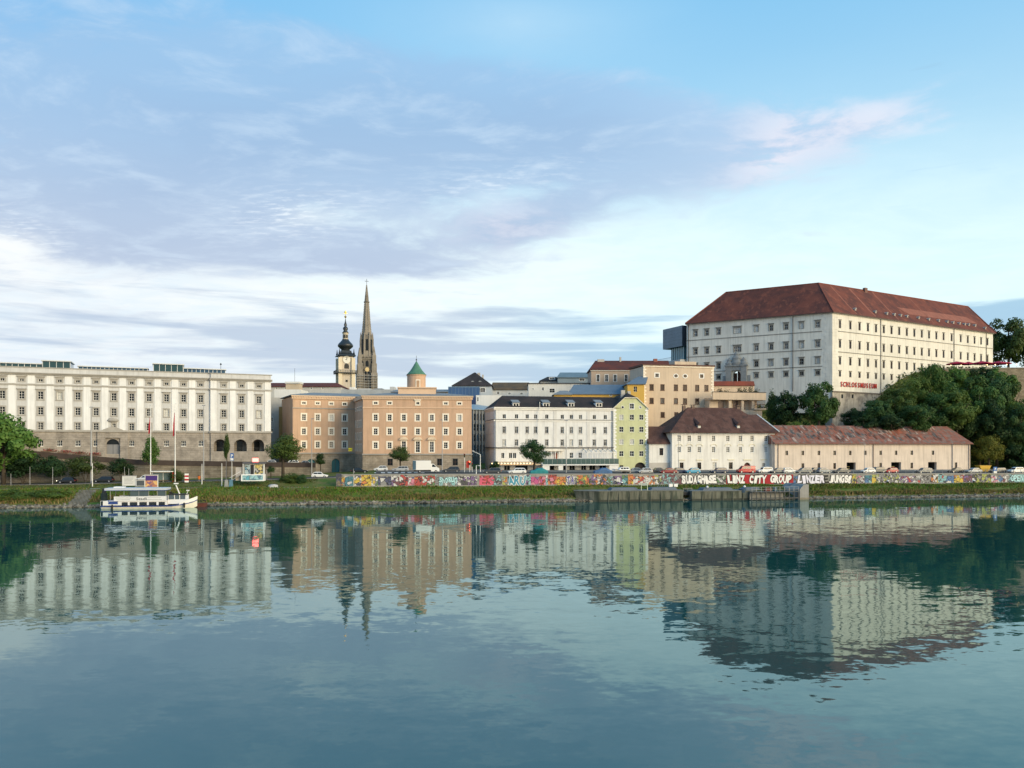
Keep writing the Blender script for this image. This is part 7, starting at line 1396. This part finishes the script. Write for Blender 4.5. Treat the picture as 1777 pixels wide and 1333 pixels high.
for i, px in enumerate((393, 401)):
    x, y = pxt(px - .0, 13.2); o = thing('folding_sign', ('grey folding board leaning left of the kiosk ramp', 'blue topped folding board beside the kiosk ramp')[i], 'sign', (x, y, gxy(x, y)), .3 * i); b = MB(); b.prism([(-.5, 0), (.5, 0), (.35, 1.7), (-.35, 1.7)], -.05, .05); ob('board', b, mat('folding_grey' if i == 0 else 'folding_blue', ((.32, .32, .30), (.08, .18, .26))[i], .7, .2, 2), o); ob('prop', MB().tube([(0, .05, 1.5), (0, .7, 0)], .04, 5), galv, o)
x, y = pxt(474, 12.4); o = thing('upturned_dinghy', 'small upturned grey dinghy on the lawn beside the path', 'dinghy', (x, y, gxy(x, y)), BANK); b = MB(); b.rings([[(xx, -w_, 0), (xx, -w_ * .8, h_ * .6), (xx, 0, h_), (xx, w_ * .8, h_ * .6), (xx, w_, 0)] for xx, w_, h_ in ((-1.1, .35, .5), (-.4, .65, .72), (.4, .7, .75), (1.1, .3, .5))], close=False); ob('hull', b, mat('dinghy_grey', (.45, .44, .42), .6, .15), o, smooth=True); ob('keel', MB().box(-1.0, 1.0, -.04, .04, .7, .8), trimM, o)

# ---------------------------------------------------------------- the white passenger boat
bx0, bx1 = 181.5, 339.0; pc = pxt((bx0 + bx1) / 2, -3.2); k = pc[1] / F; LB = (bx1 - bx0) * k
bt = thing('passenger_boat', 'white passenger boat with canopy moored at the left bank', 'boat', (pc[0], pc[1], 0), BANK - R(1.0)); hz = lambda py: zpy(py, pc[1]); X = lambda px: (px - (bx0 + bx1) / 2) * k
cream_h = mat('boat_cream', (.66, .63, .53), .5, .08, .5, .15, spec=.4); bw = mat('boat_white', (.74, .74, .74), .5, .06, spec=.4); blu = mat('boat_blue', (.03, .06, .22), .5)
b = MB(); secs = [(X(182), .9, .0, hz(877.5)), (X(185), 1.5, -.3, hz(877.8)), (X(200), 1.9, -.5, hz(878)), (X(300), 1.95, -.5, hz(878)), (X(320), 1.6, -.4, hz(875.5)), (X(333), .8, -.1, hz(872)), (X(338.5), .12, .3, hz(869))]
b.rings([[(x, -w_, zt), (x, -w_ * .86, zb_), (x, w_ * .86, zb_), (x, w_, zt)] for x, w_, zb_, zt in secs]); ob('hull', b, cream_h, bt)
b = MB(); b.rings([[(x, -w_ - .05, zt - .03), (x, w_ + .05, zt - .03), (x, w_ + .05, zt + .16), (x, -w_ - .05, zt + .16)] for x, w_, zb_, zt in secs]); ob('rubbing_strake', b, blu, bt)
b = MB(); b.rings([[(x, -w_, zt + .165), (x, w_, zt + .165), (x, w_ + .06, zt + .165 + d_), (x, -w_ - .06, zt + .165 + d_)] for x, w_, zt, d_ in ((X(312), 1.75, hz(876.6), .35), (X(325), 1.3, hz(874), .65), (X(334), .75, hz(871.6), .8), (X(338.7), .15, hz(868.8), .7))]); ob('bulwark', b, bw, bt)
zc0, zc1 = hz(877) + .16, hz(868.5); ob('saloon', MB().box(X(188), X(292), -1.6, 1.6, zc0, zc1), bw, bt)
for i, (a, c) in enumerate(((218.5, 228), (231.5, 243.5), (247, 259), (262.5, 274.5), (278.5, 288.5))): w_ = ob('saloon_window', MB().box(X(a), X(c), -1.64, -1.602, hz(875.6), hz(870.3)), trimM, bt); ob('pane', MB().box(X(a) + .12, X(c) - .12, -1.66, -1.642, hz(875.0), hz(870.9)), glassM, w_)
ob('upper_deck', MB().box(X(198), X(293), -1.75, 1.75, zc1 + .002, zc1 + .12), bw, bt); zd = zc1 + .12
bn = ob('banner', MB().box(X(206), X(291.5), -1.76, -1.70, hz(868), hz(860.5)), bw, bt); q = link('boat_name', text_mesh('Stadl', 1.0, trimM, .01, .004), bn, (X(250.5), -1.775, hz(866.8))); q.rotation_euler = (R(90), 0, 0); q.scale = (1.1, .8, 1)
for a, c, py in ((208, 234, 863.3), (260, 282, 863.3), (210, 232, 866.3), (258, 284, 866.3)): ob('small_print', MB().box(X(a), X(c), -1.772, -1.762, hz(py), hz(py) + .07), mat('print_grey', (.22, .22, .23), .7), bn)
ob('far_banner', MB().box(X(206), X(291.5), 1.70, 1.76, hz(868), hz(860.5)), bw, bt)
cn = ob('canopy', MB().box(X(191), X(291), -1.85, 1.85, hz(849.8), hz(846.2)), mat('canopy_blue_grey', (.50, .54, .60), .6, .08), bt); ob('canopy_edge', MB().box(X(190.5), X(291.5), -1.9, 1.9, hz(850.6), hz(849.82)), blu, cn); ob('roof_box', MB().box(X(203), X(219), -.8, .8, hz(846.1), hz(844.2)), bw, cn)
for px in (200, 222, 246, 262, 276, 290): 
    for sg in (-1, 1): ob('canopy_post', MB().box(X(px) - .04, X(px) + .04, sg * 1.6 - .04, sg * 1.6 + .04, zd, hz(850.7)), galv, bt)
for a, c in ((232, 261), (277, 289)): ob('canopy_window', MB().box(X(a), X(c), -1.60, -1.58, hz(860), hz(851)), mat('clear_plastic_sheet', (.07, .10, .11), .15, .2, spec=.5), bt)
wh_ = ob('wheelhouse', MB().box(X(292.5), X(322), -1.2, 1.2, hz(875.5) + .15, hz(866.5)), bw, bt); ob('wheelhouse_roof', MB().box(X(291.5), X(324), -1.35, 1.35, hz(858.6), hz(857.4)), trimM, bt)
for a, c in ((293, 302), (304.5, 310.5), (313, 321)): ob('wheelhouse_window', MB().box(X(a), X(c), -1.18, -1.14, hz(866.4), hz(858.8)), mat('wheelhouse_glass', (.09, .12, .14), .12, .2, spec=.5), bt)
for px in (292.8, 303.3, 311.8, 321.8): ob('window_post', MB().box(X(px) - .07, X(px) + .07, -1.2, 1.2, hz(866.5), hz(858.6)), bw, bt)
b = MB(); b.tube([(X(309), 0, hz(857.4)), (X(303), 0, hz(842))], [.16, .12], 8); mst = ob('mast', b, wpole, bt); ob('radar', MB().box(X(300), X(307), -.25, .25, hz(840.5), hz(838.5)), bw, mst)
b = MB(); b.tube([(X(320), -.9, hz(866)), (X(325), -.9, hz(852))], [.07, .07], 6); ob('searchlight_arm', b, wpole, bt); ob('searchlight', MB().box(X(322.5), X(327), -1.1, -.7, hz(852), hz(850.5)), bw, bt)
ob('stern_cover', MB().box(X(197), X(212), -1.68, -1.61, hz(873.5), hz(866.5)), blu, bt); ob('horn', MB().box(X(293), X(297), -.3, .3, hz(857.3), hz(853.5)), trimM, bt)
for px, py in ((204, 876), (321, 874)): ob('fender', MB().lathe([(.05, -.75), (.2, -.6), (.2, .2), (.05, .4)], 8, (X(px), -2.05, hz(py) - .1)), trimM, bt)
b = MB(); [b.tube([(X(px), -1.5, hz(876)), (X(px), -1.5, hz(868))], .035, 5) for px in (184, 188, 192, 196)]; b.tube([(X(184), -1.5, hz(868)), (X(196), -1.5, hz(868))], .035, 5); ob('stern_rail', b, wpole, bt)
x, y = pxt(181, .3); o = thing('mooring_pile', 'dark green steel mooring pile at the stern of the white boat', 'pile', (x, y, -1.5), 0); h = zpy(848, y) + 1.5; ob('pile_tube', MB().lathe([(.62, 0), (.62, h - 1.0)], 14), mat('pile_green', (.035, .05, .045), .7, .25, 1), o); ob('pile_cap', MB().lathe([(.40, h - .99), (.40, h - .05), (.48, h), (.1, h + .08)], 12), iron, o)
x, y = pxt(345, -.5); o = thing('work_raft', 'low rust red work raft with dark gear at the bow of the white boat', 'raft', (x, y, 0), BANK); ob('raft_hull', MB().box(-1.6, 1.6, -1.2, 1.2, -.3, .75), mat('rust_red', (.11, .035, .025), .8, .3, 1), o)
for i in range(4): ob('tyre_fender', MB().lathe([(.2, -.1), (.36, -.08), (.36, .08), (.2, .1)], 12, (-1.2 + i * .8, 0, 1.15 + .1 * (i % 2))), tyreM, o)

# ---------------------------------------------------------------- concrete barge pontoons and landing stage
def barge(label, px0, px1, t, pyb, pyt, bow):
    a, c = pxt(px0, t), pxt(px1, t); L = math.hypot(c[0] - a[0], c[1] - a[1]); o = thing('concrete_barge', label, 'barge', (*a, 0), BANK, 'concrete barges along the bank'); zt = zpy(pyt, (a[1] + c[1]) / 2)
    m_ = mat('barge_concrete', (.155, .16, .13), .95, .25, .4, .5, spec=.1, col2=(.075, .088, .07), f2=(.45, .6), s2=.6, stretch=(1.5, 1.5, .15))
    b = MB(); secs = ([(0, .15, zt + .1), (2.2, 1.2, zt + .05), (5.5, 2.6, zt)] if bow else [(0, 2.6, zt)]) + [(L, 2.6, zt)]
    b.rings([[(x, 2.6 - w_, z), (x + (1.2 if bow and i < 2 else 0), 2.6 - w_ * .9, -.8), (x + (1.2 if bow and i < 2 else 0), 2.6 + w_ * .9, -.8), (x, 2.6 + w_, z)] for i, (x, w_, z) in enumerate(secs)]); ob('hull', b, m_, o)
    b = MB(); b.rings([[(x, 2.6 - w_ - .08, z + .002), (x, 2.6 - w_ - .08, z + .16), (x, 2.6 + w_ + .08, z + .16), (x, 2.6 + w_ + .08, z + .002)] for x, w_, z in secs]); ob('deck_edge', b, mat('barge_edge', (.15, .16, .155), .85, .2), o)
    ob('waterline_stain', MB().box(5.6 if bow else .02, L - .02, -.012 + .0, .3, -.3, .45), mat('wet_concrete', (.04, .045, .035), .8, .3, 1.0), o, (0, .13, 0))
    n = int(L / 2.6); rb = MB().box(-.07, .07, -.06, .02, -.1, zt - .02).mesh('rib', m_)
    for i in range(3 if bow else 1, n): link('rib', rb, o, (i * 2.6, 0, 0))
    return o, zt, L
hm = mat('hatch_cover', (.13, .15, .175), .8, .15, .6, spec=.1)
o, zt, L = barge('long concrete barge with pointed left bow on the river bank', 1000, 1186, -1.0, 871.5, 852.5, True)
def hatch(o, x0, x1, zt): b = MB(); b.rings([[(x0, .9, zt + .17), (x1, .9, zt + .17), (x1, 4.3, zt + .17), (x0, 4.3, zt + .17)], [(x0 + .5, 1.3, zt + .75), (x1 - .3, 1.3, zt + .75), (x1 - .3, 3.9, zt + .75), (x0 + .5, 3.9, zt + .75)]]); ob('hatch_cover', b, hm, o)
kx = L / 186.0; hatch(o, (1061 - 1000) * kx, (1109 - 1000) * kx, zt); hatch(o, (1131 - 1000) * kx, (1178 - 1000) * kx, zt)
fx = (1118 - 1000) * kx; fm_ = mat('sign_frame_green', (.52, .58, .42), .6)
for xx in (fx - .75, fx + .75): ob('sign_post', MB().box(xx - .07, xx + .07, .3, .42, zt + .1, zt + 2.0), fm_, o)
ob('sign_plate', MB().box(fx - .68, fx + .68, .33, .38, zt + 1.3, zt + 1.95), mat('plate_grey', (.33, .36, .35), .6), o)
for i, px in enumerate((1172, 1181)): ob('life_box', MB().box((px - 1000) * kx - .45, (px - 1000) * kx + .45, 3, 3.5, zt + .8, zt + 1.5), white_f, o)
b = MB(); [b.tube([((1150 - 1000) * kx + i * .55, 4.6, zt + .2), ((1150 - 1000) * kx + i * .55 + 1.2, 4.9, zt + 2.4)], .06, 5) for i in range(6)]; ob('stacked_poles', b, lead, o)
o, zt, L = barge('right hand concrete barge beside the landing stage', 1201, 1312, -1.0, 870.5, 852.5, False); kx = L / 111.0
hatch(o, (1222 - 1201) * kx, (1275 - 1201) * kx, zt); hatch(o, (1296 - 1201) * kx, (1330 - 1201) * kx - 1, zt)
for px in (1230, 1295): ob('mooring_light', MB().lathe([(.1, 0), (.3, .15), (.3, .4), (.05, .55)], 10, ((px - 1201) * kx, 1.0, zt + .76)), white_f, o)
ob('blue_tub', MB().lathe([(.7, 0), (.95, .9), (.9, .95)], 12, ((1290 - 1201) * kx, .6, zt - .4)), mat('tub_blue', (.05, .09, .14), .6), o)
a = pxt(1187, .2); o = thing('gangway', 'dark gangway bridging the gap between the two barges', 'gangway', (*a, 0), BANK); ob('walkway', MB().box(-.1, 2.2, .2, 2.2, 1.9, 2.1), iron, o); ob('stringer', MB().box(-.1, 2.2, .15, .35, 1.3, 1.85), trimM, o); b = MB(); b.tube([(-.1, .25, 2.9), (2.2, .25, 2.9)], .04, 5); [b.tube([(q_, .25, 2.05), (q_, .25, 2.9)], .04, 5) for q_ in (0, 1.05, 2.1)]; ob('handrail', b, galv, o)
a, c = pxt(1305, -2.6), pxt(1386, -2.6); L = math.hypot(c[0] - a[0], c[1] - a[1]); o = thing('landing_stage', 'steel landing stage with open square frames and railings by the concrete pier', 'landing stage', (*a, 0), BANK)
fm_ = mat('stage_steel', (.07, .075, .075), .7, .2, 1); zA, zB = .65, 1.95
ob('lower_beam', MB().box(0, L, 0, .2, zA - .22, zA), fm_, o); ob('upper_beam', MB().box(0, L, 0, .2, zB, zB + .2), fm_, o); ob('deck', MB().box(0, L, .21, 3.2, zB + .02, zB + .18), mat('stage_deck', (.15, .15, .14), .8, .2), o); ob('back_plate', MB().box(0, L * .72, 1.2, 1.3, .1, zB), mat('stage_back', (.27, .265, .24), .85, .25, .8, .3), o)
n = 10
pst = MB().box(-.09, .09, .0, .19, -.6, zB).mesh('stanchion', fm_)
for i in range(n + 1): link('stanchion', pst, o, (L * i / n, 0, 0))
rp = MB().box(-.04, .04, .05, .13, zB + .2, zB + 1.3).mesh('rail_post', galv)
for i in range(n + 1): link('rail_post', rp, o, (L * i / n, 0, 0))
for z in (.75, 1.3): ob('handrail', MB().box(0, L, .06, .12, zB + z - .06, zB + z), galv, o)
ob('gear_crate', MB().box(L * .33, L * .46, 1, 2, zB + .2, zB + 1.0), mat('crate_red', (.16, .05, .04), .8, .2), o); ob('gear_drum', MB().lathe([(.5, 0), (.5, .9)], 12, (L * .55, 1.4, zB + .2)), mat('drum_blue', (.06, .12, .16), .6), o); ob('solar_panel', MB().prism([(L * .86, zB + 1.5), (L * 1.0, zB + 2.1), (L * 1.0, zB + 2.2), (L * .86, zB + 1.6)], .8, 2.4), hm, o)
a, c = pxt(1388, -1.6), pxt(1403.5, -1.6); L = math.hypot(c[0] - a[0], c[1] - a[1]); o = thing('concrete_pier', 'pale concrete pier block at the right end of the landing stage', 'pier', (*a, 0), BANK); zt = zpy(841, a[1])
b = MB(); b.prism([(0, -1), (L, -1), (L, zt), (L * .45, zt), (0, zt - 1.2)], 0, 9); ob('block', b, mat('pier_concrete', (.30, .295, .28), .9, .15, .4, .2), o); ob('waterline_stain', MB().box(-.01, L + .01, -.012, .0, .0, .5), mat('stained_concrete', (.22, .20, .15), .9, .3, 1), o)
